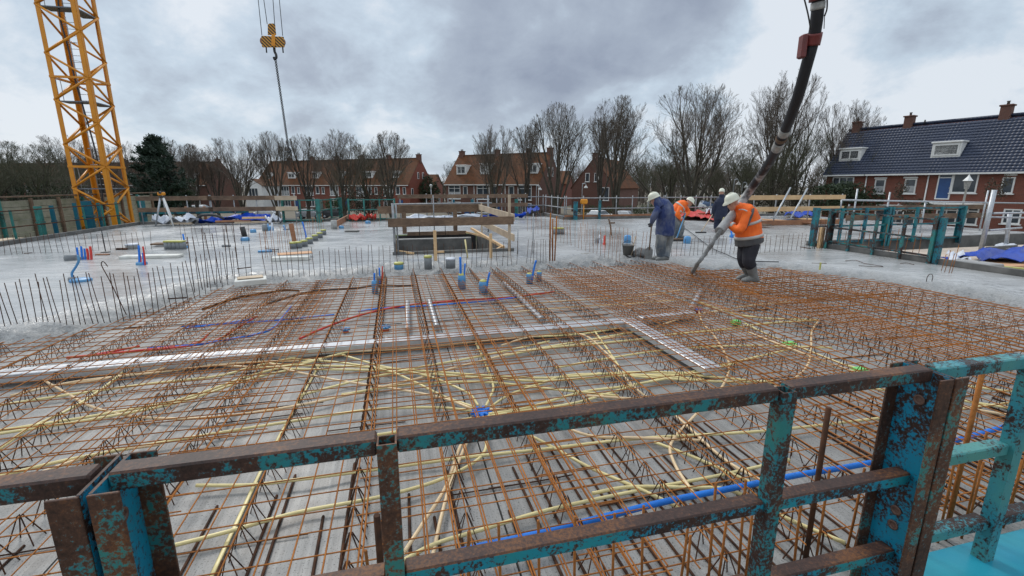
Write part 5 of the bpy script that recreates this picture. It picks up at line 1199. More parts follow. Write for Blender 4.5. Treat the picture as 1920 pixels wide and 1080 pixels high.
# ---- hose man
Y0 = Pz(1405, 527, .178).y
q = lambda px, py, dy=0.0: Py(px, py, Y0+dy)
base = Pz(1404, 527, .178); zb = .178
def onz(v, z): v = v.copy(); v.z = z; return v
J = dict(f=Vector((-1, -.25, -.15)), hf=Vector((-.93, -.22, -.42)), hu=Vector((-.36, -.05, .93)), head=q(1374, 381, -.03),
    torso=[q(1405, 457), q(1404, 447), q(1403, 432), q(1401, 416), q(1397, 402), q(1392, 393), q(1387, 388)],
    tw=[(.235, .262), (.235, .255), (.22, .24), (.225, .235), (.23, .215), (.20, .165), (.10, .10)],
    arms=[[q(1402, 398, -.21), q(1386, 431, -.30), q(1364, 418, -.12)], [q(1390, 396, .20), q(1370, 418, .22), q(1360, 414, .05)]],
    palm=[Vector((-.1, .7, .4)), Vector((0, -.9, .1))],
    legs=[[q(1411, 456, -.09), q(1404, 487, -.11), q(1414, 519, -.09), onz(q(1389, 530, -.09), zb)], [q(1399, 456, .10), q(1394, 485, .10), q(1404, 515, .14), onz(q(1385, 522, .14), zb)]],
    tuck=True, jacket=M['hivis'], trousers=M['trouser_black'], boots=M['boot'], glove=M['glove'], collar=True, low=q(1404, 444),
    bands=[(1.30, .028), (2.95, .024)], sleeve_bands=[(0, .80)], straps=[([q(1412, 388, -.10), q(1411, 398, -.27), q(1404, 416, -.32), q(1396, 431, -.30)], .024, 'dark_cloth'), ([q(1386, 393, -.17), q(1394, 393, -.28), q(1401, 396, -.32)], .022, 'reflective')])
build_person('man in orange hi-vis jacket and white helmet steering the concrete hose', J, base)
# ---- navy worker with shovel
Y0 = Pz(1236, 487, .2).y; zb = .2; base = Pz(1238, 487, .2)
J = dict(f=Vector((-.6, .72, -.1)), hf=Vector((-.66, .6, -.45)), hu=Vector((-.42, .02, .90)), head=q(1228, 375, -.05),
    torso=[q(1246, 441), q(1247, 430), q(1248, 415), q(1248, 402), q(1247, 391), q(1243, 384), q(1237, 380)],
    tw=[(.25, .215), (.245, .215), (.24, .205), (.25, .205), (.24, .185), (.20, .15), (.12, .11)],
    arms=[[q(1234, 391, -.16), q(1226, 407, -.22), q(1222, 418, -.16)], [q(1256, 391, .12), q(1246, 408, .30), q(1229, 407, .24)]],
    palm=[Vector((.1, .9, 0)), Vector((0, -.8, .2))],
    legs=[[q(1241, 440, -.08), q(1239, 462, -.10), q(1239, 481, -.08), onz(q(1224, 485, -.04), zb)], [q(1253, 440, .08), q(1250, 463, .05), q(1247, 484, -.12), onz(q(1236, 488, -.14), zb)]],
    jacket=M['navy'], trousers=M['trouser_mud'], boots=M['boot'], glove=M['glove_dark'], hood=True, collar=True, bands=[])
build_person('worker in navy hooded rain jacket holding a shovel, back half turned', J, base)
t = thing('shovel', 'muddy shovel held upright by the navy worker', 'shovel', q(1217, 487, -.16))
b0 = t.location.copy(); b0.z = .19; t.location = b0; top = q(1222.5, 417, -.12)
mb = MB(); mb.tube([q(1217.5, 468, -.16)-b0, q(1219.5, 445, -.14)-b0, top-b0+UP*.05], .018, 8); mb.build('handle', M['timber_old'], t)
mb = MB(); c = q(1216.5, 476, -.16)-b0; d = (top-b0-c).normalized(); sx = d.cross(Vector((0, 1, 0))).normalized()
mb.loft([[c+d*z+sx*(w_*x)+Vector((0, 1, 0))*(.018*x*x+o) for x, o in ((-1, 0), (-.5, 0), (0, 0), (.5, 0), (1, 0), (1, -.006), (0, -.006), (-1, -.006))] for z, w_ in ((-.13, .085), (0, .10), (.10, .095), (.17, .03))], smooth=False); mb.build('blade', M['boot'], t)
# ---- bending worker with broom
Y0 = Pz(1265, 447, .2).y; base = Pz(1267, 447, .2)
J = dict(f=Vector((.85, -.15, -.65)), hf=Vector((.80, -.25, -.55)), hu=Vector((.50, -.05, .86)), head=q(1292, 380, -.05),
    torso=[q(1263, 406), q(1265, 401), q(1269, 394), q(1274, 388), q(1279, 384), q(1283, 382), q(1286, 381)],
    tw=[(.20, .19), (.21, .20), (.215, .20), (.225, .195), (.22, .18), (.18, .14), (.11, .10)],
    arms=[[q(1277, 388, -.22), q(1271, 402, -.28), q(1279, 413, -.22)], [q(1284, 387, .22), q(1290, 398, .22), q(1284, 404, .0)]],
    palm=[Vector((.3, .8, .3)), Vector((0, -.8, .2))],
    legs=[[q(1263, 406, -.09), q(1270, 424, -.12), q(1262, 443, -.05), onz(q(1254, 448, -.2), zb)], [q(1267, 406, .10), q(1277, 424, .08), q(1274, 443, .12), onz(q(1283, 446, -.02), zb)]],
    jacket=M['hivis'], trousers=M['trouser_mud'], boots=M['boot'], glove=M['glove'], collar=True, bands=[(1.2, .03), (3.2, .026)], sleeve_bands=[(0, .3), (0, .8)])
build_person('stooping worker in orange hi-vis jacket pushing a broom', J, base)
b0 = Pz(1268, 452, .2); t = thing('broom', 'wide brown broom with a blue handle pushed by the stooping worker', 'broom', b0)
mb = MB(); mb.tube([b0*0+UP*.06, q(1285, 400, -.10)-b0], .022, 8); mb.build('handle', M['blue_pale'], t)
mb = MB(); mb.box((0, 0, .07), .62, .09, .05, (1, -.08, 0), (.08, 1, 0), UP, ch=.01); hd_ = mb.build('head', M['timber_old'], t)
mb = MB(); mb.loft([[Vector((x*.30*k, y*.035*k, z)) for x, y in ((-1, -1), (1, -1), (1, 1), (-1, 1))] for z, k in ((.045, 1), (0, 1.06))], smooth=False); mb.build('bristles', M['black_metal'], t)
# ---- distant worker with rake
Y0 = Pz(1345, 431, .2).y; base = Pz(1347, 431, .2)
J = dict(f=Vector((.15, .95, -.05)), hf=Vector((.45, .85, -.2)), hu=Vector((.05, .1, .99)), head=q(1353, 362),
    torso=[q(1351, 411), q(1351, 403), q(1352, 394), q(1353, 386), q(1353, 378), q(1353.5, 372), q(1353.5, 369)],
    tw=[(.27, .22), (.265, .22), (.24, .20), (.25, .20), (.255, .18), (.20, .14), (.10, .10)],
    arms=[[q(1344, 378), q(1338, 391, .06), q(1336, 404, .12)], [q(1363, 378), q(1368, 391, .06), q(1365, 402, .2)]],
    palm=[Vector((.6, .6, 0)), Vector((-.6, .6, 0))],
    legs=[[q(1346, 410), q(1344, 419, .04), q(1343, 429), onz(q(1343, 430, .22), zb)], [q(1356, 410), q(1354, 419, .04), q(1352, 428, .08), onz(q(1353, 429, .28), zb)]],
    jacket=M['navy_dark'], trousers=M['navy_dark'], boots=M['boot'], glove=M['glove_dark'], collar=True, bands=[])
build_person('distant worker in dark navy coat seen from behind, raking', J, base)
b0 = Pz(1314, 437, .2); t = thing('rake', 'long wooden rake held by the distant navy worker', 'rake', b0)
mb = MB(); mb.tube([UP*.03, q(1337, 401, .10)-b0], .02, 7); mb.build('handle', M['timber_pale'], t)
mb = MB(); mb.box((0, 0, .03), .42, .06, .05, ch=.008); mb.build('head', M['black_metal'], t)
# ---- concrete hose hanging from a boom above the picture
HP = [(1349, 434, 8.42), (1360, 420, 8.58), (1372, 405, 8.76), (1386, 386, 8.98), (1407, 356, 8.98), (1440, 308, 8.35), (1466, 258, 7.5), (1493, 190, 6.8), (1513, 120, 6.5), (1526, 70, 6.4), (1533, 20, 6.3), (1536, -40, 6.25), (1538, -110, 6.2)]
hp = spline([Py(*v) for v in HP], 6); n = len(hp); hb = Vector((hp[0].x, hp[0].y, .2))
hose = thing('concrete_hose', 'thick black concrete pump hose hanging down to the man in orange', 'hose', hb)
def tt(i): return .086-.014*min(1, i/(n*.45))
t_ = NT('cement_caked_hose'); nn = t_.noise(5, 6, .65); sp = t_.N.new('ShaderNodeSeparateXYZ'); t_.L.new(t_.tc.outputs['Object'], sp.inputs[0])
zz = t_.math('SUBTRACT', t_.math('MULTIPLY', t_.math('SUBTRACT', 2.75, sp.outputs[2]), .6), t_.math('MULTIPLY', t_.math('SUBTRACT', .5, nn), 1.6))
t_.base(t_.mix(t_.ramp(zz, [(.45, 0.0), (.75, 1.0)]), (.014, .014, .018), t_.ramp(nn, [(.3, (.12, .12, .12)), (.6, (.34, .34, .335))]))); t_.rough(.6); t_.bump(nn, .4, .01); M['hose_caked'] = t_.mat
k1 = 6*7-3
mb = MB(); mb.tube([p-hb for p in hp], [tt(i) for i in range(n)], 16); mb.build('rubber_tube', M['hose_caked'], hose)
def seg(i0, i1, grow, nm, mat, flat=False):
    pts = [hp[0]]*0; a = i0
    while a <= i1+1e-6:
        i = int(a); fr = a-i; pts.append((hp[i].lerp(hp[min(i+1, n-1)], fr), tt(i)+grow)); a += .5
    mb = MB(); mb.tube([p-hb for p, r in pts], [r for p, r in pts], 18); return mb.build(nm, M[mat], hose)
seg(36.6, 38.0, .006, 'white_band', 'band'); seg(33.6, 35.4, .006, 'white_band', 'band')
seg(35.6, 36.4, .010, 'rope_lashing', 'timber_old')
seg(52, 55, .018, 'clamp', 'clamp_red'); seg(60.2, 61.8, .008, 'white_band', 'band'); seg(62, 63.2, .03, 'clamp', 'clamp_red')
c = hp[53]; mb = MB(); mb.box(c-hb+Vector((-.125, 0, -.06)), .07, .12, .28, ch=.015); mb.build('clamp_flange', M['clamp_red'], hose)
for x0, y0, x1, y1 in ((1506, -10, 1520, 55), (1551, -5, 1546, 30)):
    mb = MB(); mb.tube(spline([Py(x0, y0, 6.2)-hb, Py((x0+x1)/2+2, (y0+y1)/2+4, 6.2)-hb, Py(x1, y1, 6.25)-hb], 5), .014, 6, flat=.5); mb.build('strap', M['black_metal'], hose)
mb = MB(); mb.tube([Py(1546, 30, 6.25)-hb, Py(1545, 54, 6.28)-hb], .005, 5); mb.build('thin_cable', M['black_metal'], hose)
# stream of concrete falling from the hose end
e = hp[0]; pts = spline([e+Vector((.02, 0, .03)), Py(1338, 453, 8.38), Py(1322, 476, 8.42), Py(1308, 495, 8.45), Pz(1297, 512, .12)], 8)
mb = MB(); m_ = len(pts); mb.tube(pts, [(.036+.012*mnoise.noise(p*9)+.05*max(0, i/m_-.7)) for i, p in enumerate(pts)], 10)
mb.v = [v+mnoise.noise_vector(v*16)*.016 for v in mb.v]; mb.build('concrete_stream', M['concrete_rough'], label='rope of grey concrete running from the hose end to the floor', cat='concrete stream')
# ================================================================ tower crane mast, hook block
rr, az = 32.4, math.atan2(-770, 881); CC = Vector((rr*math.sin(az), rr*math.cos(az), 0)); S = 1.6; phi = R(29.6)
v_ = Vector((math.sin(az), math.cos(az), 0)); r_ = Vector((math.cos(az), -math.sin(az), 0))
eL = -r_*math.cos(phi)+v_*math.sin(phi); eR = r_*math.sin(phi)+v_*math.cos(phi)
Nn = CC-(eL+eR)*(S/2); cor = [Nn, Nn+eR*S, Nn+(eL+eR)*S, Nn+eL*S]
ZJ = Py(131, 312, cor[3].y).z; ZK = Py(94, 143, cor[3].y).z; SEC = ZK-ZJ
print('crane joint', ZJ, ZK, SEC)
cb = Vector((CC.x, CC.y, -3.0)); mast = thing('tower_crane', 'yellow lattice mast of a tower crane standing beyond the slab', 'crane', cb)
z0, z1 = -3.0, ZK+SEC*1.9
for i, c in enumerate(cor):
    out = (c-CC).normalized(); mb = MB(); u = (cor[(i+1) % 4]-c).normalized(); w2 = (cor[(i-1) % 4]-c).normalized()
    for d, e in ((u, w2), (w2, u)):
        mb.beam(c+d*.09+UP*z0-cb, c+d*.09+UP*z1-cb, .18, .03, None, up=e)
    mb.v = [v for v in mb.v]; mb.build('leg', M['crane'], mast)
def diag(p, q, r=.055): mb = MB(); mb.tube([p-cb, q-cb], r, 6); return mb
zs = []
z = ZJ-SEC
nodes = []
while z < z1-SEC/4+.01: nodes.append(z); z += SEC/4
for fi in range(4):
    a, b = cor[fi], cor[(fi+1) % 4]
    for k in range(len(nodes)-1):
        p, q = (a, b) if (k+fi) % 2 == 0 else (b, a)
        diag(p+UP*nodes[k], q+UP*nodes[k+1]).build('diagonal_brace', M['crane'], mast)
    for k in range(0, len(nodes), 4):
        mb = MB(); mb.beam(a+UP*nodes[k]-cb, b+UP*nodes[k]-cb, .08, .10); mb.build('horizontal_brace', M['crane'], mast)
for k in range(3, len(nodes), 4):
    zc = nodes[k]-.05
    ins = lambda u, w: Nn+eR*(S*u)+eL*(S*w)-cb+UP*(zc)
    mb = MB(); mb.box(ins(.5, .2)+UP*0, S*.94, S*.38, .05, eR, eL, UP); mb.box(ins(.25, .66), S*.42, S*.5, .05, eR, eL, UP); mb.build('platform', M['grating'], mast)
    for u, w in ((.08, .92), (.08, .08)):
        mb = MB(); p = ins(u, w); mb.tube(spline([p, p+UP*.9, p+UP*1.05+eR*.12, p+UP*.95+eR*.3, p+eR*.3], 4), .016, 5); mb.build('guard_loop', M['galv'], mast)
    lad = MB(); b0 = ins(.72, .60); 
    for s in (-.2, .2): lad.tube([b0+eL*s+UP*0, b0+eL*s+UP*(SEC-.1)], .022, 6)
    for i in range(int(SEC/.3)): lad.tube([b0-eL*.2+UP*(.2+i*.3), b0+eL*.2+UP*(.2+i*.3)], .014, 5)
    for i in range(4):
        zc2 = 1.2+i*.8; lad.tube([b0+eL*(.2*math.cos(a_))+eR*(.5*math.sin(a_))*-1+UP*zc2 for a_ in [math.pi*j/8 for j in range(9)]], .012, 5)
    lad.build('ladder', M['galv'], mast)
cab = spline([Py(x, y, CC.y-.6)-cb for x, y in ((107, -40), (112, 30), (128, 90), (141, 150), (160, 215), (178, 280), (188, 330), (193, 380), (197, 430))], 5)
mb = MB(); mb.tube(cab, .035, 6); mb.build('power_cable', M['black_metal'], mast)
mb = MB(); mb.box(Vector((0, 0, -.1)), 4, 4, .4, eR, eL, UP, ch=.05); mb.build('foundation', M['concrete_pale'], mast)
# ---- hook block
t = NT('hazard_stripes'); sp = t.N.new('ShaderNodeSeparateXYZ'); t.L.new(t.tc.outputs['Object'], sp.inputs[0])
fr = t.math('FRACT', t.math('MULTIPLY', t.math('ADD', sp.outputs[0], sp.outputs[2]), 6.2)); t.base(t.mix(t.math('GREATER_THAN', fr, .5), (.58, .27, .025), (.02, .018, .016))); t.rough(.5); M['hazard'] = t.mat
YH = 24.0; hk = Py(512, 92, YH); hb_ = thing('crane_hook', 'yellow and black striped hook block hanging on cables', 'hook block', hk)
H = lambda x, y, dy=0.0: Py(x, y, YH+dy)-hk
def plate(pts, th, nm, mat, dy=0.0):
    mb = MB(); mb.loft([[H(x, y, dy-th/2) for x, y in pts], [H(x, y, dy+th/2) for x, y in pts]], smooth=False); return mb.build(nm, M[mat], hb_)
for dy in (-.16, .16): plate([(490, 67), (491, 87), (493, 89), (533, 89), (534, 87), (532, 69)], .03, 'striped_plate', 'hazard', dy)
plate([(502, 46), (502, 66), (518, 66), (516, 46), (513, 44), (505, 44)], .16, 'upper_block', 'hazard')
for x in (497, 511, 526): 
    mb = MB(); mb.lathe(H(x, 78), [(.001, -.1), (.20, -.1), (.16, 0), (.20, .1), (.001, .1)], 18, axis=(0, 1, 0)); mb.build('sheave', M['timber_red'], hb_)
plate([(509, 64), (516, 64), (516, 86), (509, 86)], .40, 'swivel_housing', 'crane')
for x0, y0, x1, y1 in ((491, 66, 481, -30), (501, 45, 489, -40), (515, 45, 509, -40), (530, 67, 521, -30)):
    mb = MB(); mb.tube([H(x0, y0), H(x1, y1)], .016, 5); mb.build('cable', M['black_metal'], hb_)
for x in (499, 530): mb = MB(); mb.tube([H(x, 88), H(x+1, 99)], .03, 6); mb.build('side_bolt', M['black_metal'], hb_)
mb = MB(); mb.tube(spline([H(514, 88), H(515, 97), H(517.5, 102), H(518, 108), H(515, 111), H(513.5, 107)], 4), .06, 8); mb.build('hook', M['black_metal'], hb_)
q0, q1 = Py(516, 108, YH), Py(540, 272, YH); ch = thing('chain_sling', 'dark lifting chain hanging from the crane hook', 'chain', q1)
mb = MB(); L = (q0-q1).length; d = (q0-q1).normalized(); nl = 70
for i in range(nl):
    c = (q1+(q0-q1)*((i+.5)/nl))-q1; sd = Vector((1, 0, 0)) if i % 2 else Vector((0, 1, 0)); hl = L/nl*.62
    mb.tube([c+d*(hl*math.cos(a_))+sd*(.05*math.sin(a_)) for a_ in [2*math.pi*j/8 for j in range(9)]], .017, 5, caps=False)
mb.build('chain', M['black_metal'], ch)
mb = MB(); mb.tube(spline([UP*.02, Vector((0, 0, -.1)), Vector((.08, 0, -.2)), Vector((.1, 0, -.3)), Vector((.0, 0, -.36)), Vector((-.08, 0, -.28))], 4), .04, 8); mb.build('end_hook', M['black_metal'], ch)
# ================================================================ houses
ZG = -3.0
def brick(name, c1, c2, mort, sc_=1.0):
    t = NT(name); sp = t.N.new('ShaderNodeSeparateXYZ'); t.L.new(t.tc.outputs['Object'], sp.inputs[0]); cb_ = t.N.new('ShaderNodeCombineXYZ')
    t.L.new(t.math('ADD', sp.outputs[0], sp.outputs[1]), cb_.inputs[0]); t.L.new(sp.outputs[2], cb_.inputs[1])
    b = t.N.new('ShaderNodeTexBrick'); t.L.new(cb_.outputs[0], b.inputs['Vector']); b.inputs['Scale'].default_value = 1.0/sc_
    b.inputs['Brick Width'].default_value = .22; b.inputs['Row Height'].default_value = .0625; b.inputs['Mortar Size'].default_value = .006
    b.inputs['Color1'].default_value = (*c1, 1); b.inputs['Color2'].default_value = (*c2, 1); b.inputs['Mortar'].default_value = (*mort, 1)
    n = t.noise(.7, 5, .6); t.base(t.mix(t.ramp(n, [(.35, 0.0), (.7, .45)]), b.outputs['Color'], tuple(x*.6 for x in c1))); t.rough(.9); return t.mat
M['brick_red'] = brick('red_brick', (.23, .065, .04), (.17, .05, .034), (.2, .15, .12))
M['brick_brown'] = brick('brown_brick', (.15, .062, .042), (.11, .047, .035), (.17, .13, .11))
M['brick_bright'] = brick('red_gable_brick', (.27, .062, .036), (.20, .05, .03), (.2, .13, .1))
def tiles(name, c1, c2, row=.34, col=.26, gl=.6, moss=None, bmp=.6):
    t = NT(name); sp = t.N.new('ShaderNodeSeparateXYZ'); t.L.new(t.tc.outputs['Object'], sp.inputs[0])
    fx = t.math('FRACT', t.math('MULTIPLY', sp.outputs[0], 1/col)); fz = t.math('FRACT', t.math('MULTIPLY', sp.outputs[2], 1/(row*.75)))
    hx = t.math('SINE', t.math('MULTIPLY', fx, 3.1416)); n = t.noise(1.1, 5, .6); n2 = t.noise(7, 3, .6)
    c = t.ramp(t.math('ADD', t.math('MULTIPLY', n, .6), t.math('MULTIPLY', n2, .4)), [(.34, c1), (.66, c2)])
    if moss: c = t.mix(t.ramp(t.noise(.5, 4, .6), [(.48, 0.0), (.7, .6)]), c, moss)
    t.p.inputs['Specular IOR Level'].default_value = .2 if gl > .8 else .5
    t.base(c); t.rough(gl); t.bump(t.math('ADD', t.math('MULTIPLY', hx, .6), t.math('SUBTRACT', 1.0, fz)), bmp, .06); return t.mat
M['tile_orange'] = tiles('orange_clay_tiles', (.075, .034, .018), (.15, .058, .025), moss=(.055, .040, .024), gl=.9)
M['tile_blue'] = tiles('blue_black_glazed_tiles', (.016, .026, .055), (.030, .044, .085), gl=.45)
M['tile_brown'] = tiles('brown_tiles', (.085, .040, .022), (.14, .060, .030), moss=(.07, .055, .035), gl=.9)
M['blue_door'] = pm('blue_door_paint', (.03, .09, .24), (.025, .07, .2), 3, .4)
M['green_awning'] = pm('green_awning', (.10, .16, .14), (.14, .2, .18), 3, .8)
def window(parent, x0, x1, z0, z1, y=-.03, mull=(0.5,), trans=None, t=.09, name='window', curtain=False, sill=True, pane='glass'):
    mb = MB(); d = .10
    mb.box(((x0+x1)/2, y, z1-t/2), x1-x0, d, t); mb.box(((x0+x1)/2, y, z0+t/2), x1-x0, d, t)
    for x in (x0+t/2, x1-t/2): mb.box((x, y, (z0+z1)/2), t, d, z1-z0-2*t)
    for m in mull: mb.box((x0+(x1-x0)*m, y, (z0+z1)/2), t*.8, d*.8, z1-z0-2*t)
    if trans: mb.box(((x0+x1)/2, y-.01, z0+(z1-z0)*trans), x1-x0-2*t, d*.8, t*.8)
    if sill: mb.box(((x0+x1)/2, y-.05, z0-.04), x1-x0+.2, d+.10, .08)
    f = mb.build(name, M['white_paint'], parent)
    mb = MB(); mb.box(((x0+x1)/2, y+.03, (z0+z1)/2), x1-x0-t, .02, z1-z0-t); mb.build('pane', M[pane], f)
    if curtain:
        mb = MB(); mb.box((x0+(x1-x0)*.5, y+.012, z0+(z1-z0)*.32), (x1-x0)-2*t, .012, (z1-z0)*.4); mb.build('net_curtain', M['curtain'], f)
    return f
def real_tiles(s, mb, over, hip, col=.25, row=.30):
    """front slope of real pantiles: stepped courses with an S-shaped section"""
    ov = .32; L0, L1 = -over[0], s.L+over[1]+.05; run = s.dep/2+ov; ln = math.hypot(run, run*s.sl); n = int(ln/row); m = int((L1-L0)/col)*4
    nv = Vector((0, -s.sl, 1)).normalized(); u = Vector((0, 1, s.sl)).normalized(); o = Vector((0, -ov, s.ze-ov*s.sl+.06))
    for k in range(n):
        rows_ = []
        for e, lift in ((0.0, .055), (row*1.04, .012)):
            rows_.append([o+u*(k*row+e)+nv*(lift+.022*math.sin(2*math.pi*j/4+.6))+Vector((L0+(L1-L0)*j/m, 0, 0)) for j in range(m+1)])
        rows_.insert(0, [p-nv*.05 for p in rows_[0]]); q = len(mb.v)
        for r in rows_: mb.v += r
        for t_ in range(2):
            for j in range(m): a = q+t_*(m+1)+j; mb.face((a, a+1, a+m+2, a+m+1), None, t_ == 1)
class House:
    def __init__(s, name, label, p, q, depth, ze, zr, brick_, tile, group=None, over=(0, 0), gable=True, cat='house', hip=(0, 0)):
        """p, q: the facade's left and right foot; the house lies behind the facade"""
        s.p = Vector((p[0], p[1], ZG)); d = Vector((q[0]-p[0], q[1]-p[1], 0)); s.L = d.length; s.d = d.normalized(); s.n = Vector((-s.d.y, s.d.x, 0)); s.dep = depth
        s.ze, s.zr = ze-ZG, zr-ZG; s.t = thing(name, label, cat, s.p, math.atan2(d.y, d.x), group)
        L = s.L; mb = MB(); prof = [(0, 0), (0, s.ze), (depth/2, s.zr-.08), (depth, s.ze), (depth, 0)]
        mb.loft([[Vector((x, y, z)) for y, z in prof] for x in (0, L)], smooth=False); mb.build('wall', M[brick_], s.t)
        ov = .32; sl = (s.zr-s.ze)/(depth/2); s.sl = sl; mb = MB(); th = .10
        def slope(sgn):
            y0, y1 = (-ov, depth/2) if sgn < 0 else (depth+ov, depth/2); z0 = s.ze-ov*sl+.10
            A = [(-over[0], y0, z0), (L+over[1], y0, z0), (L+over[1]-hip[1], y1, s.zr+.10), (-over[0]+hip[0], y1, s.zr+.10)]
            lo = [Vector(a)-UP*th for a in A]; up_ = [Vector(a) for a in A]
            mb.loft([lo, up_] if sgn < 0 else [list(reversed(lo)), list(reversed(up_))], smooth=False)
        (real_tiles(s, mb, over, hip) if tile == 'tile_blue' else slope(-1)); slope(1); s.roof = mb.build('roof', M[tile], s.t); s.sl = sl
        mb = MB(); mb.tube([(-over[0]+hip[0], depth/2, s.zr+.12), (L+over[1]-hip[1], depth/2, s.zr+.12)], .11, 6); mb.build('ridge_tiles', M[tile], s.roof)
        mb = MB(); mb.box((L/2, -ov-.06, s.ze-ov*sl+.02), L+over[0]+over[1], .14, .13); mb.build('gutter', M['white_paint'], s.t)
    def fac(s, px, py, back=0.0):
        """photo pixel -> (x along the facade, height) on the facade plane or one 'back' behind it"""
        d = ray(px, py); o = s.p+s.n*back; k = (o-CAMP).dot(s.n)/d.dot(s.n); v = CAMP+d*k-s.p; return v.dot(s.d), v.z
    def win(s, px0, py0, px1, py1, **k):
        xa, za = s.fac(px0, (py0+py1)/2); xb, zb_ = s.fac(px1, (py0+py1)/2); xm = (px0+px1)/2
        z1 = s.fac(xm, py0)[1]; z0 = s.fac(xm, py1)[1]; return window(s.t, xa, xb, z0, z1, **k)
    def chimney(s, x, w=.75, d=.65, h=1.0, y=None, mat='brick_brown', pots=2):
        y = s.dep/2 if y is None else y; zb0 = s.zr-.9; mb = MB(); mb.box((x, y, (zb0+s.zr+h)/2), w, d, s.zr+h-zb0, ch=.02); mb.box((x, y, s.zr+h+.05), w+.16, d+.16, .12, ch=.02)
        c = mb.build('chimney', M[mat], s.roof)
        for i in range(pots):
            mb = MB(); mb.lathe((x+(i-(pots-1)/2)*.3, y, s.zr+h+.11), [(.1, 0), (.09, .22), (.12, .24), (.12, .28), (.001, .28)], 8); mb.build('chimney_pot', M['clamp_red'], c) if False else mb.build('chimney_pot', M['concrete_dark'], s.roof)
    def dormer(s, x0, x1, z0, z1, out=.0, mull=(.5,), wm='white_paint', curved=False):
        yf = (z0-s.ze)/s.sl-.05-out; yb = (z1-s.ze)/s.sl+.25; mb = MB(); w = x1-x0
        mb.box(((x0+x1)/2, (yf+yb)/2, (z0+z1)/2), w, yb-yf, z1-z0); b = mb.build('dormer', M[wm] , s.t)
        mb = MB(); mb.box(((x0+x1)/2, (yf+yb)/2-.08, z1+.07), w+.16, yb-yf+.14, .14, ch=.03); mb.build('dormer_roof', M['white_paint'], b)
        f = window(b, x0+.12, x1-.12, z0+.14, z1-.1, yf-.02, mull, None, .10, sill=False); return b
def zat(px, py, y): return Py(px, py, y).z
def at(px, y): return (px-960)/881.0*y
# ---- long row behind the bare trees at left: six terraced houses
row_p, row_q = Vector((at(480, 105), 105)), Vector((at(767, 91), 91))
NR = 6
ordn = ['first', 'second', 'third', 'fourth', 'fifth', 'sixth']
for i in range(NR):
    a = row_p.lerp(row_q, i/NR); b = row_p.lerp(row_q, (i+1)/NR)
    lab = '%s house from the left in the terrace that ends at the red gable' % ordn[i]
    if i == NR-1: lab = 'end terraced house whose bright red brick gable faces right'
    h = House('terraced_house', lab, a, b, 9.0, 2.25, 7.15, 'brick_bright' if i == NR-1 else 'brick_red', 'tile_orange' if i < 3 else 'tile_brown', 'terraced houses behind the left trees')
    L = h.L; h.chimney(L*.95 if i == NR-1 else L*.88, .9, .7, .75)
    wd = (1.2, 2.0, 1.5, 1.2, 2.4, 1.3)[i]; h.dormer(L*.5-wd/2-.3, L*.5+wd/2-.3, h.ze+1.15, h.ze+2.35, .1)
    window(h.t, .7, 2.9, 2.85, 4.75, mull=(.33, .67), curtain=True); window(h.t, 3.6, 4.5, 3.2, 4.7, mull=()); window(h.t, 5.2, 5.9, 3.2, 4.6, mull=()) if L > 6.2 else None
    window(h.t, .6, 3.0, .5, 2.35, mull=(.33, .67), trans=.75); mb = MB(); mb.box((4.6, -.03, 1.05), 1.0, .08, 2.1); mb.build('door', M['blue_door'] if i % 2 else M['green_awning'], h.t)
    if i == NR-1:
        for y0 in (3.4, 5.2):
            mb = MB(); mb.box((L+.03, y0, h.ze+1.6), .08, .55, 1.3); f = mb.build('window', M['white_paint'], h.t); mb = MB(); mb.box((L+.065, y0, h.ze+1.6), .03, .36, 1.1); mb.build('pane', M['glass'], f)
        mb = MB(); mb.box((L+.03, 1.0, 3.6), .08, .7, 1.6); f = mb.build('window', M['white_paint'], h.t); mb = MB(); mb.box((L+.065, 1.0, 3.6), .03, .5, 1.4); mb.build('pane', M['glass'], f)
# ---- row behind the crane
rp, rq = Vector((at(-60, 104), 104)), Vector((at(388, 94), 94)); N2 = 8
for i in range(N2):
    a = rp.lerp(rq, i/N2); b = rp.lerp(rq, (i+1)/N2)
    nm_ = ['far left terraced house behind the leafless thicket', 'terraced house behind the thicket left of the crane', 'terraced house with a white garage door left of the crane mast', 'terraced house just left of the crane mast', 'terraced house seen through the crane mast', 'terraced house with white windows right of the crane mast', 'terraced house half hidden by the dark pine', 'end terraced house right of the dark pine'][i]
    h = House('terraced_house', nm_, a, b, 9.0, 2.2, 6.6, 'brick_brown', 'tile_orange' if i > 3 else 'tile_brown', 'terraced houses behind the crane')
    L = h.L; h.chimney(L*.9, .8, .7, .6); h.dormer(L*.45-.9, L*.45+.9, h.ze+.9, h.ze+2.1, .1)
    window(h.t, .7, 3.3, 2.75, 4.8, mull=(.33, .67), curtain=True); window(h.t, 4.2, 5.2, 3.1, 4.7, mull=()); window(h.t, .6, 3.2, .4, 2.3, mull=(.33, .67), trans=.75)
    mb = MB(); mb.box((5.0, -.03, 1.05), 1.0, .08, 2.1); mb.build('door', M['white_paint'], h.t)
    mb = MB(); mb.box((1.9, -.5, 2.5), 3.2, 1.0, .16, ch=.03); mb.build('balcony', M['white_paint'], h.t)
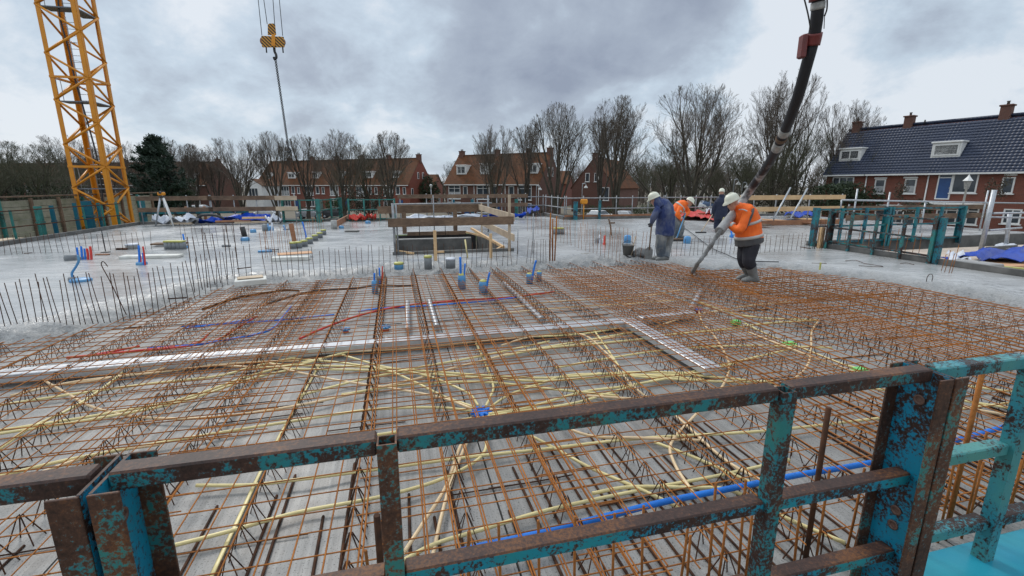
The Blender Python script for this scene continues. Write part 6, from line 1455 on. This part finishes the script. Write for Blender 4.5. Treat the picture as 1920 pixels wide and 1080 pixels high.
# ---- centre house row, three houses, its right gable turned to the viewer
rp, rq = Vector((at(836, 84), 84)), Vector((at(1012, 75.5), 75.5))
cl = ['orange-roofed house left in the middle row, its roof end free against the sky', 'middle house of the orange-roofed row behind the stair opening', 'right end house of the middle row with a brown gable beside bare trees']
for i in range(3):
    a = rp.lerp(rq, i/3); b = rp.lerp(rq, (i+1)/3)
    h = House('row_house', cl[i], a, b, 9.4, 2.35, 7.2, 'brick_brown', 'tile_orange', 'houses behind the stair opening', over=(.3 if i == 0 else 0, .0))
    L = h.L; h.chimney(.5 if i == 0 else L*.3 if i == 1 else L*.95, .9, .75, .8)
    if i == 0: h.dormer(L*.25, L*.25+2.0, h.ze+1.5, h.ze+3.0, .15)
    if i == 1: h.dormer(.3, 2.1, h.ze+1.5, h.ze+3.2, .15)
    if i == 2:
        h.dormer(L*.55, L*.55+1.8, h.ze+1.5, h.ze+3.0, .15); h.chimney(L*.3, .8, .7, .6)
        for y0 in (3.4, 5.2):
            mb = MB(); mb.box((L+.03, y0, h.ze+1.8), .08, .6, 1.5); f = mb.build('window', M['white_paint'], h.t); mb = MB(); mb.box((L+.065, y0, h.ze+1.8), .03, .4, 1.3); mb.build('pane', M['glass'], f)
    w0 = (.6, .4, 2.2)[i]; f = window(h.t, w0, w0+2.5, 2.6, 4.95, mull=(.5,), trans=.78, curtain=i == 0)
    window(h.t, w0+3.1 if i < 2 else .5, w0+4.0 if i < 2 else 1.5, 3.0, 4.8, mull=()); window(h.t, w0, w0+2.5, .3, 2.1, mull=(.33, .67))
    mb = MB(); mb.box((4.4, -.03, 1.0), 1.0, .08, 2.0); mb.build('door', M['blue_door'], h.t)
    mb = MB(); mb.tube([(L-.15, -.08, 0), (L-.15, -.08, h.ze)], .05, 6); mb.build('downpipe', M['white_paint'], h.t)
# ---- gabled house: its gable faces the site
def gable_house(name, label, c, w, depth, ze, zr, rz, brick_, tile, wins, chim=True):
    t = thing(name, label, 'house', (c[0], c[1], ZG), rz); ze -= ZG; zr -= ZG; mb = MB(); prof = [(-w/2, 0), (-w/2, ze), (0, zr-.06), (w/2, ze), (w/2, 0)]
    mb.loft([[Vector((x, y, z)) for x, z in prof] for y in (depth, 0)], smooth=False); mb.build('wall', M[brick_], t)
    mb = MB(); sl = (zr-ze)/(w/2)
    for s in (-1, 1):
        A = [Vector((s*(w/2+.3), -.12, ze-.3*sl+.08)), Vector((0, -.12, zr+.08)), Vector((0, depth, zr+.08)), Vector((s*(w/2+.3), depth, ze-.3*sl+.08))]; lo = [a-UP*.1 for a in A]
        if s > 0: A.reverse(); lo.reverse()
        mb.loft([lo, A] if s < 0 else [lo, A], smooth=False)
    rf = mb.build('roof', M[tile], t)
    if chim: mb = MB(); mb.box((0, .6, zr+.1), .95, .8, 1.5, ch=.02); mb.box((0, .6, zr+.88), 1.1, .95, .14); mb.build('chimney', M['brick_brown'], rf)
    for x0, x1, z0, z1, ml in wins: window(t, x0, x1, z0, z1, mull=ml, curtain=False)
    return t
gable_house('gabled_house', 'brown brick house with its pointed gable towards the site, between bare trees', (at(1112, 88), 88), 8.6, 14, 1.7, 6.9, R(-32), 'brick_brown', 'tile_orange',
    [(-1.6, -.75, 5.6, 7.2, ()), (.2, 1.05, 5.6, 7.2, ()), (1.3, 3.2, 2.2, 4.6, (.5,))])
gable_house('small_house', 'distant house with a plain orange roof between row and gabled house', (at(1068, 118), 118), 10, 12, 2.4, 5.4, R(75), 'brick_red', 'tile_orange', [], False)
gable_house('small_house', 'distant reddish house left of the middle row behind the lamp post', (at(822, 112), 112), 6, 8, 2.0, 4.4, R(80), 'brick_red', 'tile_orange', [(-.8, .8, .6, 3.0, (.5,))], False)
gable_house('small_house', 'dark house with a red roof at the far left edge', (at(-25, 80), 80), 9, 10, .2, 3.6, R(70), 'brick_brown', 'tile_orange', [(-3.2, -1.6, 2.2, 3.4, (.5,))], False)
gable_house('small_house', 'white rendered house front showing between bare trees at left', (at(474, 98), 98), 4.4, 6, 2.0, 3.2, R(-15), 'white_paint', 'tile_brown', [(-1.2, 1.2, 2.2, 4.4, (.33, .67))], False)
# ---- houses with the blue-black roof, right
d0, d1 = Vector((at(1548, 46.8), 46.8)), Vector((at(1921, 34.6), 34.6)); dd_ = (d1-d0).normalized()
def on_line(px):
    k = (px-960)/881.0; # x = k*y
    s_ = (k*d0.y-d0.x)/(dd_.x-k*dd_.y); return d0+dd_*s_
cuts = [on_line(1548), on_line(1621), on_line(1736), on_line(2080)]
labs = ['blue-black roofed house end half hidden by trees, with the small twin dormer', 'blue-black roofed red brick house with two narrow white windows', 'blue-black roofed red brick house with the blue door and lantern in front']
HD = []
for i in range(3):
    h = House('brick_house', labs[i], cuts[i], cuts[i+1], 6.4, 3.28, 7.30, 'brick_red', 'tile_blue', 'brick houses under one blue-black roof', over=(.25 if i == 0 else 0, 0)); HD.append(h)
    mb = MB(); mb.tube([(.1, -.08, 0), (.1, -.08, h.ze-.3)], .055, 6); mb.build('downpipe', M['white_paint'], h.t) if i else None
def lintel(h, px0, px1, py):
    xa, z = h.fac(px0, py); xb, _ = h.fac(px1, py); mb = MB(); mb.box(((xa+xb)/2, -.05, z), xb-xa, .14, .12); mb.build('lintel', M['white_paint'], h.t)
h = HD[1]
h.win(1640, 336, 1660, 363, mull=(), curtain=True); lintel(h, 1641, 1664, 334); h.win(1696, 335, 1718, 363, mull=(), curtain=True); lintel(h, 1695, 1722, 333)
h.win(1640, 384, 1718, 420, mull=(.3, .7), trans=.7)
h = HD[2]
f = h.win(1757, 323, 1785, 374, mull=(), trans=.8, sill=False)
xa, z1 = h.fac(1762, 332); xb, z0 = h.fac(1779, 373); mb = MB(); mb.box(((xa+xb)/2, -.035, (z1+z0)/2), xb-xa, .05, z1-z0); d_ = mb.build('balcony_door', M['blue_door'], h.t); mb = MB(); mb.box((xb-.08, -.08, (z0+z1)/2), .03, .05, .14); mb.build('handle', M['galv'], d_)
h.win(1786, 322, 1834, 362, mull=(), curtain=False); lintel(h, 1746, 1850, 320)
h.win(1878, 332, 1902, 363, mull=()); lintel(h, 1884, 1908, 328); h.win(1755, 384, 1835, 420, mull=(.25, .5, .75), trans=.7); h.win(1880, 392, 1915, 420, mull=(.5,)); h.win(1960, 330, 1990, 362, mull=())
xa, z0 = h.fac(1742, 381); xb, _ = h.fac(1850, 381); mb = MB(); mb.box(((xa+xb)/2, -.35, z0), xb-xa, .75, .16, ch=.02); mb.build('balcony_slab', M['white_paint'], h.t)
h = HD[0]; h.win(1560, 332, 1600, 366, mull=(.33, .67))
def dormer_px(h, px0, py0, px1, py1, mull):
    back = 1.2
    for _ in range(3):
        _, zb_ = h.fac((px0+px1)/2, py1, back); back = (zb_-h.ze)/h.sl
    xa, _ = h.fac(px0, (py0+py1)/2, back); xb, _ = h.fac(px1, (py0+py1)/2, back); zt = h.fac((px0+px1)/2, py0, back)[1]; h.dormer(xa, xb, zb_, zt, .05, mull)
dormer_px(HD[0], 1575, 280, 1615, 302, (.5,)); dormer_px(HD[2], 1748, 268, 1803, 295, ())
def chim_px(h, px, ht, pots=1, **k):
    x, _ = h.fac(px, 225, h.dep/2); x = max(.45, x); h.chimney(x, .66, .6, ht, pots=pots, mat='brick_brown', **k)
chim_px(HD[0], 1573, .7); chim_px(HD[1], 1706, .75); chim_px(HD[2], 1884, .8)
for h, px in ((HD[1], 1714), (HD[2], 1897)): 
    x, _ = h.fac(px, 225, h.dep/2); mb = MB(); mb.tube([(x+.9, h.dep/2-.2, h.zr), (x+.9, h.dep/2-.2, h.zr+.35)], .06, 6); mb.build('vent_pipe', M['black_metal'], h.roof)
# ================================================================ trees, shrubs, lamps, cars
def bare_tree(seed, H, spread=.42, limbs=6, trunk=.16, up=.55, fine=1.0, r0=None):
    rg = random.Random(seed); tr = MB(); cr = MB(); r0 = r0 or H*.024
    def path(p, d, L, n, bend, lift):
        pts = [p]; d = d.normalized()
        for i in range(n):
            d = (d+Vector((rg.gauss(0, bend), rg.gauss(0, bend), rg.gauss(0, bend)*.5+lift))).normalized(); p = p+d*(L/n); pts.append(p)
        return pts, d
    def side(d, ang):
        o = d.orthogonal().normalized(); o = Matrix.Rotation(rg.uniform(0, 2*math.pi), 3, d) @ o; return (d*math.cos(ang)+o*math.sin(ang)).normalized()
    KN = (8, 6, 5, 4); TMIN = (.30, .30, .25, .25)
    ec, ex, ez = Vector((0, 0, H*.60)), H*(.14+.46*spread), H*.41
    def room(p, d):
        """distance from p along d to the rounded outline of the crown"""
        q = p-ec; A = (d.x*d.x+d.y*d.y)/ex**2+d.z*d.z/ez**2; B = (q.x*d.x+q.y*d.y)/ex**2+q.z*d.z/ez**2; C = (q.x*q.x+q.y*q.y)/ex**2+q.z*q.z/ez**2-1
        D = B*B-A*C; return max(.12, (-B+math.sqrt(D))/A) if D > 0 else .3
    def branch(p, d, L, r, lv):
        n = (7, 6, 4, 3, 2)[lv]; pts, de = path(p, d, L, n, (.055, .075, .10, .13, .15)[lv], (.05, .075, .08, .07, .05)[lv]*up*1.6)
        rt = [max(.0070, r*(1-.82*i/n)) for i in range(n+1)]
        (tr if lv == 0 else cr).tube(pts, rt, (6, 5, 4, 3, 3)[lv], caps=False)
        if lv >= 4: return
        k = max(2, int(KN[lv]*(fine if lv > 0 else 1)))
        for i in range(k):
            t = TMIN[lv]+(1-TMIN[lv])*((i+rg.random())/k); j = min(n-1, int(t*n)); q = pts[j].lerp(pts[j+1], t*n-j); dd = (pts[j+1]-pts[j]).normalized()
            nd = side(dd, rg.uniform(.30, .72)); nd.z += up*.22; L2 = min(L*rg.uniform(.42, .66)*(1.15-.5*t), room(q, nd.normalized())*rg.uniform(.62, 1.14))
            branch(q, nd, L2, rt[j]*.55, lv+1)
    th = H*trunk; pts, d = path(Vector((0, 0, -.1)), Vector((rg.gauss(0, .05), rg.gauss(0, .05), 1)), th, 4, .05, .1)
    tr.tube(pts, [r0*(1.25-.3*i/4) for i in range(5)], 8, caps=False)
    for i in range(limbs):
        a = 2*math.pi*(i+rg.uniform(-.3, .3))/limbs; s = spread*(rg.uniform(.1, .4) if i % 3 == 0 else rg.uniform(.75, 1.25)); dd = Vector((math.cos(a)*s, math.sin(a)*s, 1)); L = min(H*.9, room(pts[-1], dd.normalized())*rg.uniform(.70, 1.02))
        branch(pts[-1-(i % 2)], dd, L, r0*rg.uniform(.45, .65), 0)
    return tr, cr
PROTO = []
def proto_tree(seed, H, twig='twig', **k):
    tr, cr = bare_tree(seed, H, **k); t = thing('bare_tree', 'x', 'tree'); tr.build('trunk', M['bark'], t)
    zt = max(v.z for v in cr.v); cr.build('crown', M[twig], t); t['zt'] = zt; return t
PT = [proto_tree(3, 15, limbs=7, spread=.42), proto_tree(8, 15, limbs=8, spread=.58), proto_tree(15, 15, limbs=6, spread=.32), proto_tree(23, 12, limbs=8, spread=.95, up=.40, trunk=.10, twig='twig_green'), proto_tree(42, 15, limbs=7, spread=.68, trunk=.12)]
used = set()
TG = {'l': 'bare trees in front of the left houses', 'm': 'bare trees behind the middle of the site', 'r': 'tall bare trees behind the workers'}
def plant_tree(k, px, ytop, y, label, g, rz=None, sx=1.0):
    p0 = PT[k]; ztop = zat(px, ytop, y); s = (ztop-ZG)/p0['zt']; sc_ = (s*sx, s*sx, s); loc = Vector((at(px, y), y, ZG)); rz = random.random()*6.28 if rz is None else rz
    if k in used: o = dup(p0, loc, rz, label, TG[g], sc_)
    else:
        o = p0; used.add(k); o.location = loc; o.rotation_euler = (0, 0, rz); o.scale = sc_; o['label'] = label; o['group'] = TG[g]
    return o
for a in [
 (3, 15, 262, 62, 'twiggy bare tree at the left picture edge', 'l', .3, 1.3), (3, 75, 268, 58, 'broad bushy bare tree left of the crane', 'l', 2.1, 1.35), (4, 130, 252, 75, 'taller thin bare tree directly behind the crane mast', 'l', 4, .9),
 (3, -50, 272, 55, 'bare tree cut by the left picture edge', 'l', 5.1, 1.2), (4, 268, 262, 72, 'bare tree hidden behind the dark pine', 'l', .9, .8), (2, 322, 255, 78, 'slim bare tree rising behind the pine on its right', 'l', 2.9, .8),
 (0, 366, 268, 66, 'first bare tree right of the dark pine', 'l', 1.0, .95), (1, 405, 274, 68, 'second bare tree right of the dark pine', 'l', 2.6, .8), (4, 448, 256, 62, 'wide bare tree between the two house rows', 'l', 3.9, .95),
 (0, 512, 244, 62, 'tall bare tree just left of the hanging chain end', 'l', 5.2, .85), (2, 573, 250, 66, 'slim bare tree right of the hanging chain', 'l', 1.7, .95), (1, 640, 240, 58, 'large spreading bare tree before the left house row', 'l', .2, .9),
 (2, 732, 243, 60, 'bare tree standing before the red gable', 'l', 4.4, 1.0), (3, 690, 268, 64, 'low twiggy bare tree left of the red gable', 'l', 3.3, .9),
 (1, 928, 232, 60, 'bare tree before the middle row of houses', 'm', 1.2, .85), (3, 850, 300, 95, 'small distant bare tree between the house rows', 'm', .6, .7), (0, 1046, 190, 56, 'tall vase-shaped bare tree before the middle house gable', 'm', 2.2, .95), (2, 985, 232, 68, 'narrow bare tree behind the vase-shaped one', 'm', 5.5, .9),
 (0, 1160, 176, 54, 'tall upright bare tree before the gabled house', 'r', .7, .95), (2, 1128, 215, 70, 'thin bare tree veiling the gabled house', 'r', 2.7, 1.0), (1, 1296, 152, 52, 'tallest wide bare tree above the stooping worker', 'r', 4.9, 1.0),
 (1, 1456, 130, 50, 'tall bare tree behind the hose', 'r', .5, .78), (3, 1500, 240, 48, 'low twiggy bare tree under the hose', 'r', 2.4, 1.1), (1, 1572, 184, 49, 'bare tree leaning over the end of the blue-black roof', 'r', 4.1, .8), (3, 1380, 268, 60, 'low bare tree in the thicket behind the helmets', 'r', 5.9, 1.4), (3, 1255, 270, 66, 'low bare tree in the thicket behind the navy worker', 'r', 1.1, 1.4)]: plant_tree(*a)
rt_ = random.Random(4)
for i, px in enumerate((200, 345)):
    plant_tree(4 if i % 2 else 1, px+rt_.uniform(-6, 6), 276+rt_.uniform(-12, 14), 72+rt_.uniform(-5, 8), 'slighter bare tree standing among the taller ones before the left houses', 'l', None, 1.0)
for i, p0 in enumerate(PT):
    if i not in used: bpy.data.objects.remove(p0)
# far wood closing the horizon: nobody could count it
def far_wood(x0, x1, y0, y1, n, h0, h1, name, label, seed):
    rg = random.Random(seed); mb = MB()
    for _ in range(n):
        x = rg.uniform(x0, x1); y = rg.uniform(y0, y1); h = rg.uniform(h0, h1)*(1+.25*mnoise.noise(Vector((x*.04, y*.04, 0)))); p = Vector((x, y, ZG))
        mb.tube([p, p+UP*h*.5+Vector((rg.gauss(0, .2), 0, 0)), p+UP*h*.8], [.16, .1, .04], 4, caps=False)
        for k in range(16):
            z = h*rg.uniform(.2, .8); a = rg.uniform(0, 6.28); q = p+UP*z; L = h*rg.uniform(.15, .35); e = q+Vector((math.cos(a)*L*.6, math.sin(a)*L*.6, L)); mb.tube([q, (q+e)/2+UP*-.1*L, e], [.05, .035, .02], 3, caps=False)
            for m in range(4):
                s_ = q.lerp(e, rg.uniform(.3, 1)); d = Vector((rg.gauss(0, .6), rg.gauss(0, .6), 1)).normalized(); mb.tube([s_, s_+d*L*.5], [.025, .012], 3, caps=False)
    mb.build(name, M['twig'], kind='stuff', label=label)
far_wood(18, 85, 118, 160, 300, 8, 12, 'far_wood', 'leafless wood closing the view behind the tall bare trees', 61)
far_wood(-110, -62, 80, 125, 200, 6, 8.5, 'far_wood', 'leafless wood closing the view at the far left', 62)
far_wood(-28, -10, 118, 150, 120, 4.5, 6.5, 'far_wood', 'leafless wood showing between the two house rows', 63)
# leafy clumps
def leaf_cloud(mb, c, rx, ry, rz_, n, size, rg, mat=None, shell=.55, flat=.0):
    for _ in range(n):
        while True:
            v = Vector((rg.uniform(-1, 1), rg.uniform(-1, 1), rg.uniform(-1, 1)))
            if shell*rg.random() < v.length < 1: break
        k = 1+.30*mnoise.noise(v*2.1+Vector(c)); p = Vector(c)+Vector((v.x*rx, v.y*ry, v.z*rz_))*k
        if mnoise.noise(p*.9) < -.22: continue
        a = Vector((rg.gauss(0, 1), rg.gauss(0, 1), rg.gauss(0, 1)+flat)).normalized(); b = a.orthogonal().normalized(); b = Matrix.Rotation(rg.uniform(0, 6.28), 3, a) @ b; c2 = a.cross(b); s = size*rg.uniform(.6, 1.3)
        mb.quad(p-b*s-c2*s*.5, p+b*s-c2*s*.5, p+b*s+c2*s*.5, p-b*s+c2*s*.5, mat)
def shrub(px, ybot, ytop, y, wpx, n, label, mat='leaf_dark', size=.09, name='shrub', group='shrubs beyond the site', depth=None, stems=True):
    rg = random.Random(int(px)*7+n); w_ = wpx/881.0*y; zt = zat(px, ytop, y); zb_ = max(ZG, zat(px, ybot, y)); h = zt-zb_; t = thing(name, label, 'hedge' if name == 'hedge' else 'shrub', (at(px, y), y, zb_), 0, group); mb = MB()
    k = max(3, int(w_/1.6))
    for i in range(k):
        x = (i+.5)/k*w_-w_/2; hh = h*rg.uniform(.75, 1.0); leaf_cloud(mb, (x, rg.uniform(-.4, .4), hh*.5), w_/k*.85, (depth or w_*.35), hh*.52, n//k, size, rg)
    mb.build('foliage', M[mat], t)
    if stems:
        m2 = MB()
        for i in range(k*3):
            x = rg.uniform(-.45, .45)*w_; m2.tube([(x, rg.uniform(-.3, .3), 0), (x+rg.uniform(-.3, .3), rg.uniform(-.3, .3), h*rg.uniform(.6, 1.0))], [.04, .012], 4)
        m2.build('stem', M['twig'], t)
    return t
shrub(40, 400, 318, 60, 150, 5200, 'dark ivy-grown thicket at the left picture edge', 'leaf_dark', .10)
shrub(50, 400, 372, 52, 190, 2600, 'brown leafless scrub before the thicket at left', 'scrub', .07)
shrub(1585, 400, 332, 44, 100, 6000, 'dark evergreen bush before the blue-black roofed house', 'leaf_dark', .085)
shrub(1500, 400, 330, 47, 120, 3000, 'dense dark brushwood behind the plank rail', 'scrub', .07)
shrub(1405, 400, 345, 55, 110, 2400, 'brown brushwood behind hose and helmets', 'scrub', .07)
shrub(1165, 404, 383, 74, 150, 5200, 'green clipped hedge behind the tube rail', 'hedge', .07, 'hedge', stems=False, depth=.8)
shrub(1250, 404, 372, 76, 70, 2500, 'dark hedge behind the navy worker', 'leaf_dark', .08, 'hedge', stems=False)
shrub(1010, 404, 380, 62, 60, 1500, 'low brushwood before the middle house gable', 'scrub', .07)
shrub(800, 385, 325, 95, 40, 2600, 'dark green tree mass between the two house rows', 'leaf_dark', .16)
shrub(640, 395, 366, 64, 60, 1800, 'greenish bush under the large spreading tree', 'hedge', .08)
shrub(690, 402, 352, 62, 70, 2600, 'brown bush before the end terraced house', 'scrub', .08)
shrub(585, 400, 388, 75, 60, 1500, 'low dark hedge left of the grey car', 'leaf_dark', .08, 'hedge', stems=False)
shrub(1720, 405, 372, 36.5, 40, 1300, 'leafless creeper bush before the house with the narrow windows', 'scrub', .05, stems=False)
shrub(1745, 400, 378, 36, 24, 900, 'small dark bush at the foot of the blue-roofed houses', 'leaf_dark', .06)
shrub(1690, 385, 340, 38.2, 26, 900, 'tan climbing plant on the brick between the narrow windows', 'scrub', .045, depth=.25, stems=False)
shrub(1875, 375, 325, 33.5, 34, 900, 'bare creeper on the brick right of the lantern', 'scrub', .045, depth=.25, stems=False)
# dark pine
def pine(px, ytop, y, wpx, label):
    rg = random.Random(77); H = zat(px, ytop, y)-ZG; w_ = wpx/881.0*y/2; t = thing('pine_tree', label, 'tree', (at(px, y), y, ZG)); tr = MB(); cr = MB()
    tr.tube([(0, 0, -.1), (.1, 0, H*.35), (-.05, 0, H*.7), (-.3, 0, H*.97)], [.34, .28, .16, .04], 8)
    for i in range(150):
        f = rg.uniform(.12, .98); z = H*f; r = w_*(1.5*(1-f)**.85 if f > .45 else .95-.25*abs(f-.45)/.33)*rg.uniform(.55, 1.12); a = rg.uniform(0, 6.28); d = Vector((math.cos(a), math.sin(a), rg.uniform(-.05, .35)))
        p = Vector((-.3*f, 0, z)); pts = [p, p+d*r*.5+UP*.05*r, p+d*r+UP*.22*r]; tr.tube(pts, [.07*(1-f*.6), .045, .02], 4, caps=False)
        for k in range(9):
            u = rg.uniform(.3, 1.0); c = p+d*(r*u)+UP*(.1*r*u*u)+Vector((rg.gauss(0, .28), rg.gauss(0, .28), rg.gauss(.08, .18)))
            if mnoise.noise(c*1.1) < -.18: continue
            for j in range(16):
                dd = Vector((rg.gauss(0, 1), rg.gauss(0, 1), rg.gauss(.45, .8))).normalized(); s = dd.orthogonal().normalized()*.06; L = rg.uniform(.25, .5); q = c+Vector((rg.gauss(0, .1), rg.gauss(0, .1), rg.gauss(0, .07)))
                cr.quad(q-s, q+s, q+dd*L+s*.4, q+dd*L-s*.4)
    tr.build('trunk', M['bark'], t); cr.build('crown', M['needle'], t)
pine(303, 257, 56, 118, 'dark green pine tree right of the crane')
shrub(330, 380, 330, 57, 60, 1600, 'dark bush at the foot of the pine', 'leaf_dark', .09)
# lamps
def lamp(px, ytop, y, label, kind='hook', zb_=None):
    zt = zat(px, ytop, y); zb_ = ZG if zb_ is None else zb_; h = zt-zb_; t = thing('street_lamp', label, 'street lamp', (at(px, y), y, zb_), 0, 'street lamps')
    mb = MB()
    if kind == 'hook':
        mb.tube(spline([(0, 0, 0), (0, 0, h*.9), (.1, 0, h*.985), (.3, 0, h), (.48, 0, h*.975), (.5, 0, h*.955)], 4), .055, 8); mb.build('pole', M['galv'], t)
        mb = MB(); mb.lathe((.5, 0, h*.955-.42), [(.001, 0), (.30, .02), (.26, .14), (.08, .34), (.05, .42), (.001, .42)], 12); mb.build('lamp_shade', M['white_paint'], t)
    elif kind == 'top':
        mb.tube([(0, 0, 0), (0, 0, h-.6)], [.07, .05], 8); mb.build('pole', M['galv'], t); mb = MB(); mb.lathe((0, 0, h-.62), [(.05, 0), (.2, .12), (.22, .34), (.30, .38), (.06, .58), (.001, .62)], 8); mb.build('lamp_head', M['white_paint'], t)
    else:
        mb.lathe((0, 0, 0), [(.10, 0), (.10, h*.3), (.075, h*.34), (.055, h-.92), (.12, h-.9)], 10); mb.build('pole', M['white_paint'], t)
        mb = MB(); mb.lathe((0, 0, h-.9), [(.13, 0), (.22, .5), (.20, .5), (.001, .5)], 6, smooth=False); mb.build('lantern_glass', M['band'], t)
        mb = MB(); mb.lathe((0, 0, h-.4), [(.30, 0), (.27, .03), (.09, .25), (.05, .33), (.02, .4), (.001, .4)], 6, smooth=False); mb.build('lantern_roof', M['white_paint'], t)
lamp(1092, 344, 66, 'hooked white street lamp before the gabled house'); lamp(1006, 348, 68, 'hooked street lamp beside the middle house gable'); lamp(808, 345, 80, 'upright street lamp left of the middle row', 'top')
lamp(1250, 349, 70, 'small street lamp behind the navy worker', 'top'); lamp(1298, 350, 70, 'small street lamp above the stooping worker', 'top'); lamp(1376, 336, 56, 'double street lamp above the hose man, left one'); lamp(1392, 342, 58, 'double street lamp above the hose man, right one')
lamp(1813, 327, 30, 'white lantern post before the blue door', 'lantern'); lamp(1893, 330, 33, 'white post at the right edge before the house', 'top') if False else None
# cars
def car(label, px, y, rz, colr, L=4.2, hgt=1.5):
    mname = 'car_paint_%s' % colr[0]
    if mname not in M: M[mname] = pm(mname, colr[1], tuple(c*.95 for c in colr[1]), 2, .25, .3)
    t = thing('parked_car', label, 'car', (at(px, y), y, ZG+.02), rz, 'cars parked along the street'); w_ = 1.72
    prof = [(-L/2, .35), (-L/2, .80), (-L*.46, .98), (-L*.40, 1.0), (-L*.30, hgt-.04), (-L*.05, hgt), (L*.12, hgt-.06), (L*.27, 1.0), (L*.45, .82), (L/2, .62), (L/2, .32)]
    mb = MB(); rings = []
    for yy, k, dz in ((-w_/2, .93, .06), (-w_/2+.10, 1.0, 0), (w_/2-.10, 1.0, 0), (w_/2, .93, .06)): rings.append([Vector((x*(.985 if k < 1 else 1), yy*(1.0 if z < 1.02 else .86), z-(dz if z > .9 else 0))) for x, z in prof])
    mb.loft(rings, smooth=False); b = mb.build('body', M[mname], t)
    mb = MB()
    for s in (-1, 1):
        yy = s*(w_/2*.90+.0); pts = [(-L*.36, 1.02), (-L*.285, hgt-.13), (-L*.06, hgt-.09), (L*.11, hgt-.15), (L*.22, 1.03)]
        mb.loft([[Vector((x, yy-.03+(.0 if z < 1.1 else -s*.075), z)) for x, z in pts], [Vector((x, yy+.03+(.0 if z < 1.1 else -s*.075), z)) for x, z in pts]], smooth=False)
    mb.build('side_window', M['glass'], t)
    for nm, x0, z0, x1, z1 in (('windscreen', L*.255, 1.04, L*.135, hgt-.10), ('rear_window', -L*.385, 1.04, -L*.305, hgt-.10)):
        mb = MB(); s = 1 if x0 > 0 else -1; mb.loft([[Vector((x0+s*.02, -.66, z0)), Vector((x0+s*.02, .66, z0)), Vector((x1+s*.03, .60, z1)), Vector((x1+s*.03, -.60, z1))], [Vector((x0+s*.045, -.66, z0+.02)), Vector((x0+s*.045, .66, z0+.02)), Vector((x1+s*.055, .60, z1+.02)), Vector((x1+s*.055, -.60, z1+.02))]], smooth=False); mb.build(nm, M['glass'], t)
    for x in (-L*.30, L*.31):
        for s in (-1, 1):
            mb = MB(); mb.lathe((x, s*w_/2*.93, .32), [(.001, -.1), (.32, -.1), (.32, .1), (.001, .1)], 16, axis=(0, 1, 0)); wh = mb.build('wheel', M['black_metal'], t)
            mb = MB(); mb.lathe((x, s*(w_/2*.93+.085), .32), [(.001, -.03), (.19, -.03), (.19, .03), (.001, .03)], 12, axis=(0, 1, 0)); mb.build('rim', M['galv'], wh)
    for s in (-1, 1):
        mb = MB(); mb.box((L/2-.02, s*.6, .70), .08, .34, .14, ch=.02); mb.build('headlight', M['band'], t); mb = MB(); mb.box((-L/2+.0, s*.66, .86), .07, .2, .2, ch=.02); mb.build('tail_light', M['clamp_red'], t)
SIL, WHI, BLU, DRK = ('silver', (.38, .39, .41)), ('white', (.72, .73, .74)), ('blue', (.09, .14, .24)), ('dark', (.05, .055, .06))
car('silver grey hatchback parked beyond the green frame rail', 576, 70, R(12), SIL, 3.6); car('white car parked at left behind the orange plank stack', 497, 71, R(10), WHI, 3.9); car('dark car parked right of the silver hatchback', 622, 71, R(10), DRK, 4.2)
car('white car before the clipped hedge, left of two', 1127, 66, R(-60), WHI, 4.0); car('white car before the clipped hedge, right of two', 1166, 65, R(150), WHI, 4.0)
car('pale car seen between the stooping and the distant worker', 1308, 100, R(20), WHI, 4.0); car('blue car seen between the stooping and the distant worker', 1327, 106, R(20), BLU, 4.4)
car('pale car parked before the row behind the crane, right of the pine', 372, 84, R(5), WHI, 4.2)
